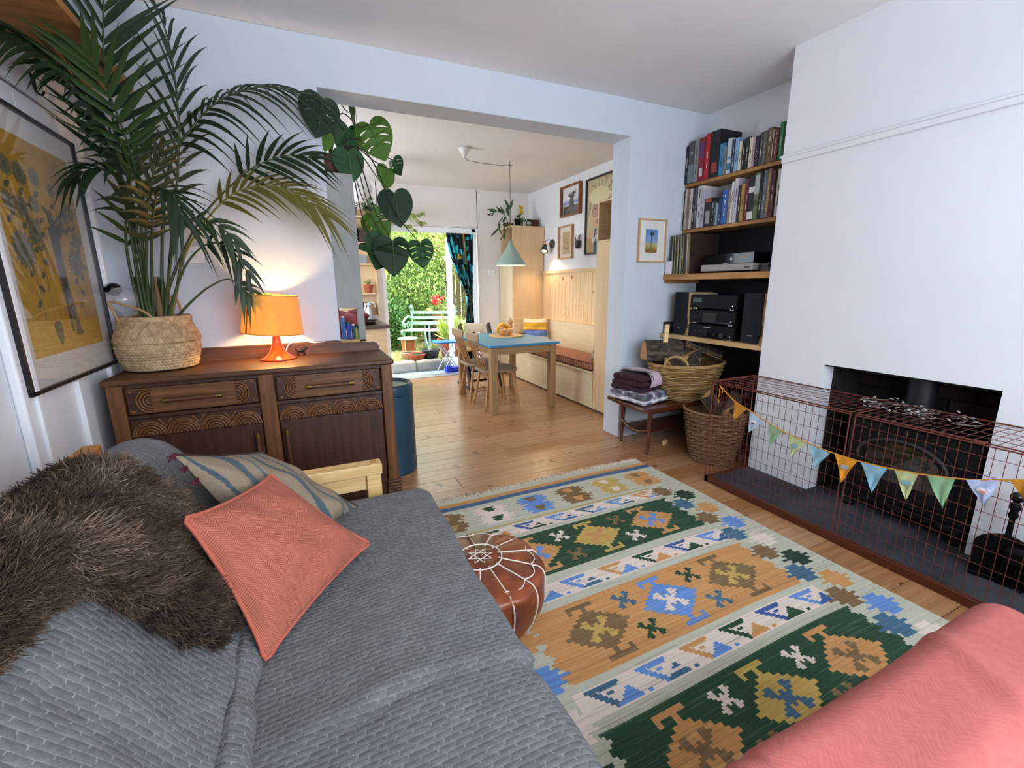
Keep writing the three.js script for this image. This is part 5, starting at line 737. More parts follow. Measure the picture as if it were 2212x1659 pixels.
// ---------- hearth tools ----------
{ const t = thing('ash_shovel', 'black hearth shovel with ball-topped handle leaning on the fireplace pier', 'shovel', [2.7, .036, -.69]); t.rotation.set(0, .25, 0);
  mesh('pan', [T(extrude((() => { const s = new THREE.Shape(); s.moveTo(-.09, 0); s.lineTo(.09, 0); s.lineTo(.095, .13); s.quadraticCurveTo(.09, .19, 0, .21); s.quadraticCurveTo(-.09, .19, -.095, .13); s.closePath(); return s; })(), .012, .003), 0, 0, 0, 0, -Math.PI / 2), box(-.06, .0, 0, .02, -.09, .09, .004)], mBlack, t);
  mesh('handle', [rod([-.01, .19, 0], [-.005, .31, .0], .011, .009, 10), lathe([[.011, 0], [.017, .015], [.012, .035], [.02, .05], [.016, .07], [.009, .08]], 14).translate(-.005, .29, 0)], mBlack, t); mesh('ball_knob', T(new THREE.SphereGeometry(.024, 16, 12), -.004, .39, 0), mBlackGloss, t);
  const b = thing('hearth_brush', 'black hearth brush with ball knob beside the shovel', 'brush', [2.66, .036, -.6]); mesh('handle', [rod([0, .16, 0], [.01, .3, -.02], .012, .01, 10)], mBlack, b); mesh('ball_knob', T(new THREE.SphereGeometry(.023, 16, 12), .012, .335, -.022), mBlackGloss, b); mesh('brush_head', [box(-.03, .03, .1, .18, -.08, .08, .02), ...Array.from({ length: 30 }, (_, i) => rod([-.02 + (i % 3) * .02, .11, -.07 + i * .0048], [-.02 + (i % 3) * .02, 0, -.075 + i * .0051], .004, .003, 5))], mBlack, b); }
// ---------- dining table and what stands on it ----------
{ const t = thing('dining_table', 'wooden dining table with glossy sky blue top', 'table', [2.055, 0, -4.707]);
  mesh('tabletop', box(-.405, .405, .712, .736, -.583, .583, .004), PH({ color: 0x2a86b4, roughness: .38, clearcoat: .12, clearcoatRoughness: .15 }), t);
  mesh('apron', [box(-.36, .36, .63, .712, .52, .54), box(-.36, .36, .63, .712, -.54, -.52), box(-.36, -.34, .63, .712, -.54, .54), box(.34, .36, .63, .712, -.54, .54)], mTableWood, t);
  for (const [x, z] of [[-.345, .515], [.345, .515], [-.345, -.515], [.345, -.515]]) mesh('leg', box(x - .036, x + .036, 0, .712, z - .036, z + .036, .003), mTableWood, t, { rot: 1 });
  const m = thing('serving_board', 'round pale wooden board under the fruit bowl on the blue table', 'board', [2.14, .736, -4.83]); mesh('disc', lathe([[0, 0], [.2, 0], [.206, .006], [.2, .014], [.19, .015], [.188, .012], [0, .012]], 44), mShelfPale, m); mesh('rim', T(new THREE.TorusGeometry(.197, .005, 6, 44), 0, .014, 0, Math.PI / 2), mPine, m);
  const b = thing('fruit_bowl', 'shallow cream bowl holding bananas and oranges on the blue table', 'bowl', [2.12, .75, -4.83]); mesh('bowl', lathe([[0, 0], [.055, 0], [.06, .006], [.09, .035], [.112, .068], [.115, .075], [.11, .074], [.086, .04], [.05, .014], [0, .012]], 40), flat(0xc9b79c, .5), b); mesh('foot_ring', T(new THREE.TorusGeometry(.056, .004, 6, 32), 0, .003, 0, Math.PI / 2), flat(0xb8a587, .5), b);
  for (let i = 0; i < 3; i++) { const n = thing('banana', ['nearest', 'middle', 'farthest'][i] + ' yellow banana arched over the fruit bowl', 'banana', [2.1, .79, -4.85 + .03 - i * .03], .3 + i * .25, 'bananas in the bowl'); mesh('peel', tube([[-.105, .0, 0], [-.07, .06, 0], [0, .09, 0], [.07, .062, 0], [.1, .01, 0]], q => .004 + .016 * Math.pow(Math.sin(Math.PI * clamp(q * .94 + .03)), .55), 22, 8), flat(0xd9a32c, .5), n); mesh('stalk', rod([.1, .01, 0], [.112, -.015, 0], .006, .005, 6), flat(0x6d5a22, .7), n); }
  [[2.15, .8, -4.77], [2.075, .795, -4.765], [2.185, .795, -4.82]].forEach((p, i) => { const o = thing('orange', ['orange in front of the bananas', 'orange at the left of the fruit bowl', 'orange at the right rim of the fruit bowl'][i], 'orange', p); const g = new THREE.SphereGeometry(.037, 20, 14); mesh('peel', g, flat(i === 1 ? 0xd8862a : 0xe08a1e, .5, { bumpMap: plasterBump, bumpScale: .001 }), o); mesh('stem_end', T(cyl(.004, .003, .003, 8), 0, .036, 0), flat(0x4f5a22, .8), o); });
  const pm = thing('pepper_mill', 'turned wooden pepper mill at the far end of the blue table', 'pepper mill', [2.33, .736, -5.12]); mesh('body', lathe([[0, 0], [.03, 0], [.031, .01], [.024, .05], [.028, .1], [.026, .115], [.019, .12]], 24), mChairWood, pm); mesh('head', lathe([[.019, .12], [.03, .13], [.032, .15], [.024, .172], [.012, .18], [.006, .186], [.01, .196], [0, .2]], 24), mChairWood, pm);
  const br = thing('chopping_board', 'small red-brown board lying behind the fruit bowl', 'board', [2.36, .736, -4.98], .3); mesh('slab', box(-.09, .09, 0, .014, -.05, .05, .004), flat(0x7a4630, .6), br); mesh('grip', box(.085, .12, .002, .012, -.014, .014, .004), flat(0x7a4630, .6), br);
}
// ---------- chairs ----------
{ const mk = (label, pos) => { const t = thing('spindle_chair', label, 'chair', pos, 0, 'spindle-back chairs at the dining table');
    mesh('seat', [T(softBox(.43, .034, .42, .016, [20, 3, 20], q => { const k = 1 - .1 * sstep(0, -.21, q.x); q.z *= k; q.y += q.y > 0 ? -.008 * (1 - Math.min(1, (q.x * q.x + q.z * q.z) / .03)) : 0; const r = Math.hypot(q.x / .215, q.z / .21); if (r > 1.12) { q.x *= 1.12 / r; q.z *= 1.12 / r; } }), 0, .43, 0)], flat(0x8f7a60, .5), t);
    for (const [x, z, X, Z] of [[-.13, -.13, -.21, -.19], [-.13, .13, -.21, .19], [.13, -.14, .2, -.2], [.13, .14, .2, .2]]) mesh('leg', [rod([X, 0, Z], [lerp(X, x, .5), .2, lerp(Z, z, .5)], .0105, .016, 10), rod([lerp(X, x, .5), .2, lerp(Z, z, .5)], [x, .42, z], .016, .013, 10)], mChairWood, t);
    for (const z of [-1, 1]) mesh('stretcher', rod([-.18, .15, z * .165], [.17, .15, z * .17], .008, .008, 8), mChairWood, t); mesh('stretcher', rod([0, .15, -.165], [0, .15, .165], .008, .008, 8), mChairWood, t);
    for (let i = 0; i < 7; i++) { const z = -.135 + i * .045; mesh('spindle', rod([-.175 + .02 * Math.abs(i - 3) / 3, .44, z * .92], [-.275, .78, z * 1.1], .006, .005, 8), mChairWood, t); }
    mesh('crest_rail', T(softBox(.022, .085, .38, .01, [3, 8, 20], q => { q.x += -.03 * (1 - (q.z / .19) ** 2); q.y += .006 * Math.cos(q.z * 9); }), -.268, .8, 0), flat(0x9c8468, .45), t); return t; };
  mk('nearer of the two spindle-back wooden chairs tucked under the blue table', [1.865, 0, -4.5]); mk('farther of the two spindle-back wooden chairs tucked under the blue table', [1.855, 0, -4.97]);
  const h = thing('high_chair', 'black and white child high chair at the far end of the table', 'high chair', [2.05, 0, -5.62]), mB = flat(0x11131c, .5);
  for (const x of [-.2, .2]) mesh('side_board', [beam([x, .0, .34], [x, .82, -.06], .03, .1, .004), beam([x, .018, .36], [x, .018, -.22], .03, .036, .004)], mB, h);
  mesh('backrest', T(softBox(.27, .12, .02, .009, [12, 6, 2]), 0, .775, -.07, -.1), flat(0xd9d2c2, .5), h); mesh('backrest', T(box(-.19, .19, .66, .7, -.03, -.01, .004), 0, 0, -.02), flat(0xc8b48a, .5), h); mesh('seat', box(-.19, .19, .5, .52, -.08, .24, .005), flat(0xb0905a, .5), h); mesh('footrest', box(-.19, .19, .25, .27, .04, .36, .005), flat(0x1b1d26, .5), h); mesh('strap', [box(-.1, -.05, .52, .7, -.03, -.02), box(.05, .1, .52, .7, -.03, -.02)], flat(0xc9a32c, .8), h); mesh('cross_bar', rod([-.2, .12, .27], [.2, .12, .27], .012, .012, 8), mB, h);
}
// ---------- bench seat, wainscot, cupboards ----------
{ const t = thing('plywood_bench', 'built-in birch plywood bench along the dining room wall', 'bench', [0, 0, 0]);
  mesh('front_panel', box(2.715, 2.733, .02, .4, -5.85, -3.86, .002), mBirchPale, t); mesh('seat_board', box(2.7, 3.2, .4, .418, -5.85, -3.86, .002), mBirchPale, t); mesh('back_panel', box(3.165, 3.183, .418, .835, -5.83, -3.86, .002), mBirchPale, t); mesh('back_cap', box(3.16, 3.2, .835, .85, -5.85, -3.86, .003), mBirch, t); mesh('end_panel', box(2.715, 3.16, .418, .86, -5.858, -5.84, .002), mBirch, t); mesh('plinth', box(2.735, 2.75, 0, .03, -5.85, -3.86), flat(0x3a2c1c, .8), t);
  const sm = canvasTex(256, 128, (g, w, h) => { g.fillStyle = '#a06a54'; g.fillRect(0, 0, w, h); for (let i = 0; i < 8; i++) { g.fillStyle = '#54302a'; g.fillRect(i * 32 + 2, 0, 4, h); g.fillStyle = '#bf8f76'; g.fillRect(i * 32 + 12, 0, 8, h); g.fillStyle = '#854d3c'; g.fillRect(i * 32 + 24, 0, 4, h); } }); sm.wrapS = sm.wrapT = THREE.RepeatWrapping; sm.repeat.set(2.6, 2.6);
  const c = thing('bench_cushion', 'long rust-red striped seat cushion on the birch bench', 'cushion', [2.935, .42, -4.85]); mesh('pad', T(softBox(.44, .085, 1.92, .025, [16, 6, 60], q => { q.y += .004 * Math.sin(q.z * 9 + q.x * 5); }), 0, .044, 0), S({ map: sm, roughness: .95 }), c); mesh('piping', [tube([[-.216, .08, -.95], [-.218, .08, 0], [-.216, .08, .95]], .004, 30, 5), tube([[-.216, .008, -.95], [-.218, .008, 0], [-.216, .008, .95]], .004, 30, 5)], flat(0x3a2020, .9), c);
  const cu = canvasTex(256, 256, (g, w, h) => { for (const [y, b, col] of [[0, 46, '#d9cbb0'], [46, 52, '#c99a2c'], [98, 22, '#e0b44a'], [120, 10, '#8d3c46'], [130, 62, '#5f7fb8'], [192, 34, '#d8d4cc'], [226, 30, '#a9b4c8']]) { g.fillStyle = col; g.fillRect(0, y, w, b); } });
  const mC = S({ map: cu, roughness: .95 }), pl = (label, a, b, cc, d) => { const p = thing('striped_pillow', label, 'cushion', [0, 0, 0], 0, 'pillows on the bench'), [g, e] = pillow(a, b, cc, d, .13, 20, { seed: 4 }); mesh('cover', g, mC, p, { keep: 1 }); mesh('seam', tube(e, .003, 80, 5, true), flat(0xcfc0a4, .9), p); };
  pl('yellow, blue and white striped pillow in the far corner of the bench', [2.78, .52, -5.74], [3.1, .52, -5.5], [3.13, .86, -5.6], [2.84, .86, -5.78]);
  pl('striped pillow peeping out at the near end of the bench', [2.78, .52, -4.0], [3.12, .52, -3.98], [3.13, .84, -3.94], [2.8, .84, -3.94]);
  const w = thing('wainscot', 'knotty pine tongue-and-groove panelling above the bench', 'panelling', [0, 0, 0]); mesh('backing', box(3.205, 3.219, .84, 1.48, -5.84, -3.84), mTG[0], w); const R = rng(6);
  for (let i = 0, z = -5.835; z < -3.86; i++, z += .088) { const g = merge(box(3.193, 3.207, .845, 1.482, z + .0016, Math.min(z + .0864, -3.845), .002)); g.translate(0, R() * 0, 0); buv(g, 1); const uv = g.attributes.uv, o = R() * 2, o2 = R(); for (let k = 0; k < uv.count; k++) uv.setXY(k, uv.getX(k) + o, uv.getY(k) + o2); mesh('board', g, mTG[R() * 3 | 0], w, { keep: 1 }); }
  mesh('cap_rail', box(3.185, 3.219, 1.48, 1.522, -5.845, -3.84, .004), mBirch, w);
  const n = thing('tall_cupboard', 'tall narrow birch unit with open cubby at the near end of the bench', 'cupboard', [0, 0, 0]);
  mesh('carcass', [box(2.73, 3.2, 0, 1.745, -3.85, -3.835), box(2.73, 3.2, 0, 1.745, -3.265, -3.25), box(3.18, 3.2, 0, 2.12, -3.85, -3.25), box(2.715, 3.2, 1.735, 1.752, -3.855, -3.25), box(2.715, 3.2, 2.105, 2.122, -3.855, -3.25), box(2.715, 3.2, 1.752, 2.105, -3.855, -3.838), box(2.715, 3.2, 1.752, 2.105, -3.265, -3.25)], mBirch, n); mesh('door', box(2.713, 2.731, .02, 1.733, -3.85, -3.255, .002), mBirch, n, { rot: 1 }); mesh('plinth', box(2.735, 2.75, 0, .03, -3.85, -3.25), flat(0x3a2c1c, .8), n);
  [[0x5a1420, 'dark red'], [0xcfc8bc, 'white'], [0x2b2b30, 'black']].forEach(([c, nm], i) => { const b = thing('binder', `${nm} binder standing in the open cubby behind the pillar`, 'binder', [2.88 - .0 * i, 1.752, -3.5 + i * .06]); mesh('cover', box(0, .22, 0, .25 - i * .02, -.022, .022, .003), flat(c, .6), b); mesh('label', box(-.001, .001, .1, .16, -.012, .012), mPaper, b); });
  const f = thing('corner_cupboard', 'tall birch cupboard with open top shelf in the far dining corner', 'cupboard', [0, 0, 0]);
  mesh('side_panel', box(2.72, 3.21, 0, 2.11, -5.878, -5.86, .002), mBirch, f, { rot: 1 }); mesh('top_board', box(2.7, 3.215, 2.11, 2.132, -6.335, -5.855, .003), mBirch, f); mesh('carcass', [box(3.19, 3.21, 0, 2.11, -6.33, -5.88), box(2.74, 3.2, 0, 2.11, -6.335, -6.318), box(2.74, 3.19, 1.6, 1.618, -6.32, -5.88)], mBirch, f); mesh('door', box(2.716, 2.734, .02, 1.61, -6.33, -5.882, .002), mBirchPale, f, { rot: 1 });
  const bx = thing('storage_box', 'dark green box on the open shelf of the corner cupboard', 'box', [2.85, 1.618, -6.0]); mesh('box_body', box(-.09, .1, 0, .18, -.08, .08, .004), flat(0x2c3a34, .7), bx); mesh('lid', box(-.094, .104, .15, .186, -.084, .084, .004), flat(0x22302a, .7), bx);
}
// ---------- pictures on the dining wall ----------
picture('oak-framed picture of a dark driftwood stump against blue sky', { pos: [XR, 2.37, -5.135], axis: 'x', w: .46, h: .37, d: .05, f: .018, frame: flat(0x8a4f24, .5), print: [-.205, .205, -.16, .16], tex: canvasTex(320, 256, (g, w, h) => { const q = g.createLinearGradient(0, 0, 0, h); q.addColorStop(0, '#e8eaee'); q.addColorStop(.45, '#d4dae4'); q.addColorStop(.58, '#5a74b0'); q.addColorStop(.66, '#dfe3ea'); q.addColorStop(.7, '#5b4a40'); q.addColorStop(1, '#3a2e2a'); g.fillStyle = q; g.fillRect(0, 0, w, h);
  const R = rng(5); g.fillStyle = '#17120f'; g.beginPath(); g.moveTo(110, 190); g.quadraticCurveTo(120, 130, 130, 110); g.lineTo(190, 100); g.quadraticCurveTo(190, 150, 215, 190); g.closePath(); g.fill(); g.strokeStyle = '#17120f'; for (let i = 0; i < 26; i++) { g.lineWidth = 3 + R() * 7; g.beginPath(); g.moveTo(130 + R() * 60, 130); g.quadraticCurveTo(100 + R() * 120, 90, 90 + R() * 150, 40 + R() * 70); g.stroke(); } for (let i = 0; i < 300; i++) { g.fillStyle = `rgba(${R() < .5 ? '150,120,100' : '20,14,12'},.4)`; g.fillRect(R() * w, 178 + R() * 78, 4 + R() * 18, 2); } }) });
picture('pale wood-framed botanical print of a yellow plant beside the wall lamp', { pos: [XR, 1.87, -5.25], axis: 'x', w: .34, h: .42, d: .04, f: .016, frame: flat(0xb98d62, .5), mount: flat(0xe4dcd0, .8), print: [-.095, .095, -.15, .13], tex: canvasTex(190, 280, (g, w, h) => { g.fillStyle = '#b9a27c'; g.fillRect(0, 0, w, h); const R = rng(3); g.strokeStyle = '#55603a'; g.lineWidth = 3; g.beginPath(); g.moveTo(95, 250); g.quadraticCurveTo(80, 150, 100, 40); g.stroke(); for (let i = 0; i < 26; i++) { const y = 40 + R() * 120; g.fillStyle = R() < .5 ? '#a58a2c' : '#8b8a44'; g.beginPath(); g.ellipse(60 + R() * 80, y, 14, 7, R() * 3, 0, 7); g.fill(); } g.fillStyle = '#6d6c5a'; for (const [x, a] of [[70, .8], [120, -.7], [130, -.4]]) { g.beginPath(); g.ellipse(x, 205, 26, 13, a, 0, 7); g.fill(); } }) });
picture('large dark-framed portrait poster of a woman in round pink glasses', { pos: [XR, 2.11, -4.45], axis: 'x', w: .7, h: .86, d: .03, f: .02, frame: flat(0x2e2a2c, .45), mount: flat(0xb8ab84, .8), print: [-.325, .325, -.405, .405], tex: canvasTex(416, 520, (g, w, h) => { const R = rng(14); g.fillStyle = '#bdae7e'; g.fillRect(0, 0, w, h); for (let i = 0; i < 90; i++) { g.strokeStyle = R() < .5 ? 'rgba(90,84,58,.5)' : 'rgba(222,212,170,.6)'; g.lineWidth = 3 + R() * 9; const x = R() * 240, y = R() * 330; g.beginPath(); g.moveTo(150, 200); g.quadraticCurveTo(x * 1.5 + 40, y * .6 - 60, x * 1.5, y); g.stroke(); }
  g.fillStyle = '#c8a078'; g.beginPath(); g.ellipse(150, 240, 88, 120, .06, 0, 7); g.fill(); g.fillRect(110, 330, 80, 70); g.beginPath(); g.ellipse(120, 440, 130, 90, 0, 0, 7); g.ellipse(260, 440, 130, 90, 0, 0, 7); g.fill(); g.fillStyle = '#d9cfa0'; g.beginPath(); g.ellipse(150, 120, 130, 60, 0, 0, 7); g.fill();
  g.strokeStyle = '#4a2c2a'; g.lineWidth = 5; for (const x of [105, 190]) { g.fillStyle = '#b97f74'; g.beginPath(); g.ellipse(x, 222, 38, 42, 0, 0, 7); g.fill(); g.stroke(); } g.fillStyle = '#4a302a'; g.beginPath(); g.ellipse(105, 205, 14, 9, 0, 0, 7); g.ellipse(190, 205, 14, 9, 0, 0, 7); g.fill(); g.fillStyle = '#a0524e'; g.beginPath(); g.ellipse(150, 300, 36, 20, 0, 0, 7); g.fill();
  g.fillStyle = '#35506f'; g.beginPath(); g.moveTo(96, 520); g.lineTo(92, 380); g.quadraticCurveTo(140, 420, 160, 520); g.fill(); g.fillStyle = '#6fae94'; g.fillRect(120, 440, 300, 80); g.fillStyle = '#2f4a6a'; g.fillRect(96, 350, 34, 170); g.save(); g.translate(80, 455); g.rotate(-.5); g.fillStyle = '#eef0ec'; g.font = 'bold 44px sans-serif'; g.fillText('RIO NI', 0, 0); g.restore(); }) });
{ const t = thing('brush_holder', 'small wall pot of paint brushes left of the portrait poster', 'brush pot', [XR - .04, 1.77, -4.93]); mesh('cup', lathe([[0, 0], [.024, 0], [.034, .03], [.036, .09], [.033, .09], [.03, .03], [0, .008]], 22), flat(0x3a3834, .5), t); const R = rng(8); for (let i = 0; i < 8; i++) { const a = R() * 6.28, x = Math.cos(a) * .018, z = Math.sin(a) * .02; mesh('brush', rod([x * .5, .02, z * .5], [x * 1.5, .12 + R() * .05, z * 1.8], .004, .005, 6), flat([0x6b4a30, 0x8c6a48, 0x3a2c24][i % 3], .7), t); } }
// ---------- lamps ----------
{ const t = thing('wall_lamp', 'lit grey wall spotlight with copper knuckle above the bench corner', 'lamp', [XR, 1.88, -5.62]), mG = flat(0x3c403c, .5);
  mesh('wall_plate', T(cyl(.062, .058, .022, 28), 0, 0, 0, 0, 0, Math.PI / 2), mG, t); mesh('arm', rod([-.02, 0, 0], [-.1, .0, -.05], .007, .007, 8), metal(0xb07048, .35), t); mesh('knuckle', T(cyl(.014, .014, .05, 12), -.1, -.012, -.05), metal(0xb07048, .35), t);
  const dir = V(-.25, -.9, .32).normalize(), q = new THREE.Quaternion().setFromUnitVectors(V(0, -1, 0), dir), sh = lathe([[.0, 0], [.024, 0], [.032, -.02], [.038, -.05], [.056, -.105], [.053, -.105], [.035, -.05], [.0, -.03]], 30); sh.applyQuaternion(q).translate(-.1, -.012, -.05); mesh('lamp_shade', sh, S({ color: 0x3f4440, roughness: .5, side: ds }), t);
  mesh('bulb', T(new THREE.SphereGeometry(.034, 18, 14), 0, -.08, 0).applyQuaternion(q).translate(-.1, -.012, -.05), S({ color: 0xfff2dc, emissive: 0xffd29a, emissiveIntensity: 9 }), t); mesh('flex', tube([[-.01, .02, 0], [-.05, .06, -.02], [-.1, .03, -.05]], .003, 14, 5), mIron, t);
  const p = V(XR - .1, 1.868, -5.67).addScaledVector(dir, .1), l = new THREE.SpotLight(0xffdcb0, 3, 0, 1.05, .55, 2); l.position.copy(p); l.target.position.copy(p).addScaledVector(dir, 1); l.castShadow = true; l.shadow.radius = 1.3; scene.add(l, l.target); }
{ const t = thing('pendant_lamp', 'lit pale green cone pendant hanging over the blue table', 'lamp', [2.205, 1.552, -4.81]);
  mesh('lamp_shade', lathe([[.17, 0], [.172, .006], [.168, .016], [.032, .222], [.026, .25], [.02, .252], [.02, .246], [.026, .22], [.164, .012], [.166, 0]], 48), S({ color: 0x94a89c, roughness: .45, side: ds }), t); mesh('neck', [lathe([[.02, .245], [.014, .262], [.006, .268], [0, .268]], 20), ...[0, 1, 2, 3].map(i => rod([Math.cos(i * 1.57) * .02, .245, Math.sin(i * 1.57) * .02], [Math.cos(i * 1.57) * .024, .285, Math.sin(i * 1.57) * .024], .004, .003, 6))], flat(0x94a89c, .45), t);
  mesh('bulb', T(new THREE.SphereGeometry(.038, 18, 14), 0, .09, 0), S({ color: 0xfff0d8, emissive: 0xffc27a, emissiveIntensity: 7 }), t); const l = new THREE.PointLight(0xffe0b8, 1.7, 0, 2); l.position.set(2.205, 1.642, -4.81); l.castShadow = true; l.shadow.radius = 1.9; scene.add(l);
  mesh('cord', [tube([[0, .26, 0], [0, .7, 0], [0, 1.068, 0]], .003, 20, 5), tube([[0, 1.068, 0], [-.1, 1.045, .03], [-.3, 1.02, .12], [-.5, 1.0, .23], [-.6, 1.0, .275], [-.62, 1.03, .28]], .003, 40, 5)], flat(0x4a5a50, .6), t);
  mesh('ceiling_hook', [rod([0, 1.06, 0], [0, 1.104, 0], .004, .004, 6), tube([[-.012, 1.062, 0], [0, 1.056, 0], [.02, 1.064, 0], [.034, 1.068, 0]], .004, 12, 5)], metal(0x8f8078, .4), t); mesh('ceiling_rose', lathe([[.0, 1.012], [.012, 1.012], [.018, 1.03], [.06, 1.09], [.06, 1.103], [0, 1.103]], 32).translate(-.622, 0, .285), flat(0xd9d4cc, .5), t); }
// ---------- curtain at the garden door ----------
{ const ct = canvasTex(512, 768, (g, w, h) => { const R = rng(19); g.fillStyle = '#0c1420'; g.fillRect(0, 0, w, h); for (let i = 0; i < 150; i++) { const x = R() * w, y = R() * h, s = 26 + R() * 30, a = R() * 6.28; g.save(); g.translate(x, y); g.rotate(a); g.fillStyle = R() < .03 ? '#b39a2c' : R() < .3 ? '#0c1420' : R() < .5 ? '#1f9fb0' : '#2cb4c0'; g.beginPath(); g.moveTo(0, -s); g.bezierCurveTo(s * .9, -s * .6, s * .6, s * .7, 0, s); g.bezierCurveTo(-s * .3, s * .2, s * .1, -s * .3, 0, -s); g.fill(); g.restore(); } g.fillStyle = '#8f7d22'; g.fillRect(w * .62, h * .1, 16, h * .9); g.fillRect(w * .66, h * .2, 7, h * .8); }); ct.wrapS = ct.wrapT = THREE.RepeatWrapping;
  const t = thing('curtain', 'teal and black leaf-print curtain tied back beside the garden door', 'curtain', [0, 0, 0]);
  const edge = y => { const q = y > 1.22 ? Math.pow((2.05 - y) / .83, 1.6) : 1, lo = sstep(1.22, .3, y); return [lerp(1.9, 2.17, q) - .05 * lo, lerp(2.29, 2.26, q) + .03 * lo]; };
  mesh('cloth', grid(90, 60, (u, v) => { const y = lerp(.05, 2.05, v), [a, b] = edge(y), amp = .02 + .012 * sstep(1.6, 1.22, y); return [lerp(a, b, u), y - (y > 1.22 ? .05 * Math.sin(u * 3.14) * sstep(2.05, 1.3, y) : 0), -6.31 + amp * Math.sin(u * 40 + .6 * Math.sin(y * 3)) , u * 1.0, v * 1.25]; }), S({ map: ct, roughness: .9, side: ds }), t, { keep: 1 }); mesh('tie_band', T(new THREE.TorusGeometry(.055, .012, 8, 24), 2.215, 1.22, -6.31, Math.PI / 2 + .15).scale(1, 1, 1), flat(0x0e2430, .8), t); mesh('rail', box(1.86, 2.34, 2.055, 2.075, -6.33, -6.3, .004), mPaintWhite, t);
  const v = thing('voile_curtain', 'thin white voile hanging behind the leaf-print curtain', 'curtain', [0, 0, 0]); mesh('cloth', grid(40, 20, (u, w) => [lerp(2.2, 2.36, u), lerp(.05, 2.05, w), -6.34 + .012 * Math.sin(u * 30)]), PH({ color: 0xf2f4f8, roughness: .9, side: ds, transmission: .4, thickness: 0 }), v); mesh('hem', box(2.2, 2.36, .045, .07, -6.345, -6.335), mPaintWhite, v); }
// ---------- plants on the corner cupboard, near unit and over the door ----------
const leafG = (L, w, cup = .15) => grid(4, 8, (u, v) => { const k = w * Math.sin(Math.PI * Math.pow(v, .75)) , x = (u - .5) * 2; return [x * k, v * L, -cup * L * v * v + Math.abs(x) * k * .3]; });
function leafy(parent, base, stems, mLeaf, mStem, L, w, n, seed) { const R = rng(seed); for (const pts of stems) { const c = new THREE.CatmullRomCurve3(pts.map(A3)); const st = mesh('stem', tube(pts, q => .0045 - .002 * q, 16, 5), mStem, parent); for (let i = 0; i < n; i++) { const q = .3 + .7 * (i + .5) / n, p = c.getPointAt(q), tg = c.getTangentAt(q), d = tg.clone().add(V((R() - .5) * 1.6, (R() - .5) * 1.4 - .3, (R() - .2) * 1.4)).normalize(); const g = leafG(L * (.7 + .6 * R()), w * (.8 + .4 * R())); g.applyQuaternion(new THREE.Quaternion().setFromUnitVectors(V(0, 1, 0), d)); g.rotateY(0); g.translate(p.x, p.y, p.z); mesh('leaf', g, mLeaf, st); } } }
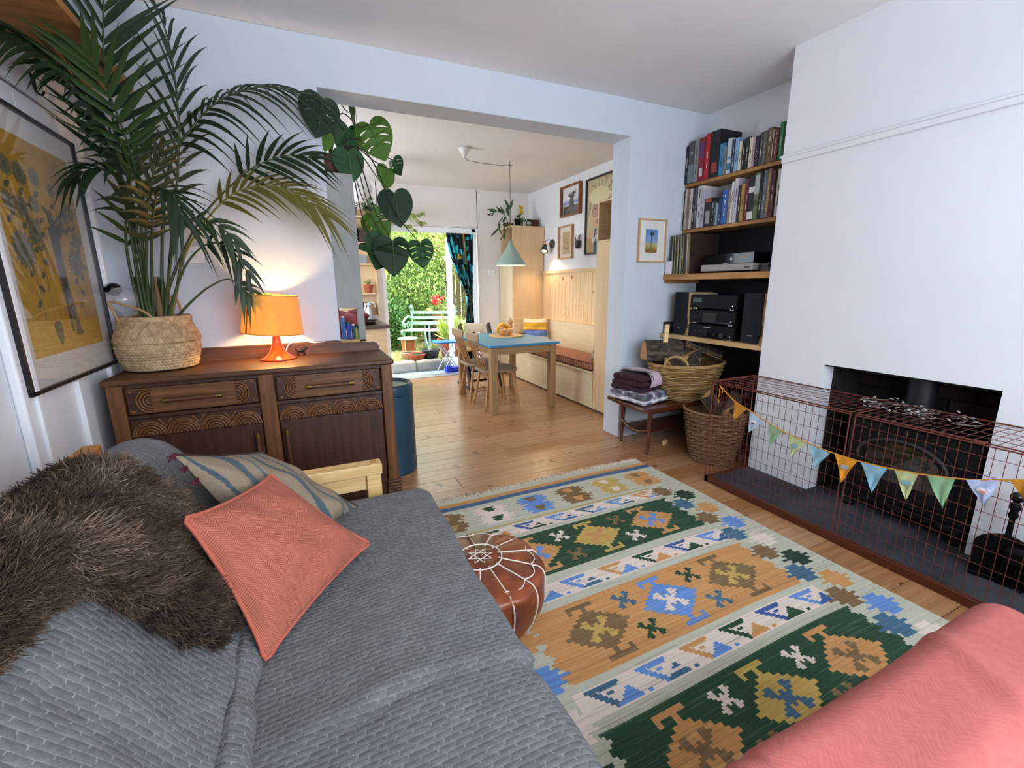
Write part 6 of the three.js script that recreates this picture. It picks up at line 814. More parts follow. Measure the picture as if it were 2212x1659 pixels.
{ const a = thing('trailing_plant', 'long-leaved trailing plant spilling over the corner cupboard top', 'plant', [2.78, 2.132, -6.1]); mesh('pot', lathe([[0, 0], [.06, 0], [.08, .05], [.078, .052], [.06, .01]], 20).translate(-.02, 0, 0), flat(0x6b4a34, .8), a); leafy(a, 0, [[[-.02, .04, 0], [-.08, .16, .02], [-.2, .2, .05], [-.32, .16, .06]], [[-.02, .04, .02], [-.1, .13, .06], [-.2, .06, .1], [-.24, -.06, .12]], [[0, .04, .02], [-.02, .2, .03], [-.04, .3, .04]], [[.02, .04, .04], [.08, .14, .08], [.12, .06, .14], [.1, -.0, .17]], [[-.04, .04, .04], [-.13, .05, .12], [-.17, -.06, .2], [-.2, -.16, .22]]], leafMat(0x3c5f34), mLeafStem, .13, .022, 6, 5);
  const b = thing('yellow_flower_pot', 'black pot with an upright yellow flower on the corner cupboard', 'plant', [2.92, 2.132, -6.08]); mesh('pot', lathe([[0, 0], [.05, 0], [.065, .12], [.06, .12], [.048, .01]], 22), mBlack, b); mesh('stem', tube([[.01, .1, 0], [.02, .15, 0], [.035, .2, 0]], .006, 12, 6), flat(0x5a4a26, .7), b); const R = rng(2); for (let i = 0; i < 12; i++) { const g = T(new THREE.SphereGeometry(.022, 10, 8).scale(1, .8, .6), .035 + (R() - .5) * .045, .2 + i * .0085, (R() - .5) * .04); mesh('petal', g, flat(0xd0a416, .6), b); } leafy(b, 0, [[[0, .1, 0], [.06, .14, .02], [.1, .08, .05], [.1, .02, .07]]], leafMat(0x4a6a38), mLeafStem, .06, .014, 4, 8);
  const c = thing('succulent_pot', 'green succulent in a silver pot on the corner cupboard', 'plant', [3.04, 2.132, -6.0]); mesh('pot', lathe([[0, 0], [.036, 0], [.045, .07], [.041, .07], [.034, .01]], 22), metal(0x9fa6a4, .35), c); for (let i = 0; i < 22; i++) { const an = i * 2.4, r = .012 + .0018 * i, g = leafG(.05 + .001 * i, .014, -.2); g.rotateX(.2 + i * .045); g.rotateY(an); g.translate(Math.cos(an) * r * .3, .07, Math.sin(an) * r * .3); mesh('leaf', g, leafMat(0x46603a), c); }
  const d = thing('clay_pot', 'upturned small clay pot at the wall end of the corner cupboard', 'pot', [3.14, 2.132, -6.02]); mesh('pot', lathe([[0, 0], [.05, 0], [.06, .09], [.066, .09], [.066, .105], [.058, .105], [.046, .01]], 24), mTerraDark, d); mesh('saucer', lathe([[0, 0], [.06, 0], [.066, .012], [.06, .012]], 24), mTerra, d);
  const e = thing('spider_plant', 'grassy plant drooping over the cubby beside the portrait', 'plant', [2.9, 2.122, -3.6]); mesh('pot', lathe([[0, 0], [.06, 0], [.075, .1], [.07, .1], [.055, .01]], 22), mTerra, e); const RR = rng(12); for (let i = 0; i < 30; i++) { const an = RR() * 6.28, L = .2 + RR() * .14, g = grid(2, 10, (u, v) => { const r = L * v, y = .1 + .16 * Math.sin(v * 2.6) - .14 * v * v; return [Math.cos(an) * r + (u - .5) * .012 * (1 - v) * Math.sin(an), y, Math.sin(an) * r + (u - .5) * .012 * (1 - v) * -Math.cos(an)]; }); mesh('leaf', g, leafMat(0x6a7a34), e); }
  const f = thing('door_vine', 'pale green vine trailing along the lintel over the garden door', 'plant', [0, 0, 0]); mesh('ledge_pot', lathe([[0, 0], [.05, 0], [.06, .09], [.055, .09], [.045, .01]], 20).translate(.9, 2.16, -6.24), mTerraDark, f); mesh('ledge', box(.8, 1.2, 2.145, 2.16, -6.345, -6.18, .003), mShelfPale, f); leafy(f, 0, [[[.9, 2.25, -6.24], [1.1, 2.3, -6.2], [1.35, 2.24, -6.2], [1.6, 2.27, -6.22]], [[.95, 2.24, -6.22], [1.15, 2.2, -6.17], [1.3, 2.12, -6.17], [1.42, 2.06, -6.18]], [[1.0, 2.24, -6.2], [1.2, 2.3, -6.16], [1.4, 2.22, -6.15], [1.55, 2.14, -6.17]]], leafMat(0x93a35a), mLeafStem, .075, .026, 10, 21); }
// ---------- kitchen seen past the jamb ----------
{ const mGrey = S({ map: tex(128, 128, (u, v) => { const n = fbm(u * 5, v * 3, 5, 3, 4), m = fbm(u * 14, v * 9, 14, 9, 3); return mix3([.56, .57, .55], [.70, .70, .68], clamp(n * .9 + m * .5 - .2)); }, true, [.5, .9]), roughness: .6 });
  const t = thing('kitchen_cupboard', 'worn grey-painted wall cupboard end behind the left jamb', 'cupboard', [0, 0, 0]); mesh('end_panel', box(-.25, .396, 1.18, 2.1, -3.52, -3.5, .003), mGrey, t); mesh('carcass', box(-.25, .394, 1.185, 2.095, -3.92, -3.52, .003), mGrey, t); mesh('post', box(.352, .4, .93, 1.18, -3.55, -3.5, .004), mGrey, t); mesh('open_shelf', box(-.25, .4, .925, .95, -3.9, -3.5, .003), mShelfPale, t); mesh('base_unit', box(-.25, .4, 0, .925, -3.9, -3.5, .003), mGrey, t);
  [[.205, 0x2f7a8c, .15, 'teal'], [.245, 0x3a6fb0, .16, 'light blue'], [.28, 0x2344a0, .12, 'royal blue'], [.315, 0x274a7a, .1, 'navy'], [.335, 0x8f9a4a, .08, 'olive']].forEach(([x, c, h, n], i) => { const b = thing('jar', `${n} tube standing on the open shelf under the grey cupboard`, 'jar', [x + .005, .95, -3.54 - .02 * (i % 2)], 0, 'tubes under the grey cupboard'); mesh('body', lathe([[0, 0], [.015, 0], [.016, h - .01], [.01, h], [0, h]], 16), flat(c, .5), b); mesh('cap', T(cyl(.011, .011, .016, 12), 0, h - .004, 0), flat(i % 2 ? 0xd8d8d4 : 0x3a6a50, .5), b); });
  const rb = thing('red_bottle', 'slim red bottle on the open shelf under the grey cupboard', 'bottle', [.225, .95, -3.6]); mesh('body', lathe([[0, 0], [.014, 0], [.015, .16], [.008, .2], [.008, .22], [0, .22]], 16), flat(0xb01c24, .4), rb); mesh('cap', T(cyl(.009, .009, .02, 10), 0, .215, 0), flat(0x7a1016, .5), rb);
  const r = thing('red_bag', 'crumpled dark red bag on the kitchen counter', 'bag', [.62, .902, -5.35]); mesh('bag_body', T(softBox(.34, .16, .26, .06, [18, 10, 14], q => { q.y += .02 * Math.sin(q.x * 31 + q.z * 17); q.x += .02 * Math.sin(q.y * 43); q.z += .015 * Math.sin(q.x * 29); }), -.15, .075, 0), flat(0x5f1420, .6), r); mesh('bag_handle', tube([[-.2, .14, 0], [-.1, .18, .02], [.0, .13, .0]], .006, 16, 5), flat(0x7a1c28, .6), r);
  const k = thing('kitchen_counter', 'plywood-ended kitchen counter with dark worktop by the far window', 'counter', [0, 0, 0]); mesh('worktop', box(.2, .865, .862, .9, -6.34, -5.22, .003), S({ map: woodTex(95, 0x3d2c22, 0x5e473a, { size: [.8, .3] }), roughness: .45 }), k); mesh('end_panel', box(.23, .825, 0, .862, -5.27, -5.245, .002), mBirch, k); mesh('carcass', box(.23, .82, 0, .862, -6.34, -5.27), mBirch, k);
  const dr = thing('dish_stack', 'low heap of dark dishes on the kitchen counter', 'dishes', [.66, .9, -5.5]); for (let i = 0; i < 4; i++) mesh('dish', T(lathe([[0, 0], [.07, 0], [.1, .014], [.096, .015], [.06, .005], [0, .005]], 24), .02 * Math.sin(i * 3), .014 * i, .02 * i), flat([0x2b2624, 0x4a4038, 0xb8b4b0, 0x332c28][i], .4), dr);
  const wb = thing('spray_bottle', 'white spray bottle at the kitchen window', 'bottle', [.76, .9, -6.15]); mesh('body', lathe([[0, 0], [.038, 0], [.04, .1], [.03, .15], [.012, .17], [.012, .19], [0, .19]], 20), flat(0xd8dde4, .4), wb); mesh('trigger', [box(-.05, .03, .19, .22, -.012, .012, .004), box(-.04, -.03, .14, .195, -.008, .008, .003)], flat(0xe8ecf0, .4), wb);
  const tp = thing('kitchen_tap', 'curved chrome tap at the kitchen counter', 'tap', [.7, .9, -5.95]); mesh('base', cyl(.02, .018, .05, 16), mChrome, tp); mesh('spout', tube([[0, .04, 0], [0, .18, 0], [.04, .23, 0], [.1, .22, 0], [.12, .17, 0]], .009, 26, 8), mChrome, tp);
  [1.25, 1.62, 1.88, 2.2].forEach((y, i) => { const s = thing('window_shelf', ['lowest', 'second', 'third', 'highest'][i] + ' of the small plywood shelves left of the garden door', 'shelf', [0, 0, 0], 0, 'shelves left of the garden door'); mesh('board', box(.45, .88, y - .02, y, -6.345, -6.14, .002), mBirch, s); mesh('bracket', box(.45, .462, y - .12, y - .02, -6.345, -6.2, .002), mBirch, s); });
  const up = thing('shelf_upright', 'plywood back panel behind the small shelves left of the garden door', 'panel', [0, 0, 0]); mesh('panel', box(.44, .9, .95, 2.3, -6.349, -6.343), mBirch, up); mesh('edge_strip', box(.89, .9, .95, 2.3, -6.343, -6.15, .002), mBirch, up);
  const pot = (l, x, y, z, s, lf) => { const p = thing('terracotta_pot', l, 'pot', [x, y, z]); mesh('pot', lathe([[0, 0], [.045, 0], [.058, .085], [.064, .085], [.064, .105], [.056, .105], [.05, .02]], 22).scale(s, s, s), mTerra, p); for (let i = 0; i < 12; i++) { const g = leafG(.06 * s + .04, .011, -.1); g.rotateX(.5 + (i % 3) * .2); g.rotateY(i * 2.4); g.translate(0, .1 * s, 0); mesh('leaf', g, leafMat(lf), p); } };
  pot('terracotta pot of pale succulents on the lowest window shelf', .79, 1.25, -6.22, 1.0, 0xa9b86a);
  [[.6, 1.88, 0x2b2c2e, 'dark storage box on the third window shelf', .2, .2], [.77, 1.88, 0x3a302a, 'brown box on the third window shelf', .1, .17], [.74, 1.62, 0x8f9498, 'grey tin on the second window shelf', .1, .1], [.7, .95, 0x20242c, 'dark radio under the lowest window shelf', .14, .22]].forEach(([x, y, c, l, w, h]) => { const b = thing('shelf_box', l, 'box', [x, y === .95 ? .9 : y, -6.25]); mesh('body', box(-w / 2, w / 2, 0, h, -.07, .07, .004), flat(c, .6), b); mesh('lid', box(-w / 2 - .003, w / 2 + .003, h - .03, h + .004, -.073, .073, .004), flat(c, .5), b); });
  const hp = thing('hanging_fern', 'dark leafy plant on the highest window shelf', 'plant', [.66, 2.2, -6.2]); mesh('pot', lathe([[0, 0], [.05, 0], [.065, .1], [.06, .1], [.045, .01]], 20), flat(0x8a8098, .5), hp); leafy(hp, 0, [[[0, .1, 0], [.05, .2, .05], [.14, .22, .1], [.22, .12, .12]], [[0, .1, 0], [.1, .16, .05], [.2, .06, .1], [.24, -.08, .12]], [[0, .1, 0], [-.05, .2, .08], [-.1, .2, .14]], [[0, .1, .02], [.12, .12, .1], [.16, -.02, .16], [.17, -.14, .18]]], leafMat(0x3e5426), mLeafStem, .1, .03, 8, 31);
  const ln = thing('paper_lantern', 'round white paper lantern over the kitchen', 'lantern', [.62, 2.32, -5.1]); mesh('globe', lathe(Array.from({ length: 33 }, (_, i) => { const a = -Math.PI / 2 + i / 32 * Math.PI; return [Math.max(.0, Math.cos(a) * (.14 + .002 * Math.cos(i * 3.1))), Math.sin(a) * .13]; }), 32), flat(0xeceaea, .8), ln); mesh('cord', rod([0, .12, 0], [0, .335, 0], .003, .003, 6), mPaintWhite, ln);
}
// ---------- monstera on the grey cupboard ----------
{ const base = [.27, 2.1, -3.6], t = thing('monstera', 'split-leaved monstera in a clay pot on the grey kitchen cupboard', 'plant', base);
  mesh('pot', lathe([[0, 0], [.052, 0], [.066, .1], [.073, .1], [.073, .13], [.064, .13], [.054, .02]], 26), mTerraDark, t); mesh('soil', T(new THREE.CircleGeometry(.063, 20), 0, .118, 0, -Math.PI / 2), mSoil, t);
  const shape = (split) => { const s = new THREE.Shape(); s.moveTo(0, 0); s.bezierCurveTo(.1, .2, .46, .24, .5, -.12); s.bezierCurveTo(.53, -.42, .3, -.72, 0, -.92); s.bezierCurveTo(-.3, -.72, -.53, -.42, -.5, -.12); s.bezierCurveTo(-.46, .24, -.1, .2, 0, 0);
    if (split) for (const sg of [-1, 1]) for (let k = 0; k < split; k++) { const y = -.1 - k * .2, h = new THREE.Path(); h.moveTo(sg * .12, y); h.quadraticCurveTo(sg * .28, y + .03, sg * (.43 - .05 * k), y - .08); h.quadraticCurveTo(sg * .3, y - .06, sg * .12, y); s.holes.push(h); } return s; };
  const leaf = (split, size, bend) => { const g = fin(new THREE.ExtrudeGeometry(shape(split), { depth: .006, bevelEnabled: false, curveSegments: 10 })), p = g.attributes.position; for (let i = 0; i < p.count; i++) { const x = p.getX(i), y = p.getY(i); p.setZ(i, p.getZ(i) - bend * x * x * 1.4 - bend * y * y * .5 + .03 * Math.abs(x)); } g.scale(size, size, size); g.computeVertexNormals(); return g; };
  const vein = size => rod([0, 0, .004], [0, -.85 * size, .002 - .2 * size * size], .0022, .001, 5);
  // leaves: world attach point, size, tilt (rx, ry, rz), splits, material
  const L = [[.209, 2.37, -3.0, .25, [-.15, .25, -.2], 2, mMonstDark], [.552, 2.462, -3.6, .3, [-.1, -.3, .35], 3, mMonst2], [.407, 2.429, -3.62, .25, [-.1, .4, -.1], 0, mMonst], [.381, 2.241, -3.5, .24, [-.15, .1, .05], 0, mMonst], [.689, 2.212, -3.75, .19, [-.2, .5, -.2], 0, mMonst2], [.736, 2.281, -3.75, .15, [-.1, -.9, .35], 2, mMonst], [.697, 2.012, -3.6, .29, [-.2, -.1, .1], 0, mMonstDark], [.528, 1.857, -3.65, .25, [-.1, -.4, .5], 2, mMonst2], [.642, 1.658, -3.5, .3, [-.15, .1, 0], 1, mMonstDark], [.603, 1.68, -3.62, .29, [-.2, .5, -.3], 0, mMonst], [.87, 1.661, -3.6, .23, [-.1, -.15, .08], 3, mMonst], [.52, 1.626, -3.6, .17, [-1.0, .4, -1.0], 0, mMonst], [.458, 2.572, -3.6, .19, [-.3, 1.25, .3], 1, mMonst], [.248, 2.334, -3.45, .15, [-.2, .5, -.1], 0, mMonst2]];
  L.forEach(([x, y, z, s, r, sp, m], i) => { s *= .9; const g = leaf(sp, s, .45); const e = new THREE.Euler(...r), q = new THREE.Quaternion().setFromEuler(e), o = V(x - base[0], y - base[1], z - base[2]); g.applyQuaternion(q).translate(o.x, o.y, o.z);
    const st = mesh('stem', tube([[0, .11, 0], [o.x * .35, .13 + Math.max(0, o.y) * .75 + (o.y < 0 ? .06 : 0), o.z * .3 + .03], [o.x * .75, o.y * .75 + .06, o.z * .75 + .02], [o.x, o.y, o.z]], q2 => .006 - .003 * q2, 22, 6), i % 3 ? mStemDark : mLeafStem, t); mesh('leaf', g, m, st); mesh('midrib', vein(s).applyQuaternion(q).translate(o.x, o.y, o.z), flat(0x5b7a3a, .5), st); });
}
// ---------- garden ----------
{ struct('ground', box(-3, 8, -.32, -.045, -7.12, -6.57), S({ color: 0x9c9a94, roughness: .9, bumpMap: plasterBump, bumpScale: .006 }));
  struct('ground', box(-6, 10, -.3, .1, -16, -7.22), S({ map: tex(128, 128, (u, v) => { const n = fbm(u * 8, v * 8, 8, 8, 5); return mix3([.34, .40, .18], [.74, .66, .42], clamp(n * 1.7 - .35)); }, true, [2, 2]), roughness: 1 }));
  const R = rng(101); struct('kerb', [box(-3, 8, -.1, .08, -7.23, -7.13)], S({ color: 0x8a8a80, roughness: .95 })); const ks = scene.children[scene.children.length - 1]; for (let i = 0, x = -.5; x < 4; i++) { const w = .35 + R() * .4; mesh('stone', T(softBox(w - .015, .19 + R() * .012, .16, .03, [8, 5, 4], q => { q.y += .006 * Math.sin(q.x * 31 + i); q.z += .006 * Math.sin(q.x * 23 + q.y * 40 + i); }), x + w / 2, .045, -7.17), S({ color: [0x9a9a90, 0x8c8d84, 0xa8a69a][i % 3], roughness: .95, bumpMap: plasterBump, bumpScale: .006 }), ks); x += w; }
  const gm = []; const gc = []; const Q = new THREE.Quaternion(); for (let i = 0; i < 14000; i++) { Q.setFromEuler(new THREE.Euler((R() - .5) * .8, R() * 6.28, (R() - .5) * .8)); gm.push(MX([lerp(0, 5, R()), .1, -7.24 - 3.5 * R() * R()], Q, [1, .5 + R(), 1])); gc.push(new THREE.Color().setHSL(.17 + .08 * R(), .35, .38 + .2 * R())); }
  const gt = new THREE.Group(); gt.name = 'lawn_grass'; gt.userData = { label: 'dry sunlit lawn grass beyond the stone kerb', category: 'grass', kind: 'stuff' }; scene.add(gt); inst('blades', grid(1, 2, (u, v) => [(u - .5) * .006 * (1 - v * .9), v * .035, .008 * v * v]), leafMat(0xffffff), gm, gt, gc);
  const mat = thing('outdoor_mat', 'blue and white patterned mat on the terrace outside the door', 'mat', [1.5, -.045, -6.84]); const mt = canvasTex(256, 128, (g, w, h) => { g.fillStyle = '#dfe6ee'; g.fillRect(0, 0, w, h); g.strokeStyle = '#3f72b8'; g.lineWidth = 7; for (let i = -8; i < 24; i++) { g.beginPath(); g.moveTo(i * 18, 0); g.lineTo(i * 18 + 64, 64); g.lineTo(i * 18, 128); g.stroke(); } }); mesh('weave', T(box(-.6, .6, 0, .012, -.23, .23, .003), 0, 0, 0), (() => { mt.wrapS = mt.wrapT = THREE.RepeatWrapping; mt.repeat.set(1.4, 2.6); return S({ map: mt, roughness: .9 }); })(), mat); mesh('border', [box(-.6, .6, .002, .014, .215, .23), box(-.6, .6, .002, .014, -.23, -.215)], flat(0x4a7cc0, .9), mat);
  // fence, each board a part
  const fe = thing('garden_fence', 'weathered vertical board fence at the end of the garden', 'fence', [0, .1, -11.6]); mesh('rail', [box(-4, 9, .3, .38, -.05, 0), box(-4, 9, 1.5, 1.58, -.05, 0)], flat(0x5c5238, .9), fe); const fm = [0x7a6f48, 0x6a6040, 0x867c56].map(c => S({ color: c, roughness: .95, bumpMap: woodBump, bumpScale: .003 })); for (let i = 0; i < 92; i++) { const x = -4 + i * .14; mesh('board', box(x, x + .128, 0, 1.85 + .02 * R(), 0, .02, .003), fm[R() * 3 | 0], fe); }
  const fr = thing('side_fence', 'board fence along the right side of the garden', 'fence', [4.6, .1, -9.3]); mesh('rail', box(.02, .06, .4, .48, -2.3, 2.3), flat(0x5c5238, .9), fr); for (let i = 0; i < 32; i++) { const z = -2.3 + i * .143; mesh('board', box(0, .02, 0, 1.8 + .03 * R(), z, z + .13, .003), fm[R() * 3 | 0], fr); }
  // shrubs: crown of single leaves on branches
  const lg = merge(grid(1, 3, (u, v) => [(u - .5) * Math.sin(Math.PI * (v * .9 + .08)) * .75, v, -.15 * v * v + .12 * Math.abs(u - .5)]));
  const shrub = (name, label, x, y, z, rx, ry, rz, n, size, cols, trunk, open = 0) => { const t = thing(name, label, name === 'tree' ? 'tree' : 'shrub', [x, .1, z]); const M = [], K = [], E = new THREE.Euler(); const C = cols.map(c => new THREE.Color(c)); n = Math.round(n * 1.7); size *= .72; for (let i = 0; i < n; i++) { const a = R() * 6.28, b = Math.acos(2 * R() - 1), r = Math.pow(R(), .35), nb = .72 + .42 * vnoise(a * 1.6 + x * 5, b * 2.6 + y * 3); const p = V(Math.cos(a) * Math.sin(b) * rx * r * nb, y + Math.cos(b) * ry * r * nb, Math.sin(a) * Math.sin(b) * rz * r * nb); if (p.y < .02) continue; E.set(R() * 6.28, R() * 6.28, R() * 6.28); Q.setFromEuler(E); const s = size * (.6 + .8 * R()); M.push(MX(p, Q, [s * .55, s, s])); K.push(C[R() * C.length | 0].clone().multiplyScalar(.8 + .4 * R())); }
    inst('foliage', lg, leafMat(0xffffff, { transmission: .25, thickness: 0, roughness: .8 }), M, t, K); trunk.forEach(pts => mesh('branch', tube(pts, q => lerp(.045, .014, q) * (trunk.r || 1), 16, 7), mBark, t)); };
  shrub('shrub', 'large light green shrub filling the middle of the garden view', 2.0, 1.25, -9.8, 1.0, 1.25, .8, 7000, .1, [0x7fa24a, 0x93b55c, 0x6a8c3c, 0xa8c06a], [[[0, 0, 0], [.1, .6, 0], [.3, 1.3, .1]], [[0, 0, 0], [-.2, .7, .1], [-.5, 1.4, .1]], [[.05, 0, .05], [.0, .7, .2], [.1, 1.6, .2]]]);
  shrub('shrub', 'dark green low shrub behind the garden bench', 1.55, .45, -9.0, .5, .6, .45, 4200, .075, [0x3f6a30, 0x50803a, 0x6a9a4a], [[[0, 0, 0], [.05, .3, 0], [.1, .6, .05]]]);
  shrub('shrub', 'blue-green bushy shrub at the left edge of the garden door', 1.15, .8, -8.9, .45, .8, .5, 3600, .08, [0x5c8a4c, 0x74a468, 0x8ab87c], [[[0, 0, 0], [.0, .5, 0], [.1, 1, .05]]]);
  shrub('tree', 'leaning slender tree with yellow-green crown above the bench', 2.9, 2.35, -10.2, 1.3, .9, 1.0, 6500, .1, [0xa3bd58, 0xbccb6a, 0x86a646, 0xd0cf78], [[[.35, 0, .5], [.2, .7, .5], [-.05, 1.5, .4], [-.2, 2.3, .2]], [[0, 1.3, .4], [.3, 1.8, .3], [.6, 2.4, .1]]]);
  shrub('tree', 'bright green tree crown beyond the left fence', .9, 2.5, -11, 1.3, 1.2, .9, 6000, .11, [0x8fb85a, 0xa9cc74, 0x76a048], [[[0, 0, 0], [.1, 1.2, 0], [0, 2.3, 0]]]);
  shrub('tree', 'pale leafy tree crown beyond the right fence', 4.3, 2.3, -11.2, 1.3, 1.3, .8, 5500, .11, [0xa8c66e, 0x8db056, 0xc3d384], [[[0, 0, 0], [-.1, 1.2, 0], [0, 2.2, 0]]]);
  shrub('shrub', 'climbing shrub along the right garden fence', 3.7, .8, -9.6, .5, .8, .8, 3600, .08, [0x7f9a54, 0x98b06a, 0x5f7f40], [[[0, 0, 0], [.0, .5, 0], [.1, 1, .05]]]);
  shrub('shrub', 'grey twiggy shrub under the leaning tree', 2.75, .55, -10.0, .6, .6, .4, 2200, .06, [0x8a8a60, 0x6f7a48, 0x5c6a3c], Array.from({ length: 12 }, (_, i) => [[(R() - .5) * .6, 0, R() * .3], [(R() - .5) * .7, .5, R() * .3], [(R() - .5) * .9, 1.0, R() * .3]]));
  // patterned cloth
  const yc = canvasTex(256, 256, (g, w, h) => { g.fillStyle = '#e6cf2e'; g.fillRect(0, 0, w, h); for (let i = 0; i < 9; i++) { const x = 40 + (i % 3) * 88, y = 44 + (i / 3 | 0) * 84; g.fillStyle = '#f2f0e6'; g.beginPath(); g.arc(x, y, 32, Math.PI, 0); g.fill(); g.strokeStyle = '#2c4fa0'; g.lineWidth = 6; for (let k = -3; k <= 3; k++) { g.beginPath(); g.moveTo(x, y + 8); g.quadraticCurveTo(x + k * 5, y - 12, x + k * 10, y - 24); g.stroke(); } } });
  const yt = thing('patterned_cloth', 'yellow cloth with blue fan print hanging among the shrubs', 'cloth', [1.22, 0, -8.5]); mesh('cloth', grid(16, 16, (u, v) => [lerp(-.15, .3, u) - .2 * (1 - v) * u, lerp(1.15, 1.85, v) - .12 * Math.sin(u * 3), .04 * Math.sin(u * 9 + v * 3)]), S({ map: yc, roughness: .9, side: ds }), yt, { keep: 1 }); mesh('line', tube([[-.6, 1.95, 0], [0, 1.86, 0], [.7, 1.95, 0]], .004, 16, 5), mPaintWhite, yt); mesh('prop', rod([-.17, .1, 0], [-.17, 1.9, 0], .014, .012, 8), mBark, yt);
  // cast-iron bench
  const gb = thing('garden_bench', 'mint green scrolled cast-iron garden bench with slatted seat', 'bench', [2.12, .1, -8.35], -.55), mG = flat(0x7fb48e, .6), sl = flat(0xa3b5aa, .7);
  for (const x of [-.42, .42]) mesh('end_frame', [tube([[x, 0, .3], [x, .16, .25], [x, .36, .24], [x, .43, .3], [x, .4, .36], [x, .36, .33]], .022, 30, 7), tube([[x, 0, -.2], [x, .2, -.14], [x, .4, -.16], [x, .62, -.24], [x, .8, -.3], [x, .86, -.24], [x, .8, -.2]], .022, 30, 7), tube([[x, .4, .26], [x, .39, .05], [x, .4, -.16]], .02, 16, 7), tube([[x, .6, -.23], [x, .66, -.05], [x, .62, .18], [x, .54, .26], [x, .48, .2], [x, .54, .15]], .02, 30, 7), tube([[x, .42, 0], [x, .52, .05], [x, .56, -.04], [x, .5, -.08], [x, .47, -.03]], .015, 24, 6), tube([[x, .2, .22], [x, .28, .05], [x, .2, -.12]], .016, 18, 6)], mG, gb);
  for (let i = 0; i < 5; i++) mesh('seat_slat', box(-.46, .46, .405, .425, -.13 + i * .085, -.065 + i * .085, .006), sl, gb); for (let i = 0; i < 3; i++) mesh('back_slat', T(box(-.46, .46, -.03, .03, -.01, .01, .006), 0, .52 + i * .1, -.2 - i * .035, -.3), mG, gb);
  const bk = thing('red_paperback', 'red and white paperback lying open on the garden bench', 'book', [2.08, .527, -8.33], .4); mesh('cover', box(-.09, .09, 0, .006, -.07, .07, .002), flat(0xb8323a, .6), bk); mesh('page_block', box(-.085, .0, .006, .016, -.066, .066, .002), mPaper, bk);
  const st = thing('garden_stool', 'small wooden stool with pale blue top beside the garden bench', 'stool', [1.62, .1, -8.0]); mesh('top', lathe([[0, .3], [.17, .3], [.18, .31], [.17, .325], [0, .325]], 28), flat(0xa9cfd8, .6), st); mesh('drum', lathe([[.12, 0], [.11, .15], [.125, .3]], 24), flat(0x9c5f34, .8, { side: ds }), st); for (let i = 0; i < 3; i++) mesh('leg', rod([Math.cos(i * 2.1) * .14, 0, Math.sin(i * 2.1) * .14], [Math.cos(i * 2.1) * .13, .3, Math.sin(i * 2.1) * .13], .012, .012, 6), flat(0xc9ad80, .7), st);
  const pot2 = (name, label, x, z, r0, r1, h, m, leafs) => { const p = thing(name, label, 'pot', [x, .1, z]); mesh('pot', lathe([[0, 0], [r0, 0], [r1, h * .86], [r1 * 1.07, h * .86], [r1 * 1.07, h], [r1 * .97, h], [r0 * .9, .02]], 26), m, p); mesh('soil', T(new THREE.CircleGeometry(r1 * .95, 20), 0, h * .9, 0, -Math.PI / 2), mSoil, p); if (leafs) { const [n, L, w, c, spread] = leafs, M = [], K = []; for (let i = 0; i < n; i++) { const E = new THREE.Euler((R() - .5) * spread, R() * 6.28, (R() - .5) * spread); Q.setFromEuler(E); M.push(MX([(R() - .5) * r1, h * .9 + R() * L * .3, (R() - .5) * r1], Q, [w, L * (.6 + .7 * R()), w])); K.push(new THREE.Color(c).multiplyScalar(.75 + .5 * R())); } inst('foliage', lg, leafMat(0xffffff, { transmission: .2, thickness: 0 }), M, p, K); } return p; };
  pot2('plant_pot', 'wide low terracotta pot on the garden kerb', 1.63, -7.35, .1, .14, .13, mTerra);
  pot2('plant_pot', 'terracotta trough behind the low pot', 1.56, -7.62, .12, .15, .12, flat(0xb88a70, .9));
  pot2('plant_pot', 'black plastic pot with a small sprig on the garden kerb', 1.87, -7.38, .11, .145, .18, flat(0x1d2738, .5), [16, .1, .03, 0x8fb070, 1.4]);
  pot2('plant_pot', 'large terracotta pot of yellow-green grass behind the blue table', 2.3, -7.55, .17, .24, .32, mTerra, [260, .34, .035, 0xa8bc58, 1.9]);
  const ge = pot2('plant_pot', 'terracotta pot of red geraniums behind the bench', 2.4, -8.75, .09, .13, .2, flat(0xb4794e, .9), [120, .16, .12, 0xa9b86e, 2.2]); ge.position.y = .62; const stand = thing('plant_stand', 'pale blue table carrying the geraniums behind the bench', 'table', [2.5, .1, -8.8]); mesh('top', box(-.35, .5, .49, .52, -.2, .2, .006), flat(0x9cc4d2, .6), stand); for (const [x, z] of [[-.32, -.17], [-.32, .17], [.47, -.17], [.47, .17]]) mesh('leg', box(x - .018, x + .018, 0, .49, z - .018, z + .018), flat(0x9cc4d2, .6), stand);
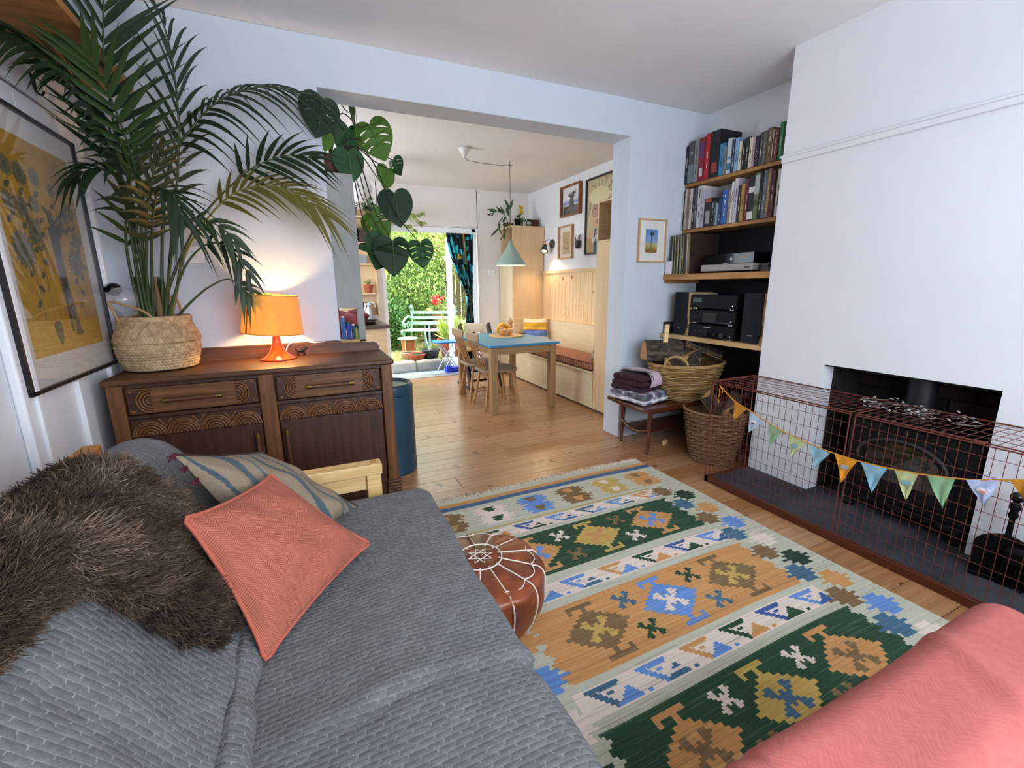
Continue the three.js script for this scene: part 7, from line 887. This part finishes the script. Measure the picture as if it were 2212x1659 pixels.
  for (let i = 0; i < 16; i++) mesh('bloom', T(new THREE.SphereGeometry(.035, 10, 8), (R() - .5) * .2, .36 + R() * .14, (R() - .3) * .16), flat(i < 12 ? 0xd8261c : 0xe07a6a, .6), ge);
  pot2('plant_pot', 'slate grey pot beside the red geraniums', 2.66, -8.74, .09, .13, .22, flat(0x5a6a78, .6), [60, .12, .05, 0x9fb070, 1.8]).position.y = .62;
  // blue folding table, toy truck, wall light of the neighbour
  const bt = thing('folding_table', 'bright blue folding table with silver crossed legs outside the door', 'table', [2.0, -.045, -6.86]), mS = flat(0xb9c4cc, .35, { metalness: .7 }); mesh('tabletop', [box(-.2, .3, .5, .514, -.17, .17, .005)], flat(0x0f6fc8, .4), bt); mesh('rim', [box(-.203, .303, .494, .51, .16, .173, .003), box(-.203, -.19, .494, .51, -.17, .17, .003)], flat(0x0d5fb0, .4), bt); for (const z of [-.14, .14]) { mesh('leg', rod([-.14, 0, z], [.18, .5, z], .009, .009, 8), mS, bt); mesh('leg', rod([.2, 0, z * .9], [-.14, .5, z * .9], .009, .009, 8), mS, bt); }
  const pole = thing('garden_cane', 'thin pale cane leaning behind the blue table', 'cane', [1.82, .1, -7.3]); mesh('cane', rod([.04, 0, 0], [-.06, .52, 0], .009, .008, 6), flat(0xc6ccd2, .5), pole); mesh('tip', T(new THREE.SphereGeometry(.011, 8, 6), -.06, .52, 0), flat(0xd8dde2, .5), pole);
  const tt = thing('toy_truck', 'blue toy truck on the terrace by the open door leaf', 'toy', [2.02, -.045, -6.66], .2); mesh('body', [box(-.02, .2, .04, .12, -.05, .05, .01)], flat(0x1428c0, .4), tt); mesh('cab', [box(-.11, -.025, .04, .15, -.045, .045, .012)], flat(0x1a34d0, .4), tt); mesh('chassis', box(-.11, .2, .025, .045, -.04, .04), flat(0x9aa0a8, .5), tt); for (const x of [-.075, .06, .15]) for (const z of [-.048, .048]) mesh('wheel', T(cyl(.027, .027, .02, 16), x, .027, z - .01, Math.PI / 2), mBlack, tt);
}
scene.traverse(o => { if (o.isMesh) { o.castShadow = true; o.receiveShadow = true; } });
renderer.render(scene, camera);
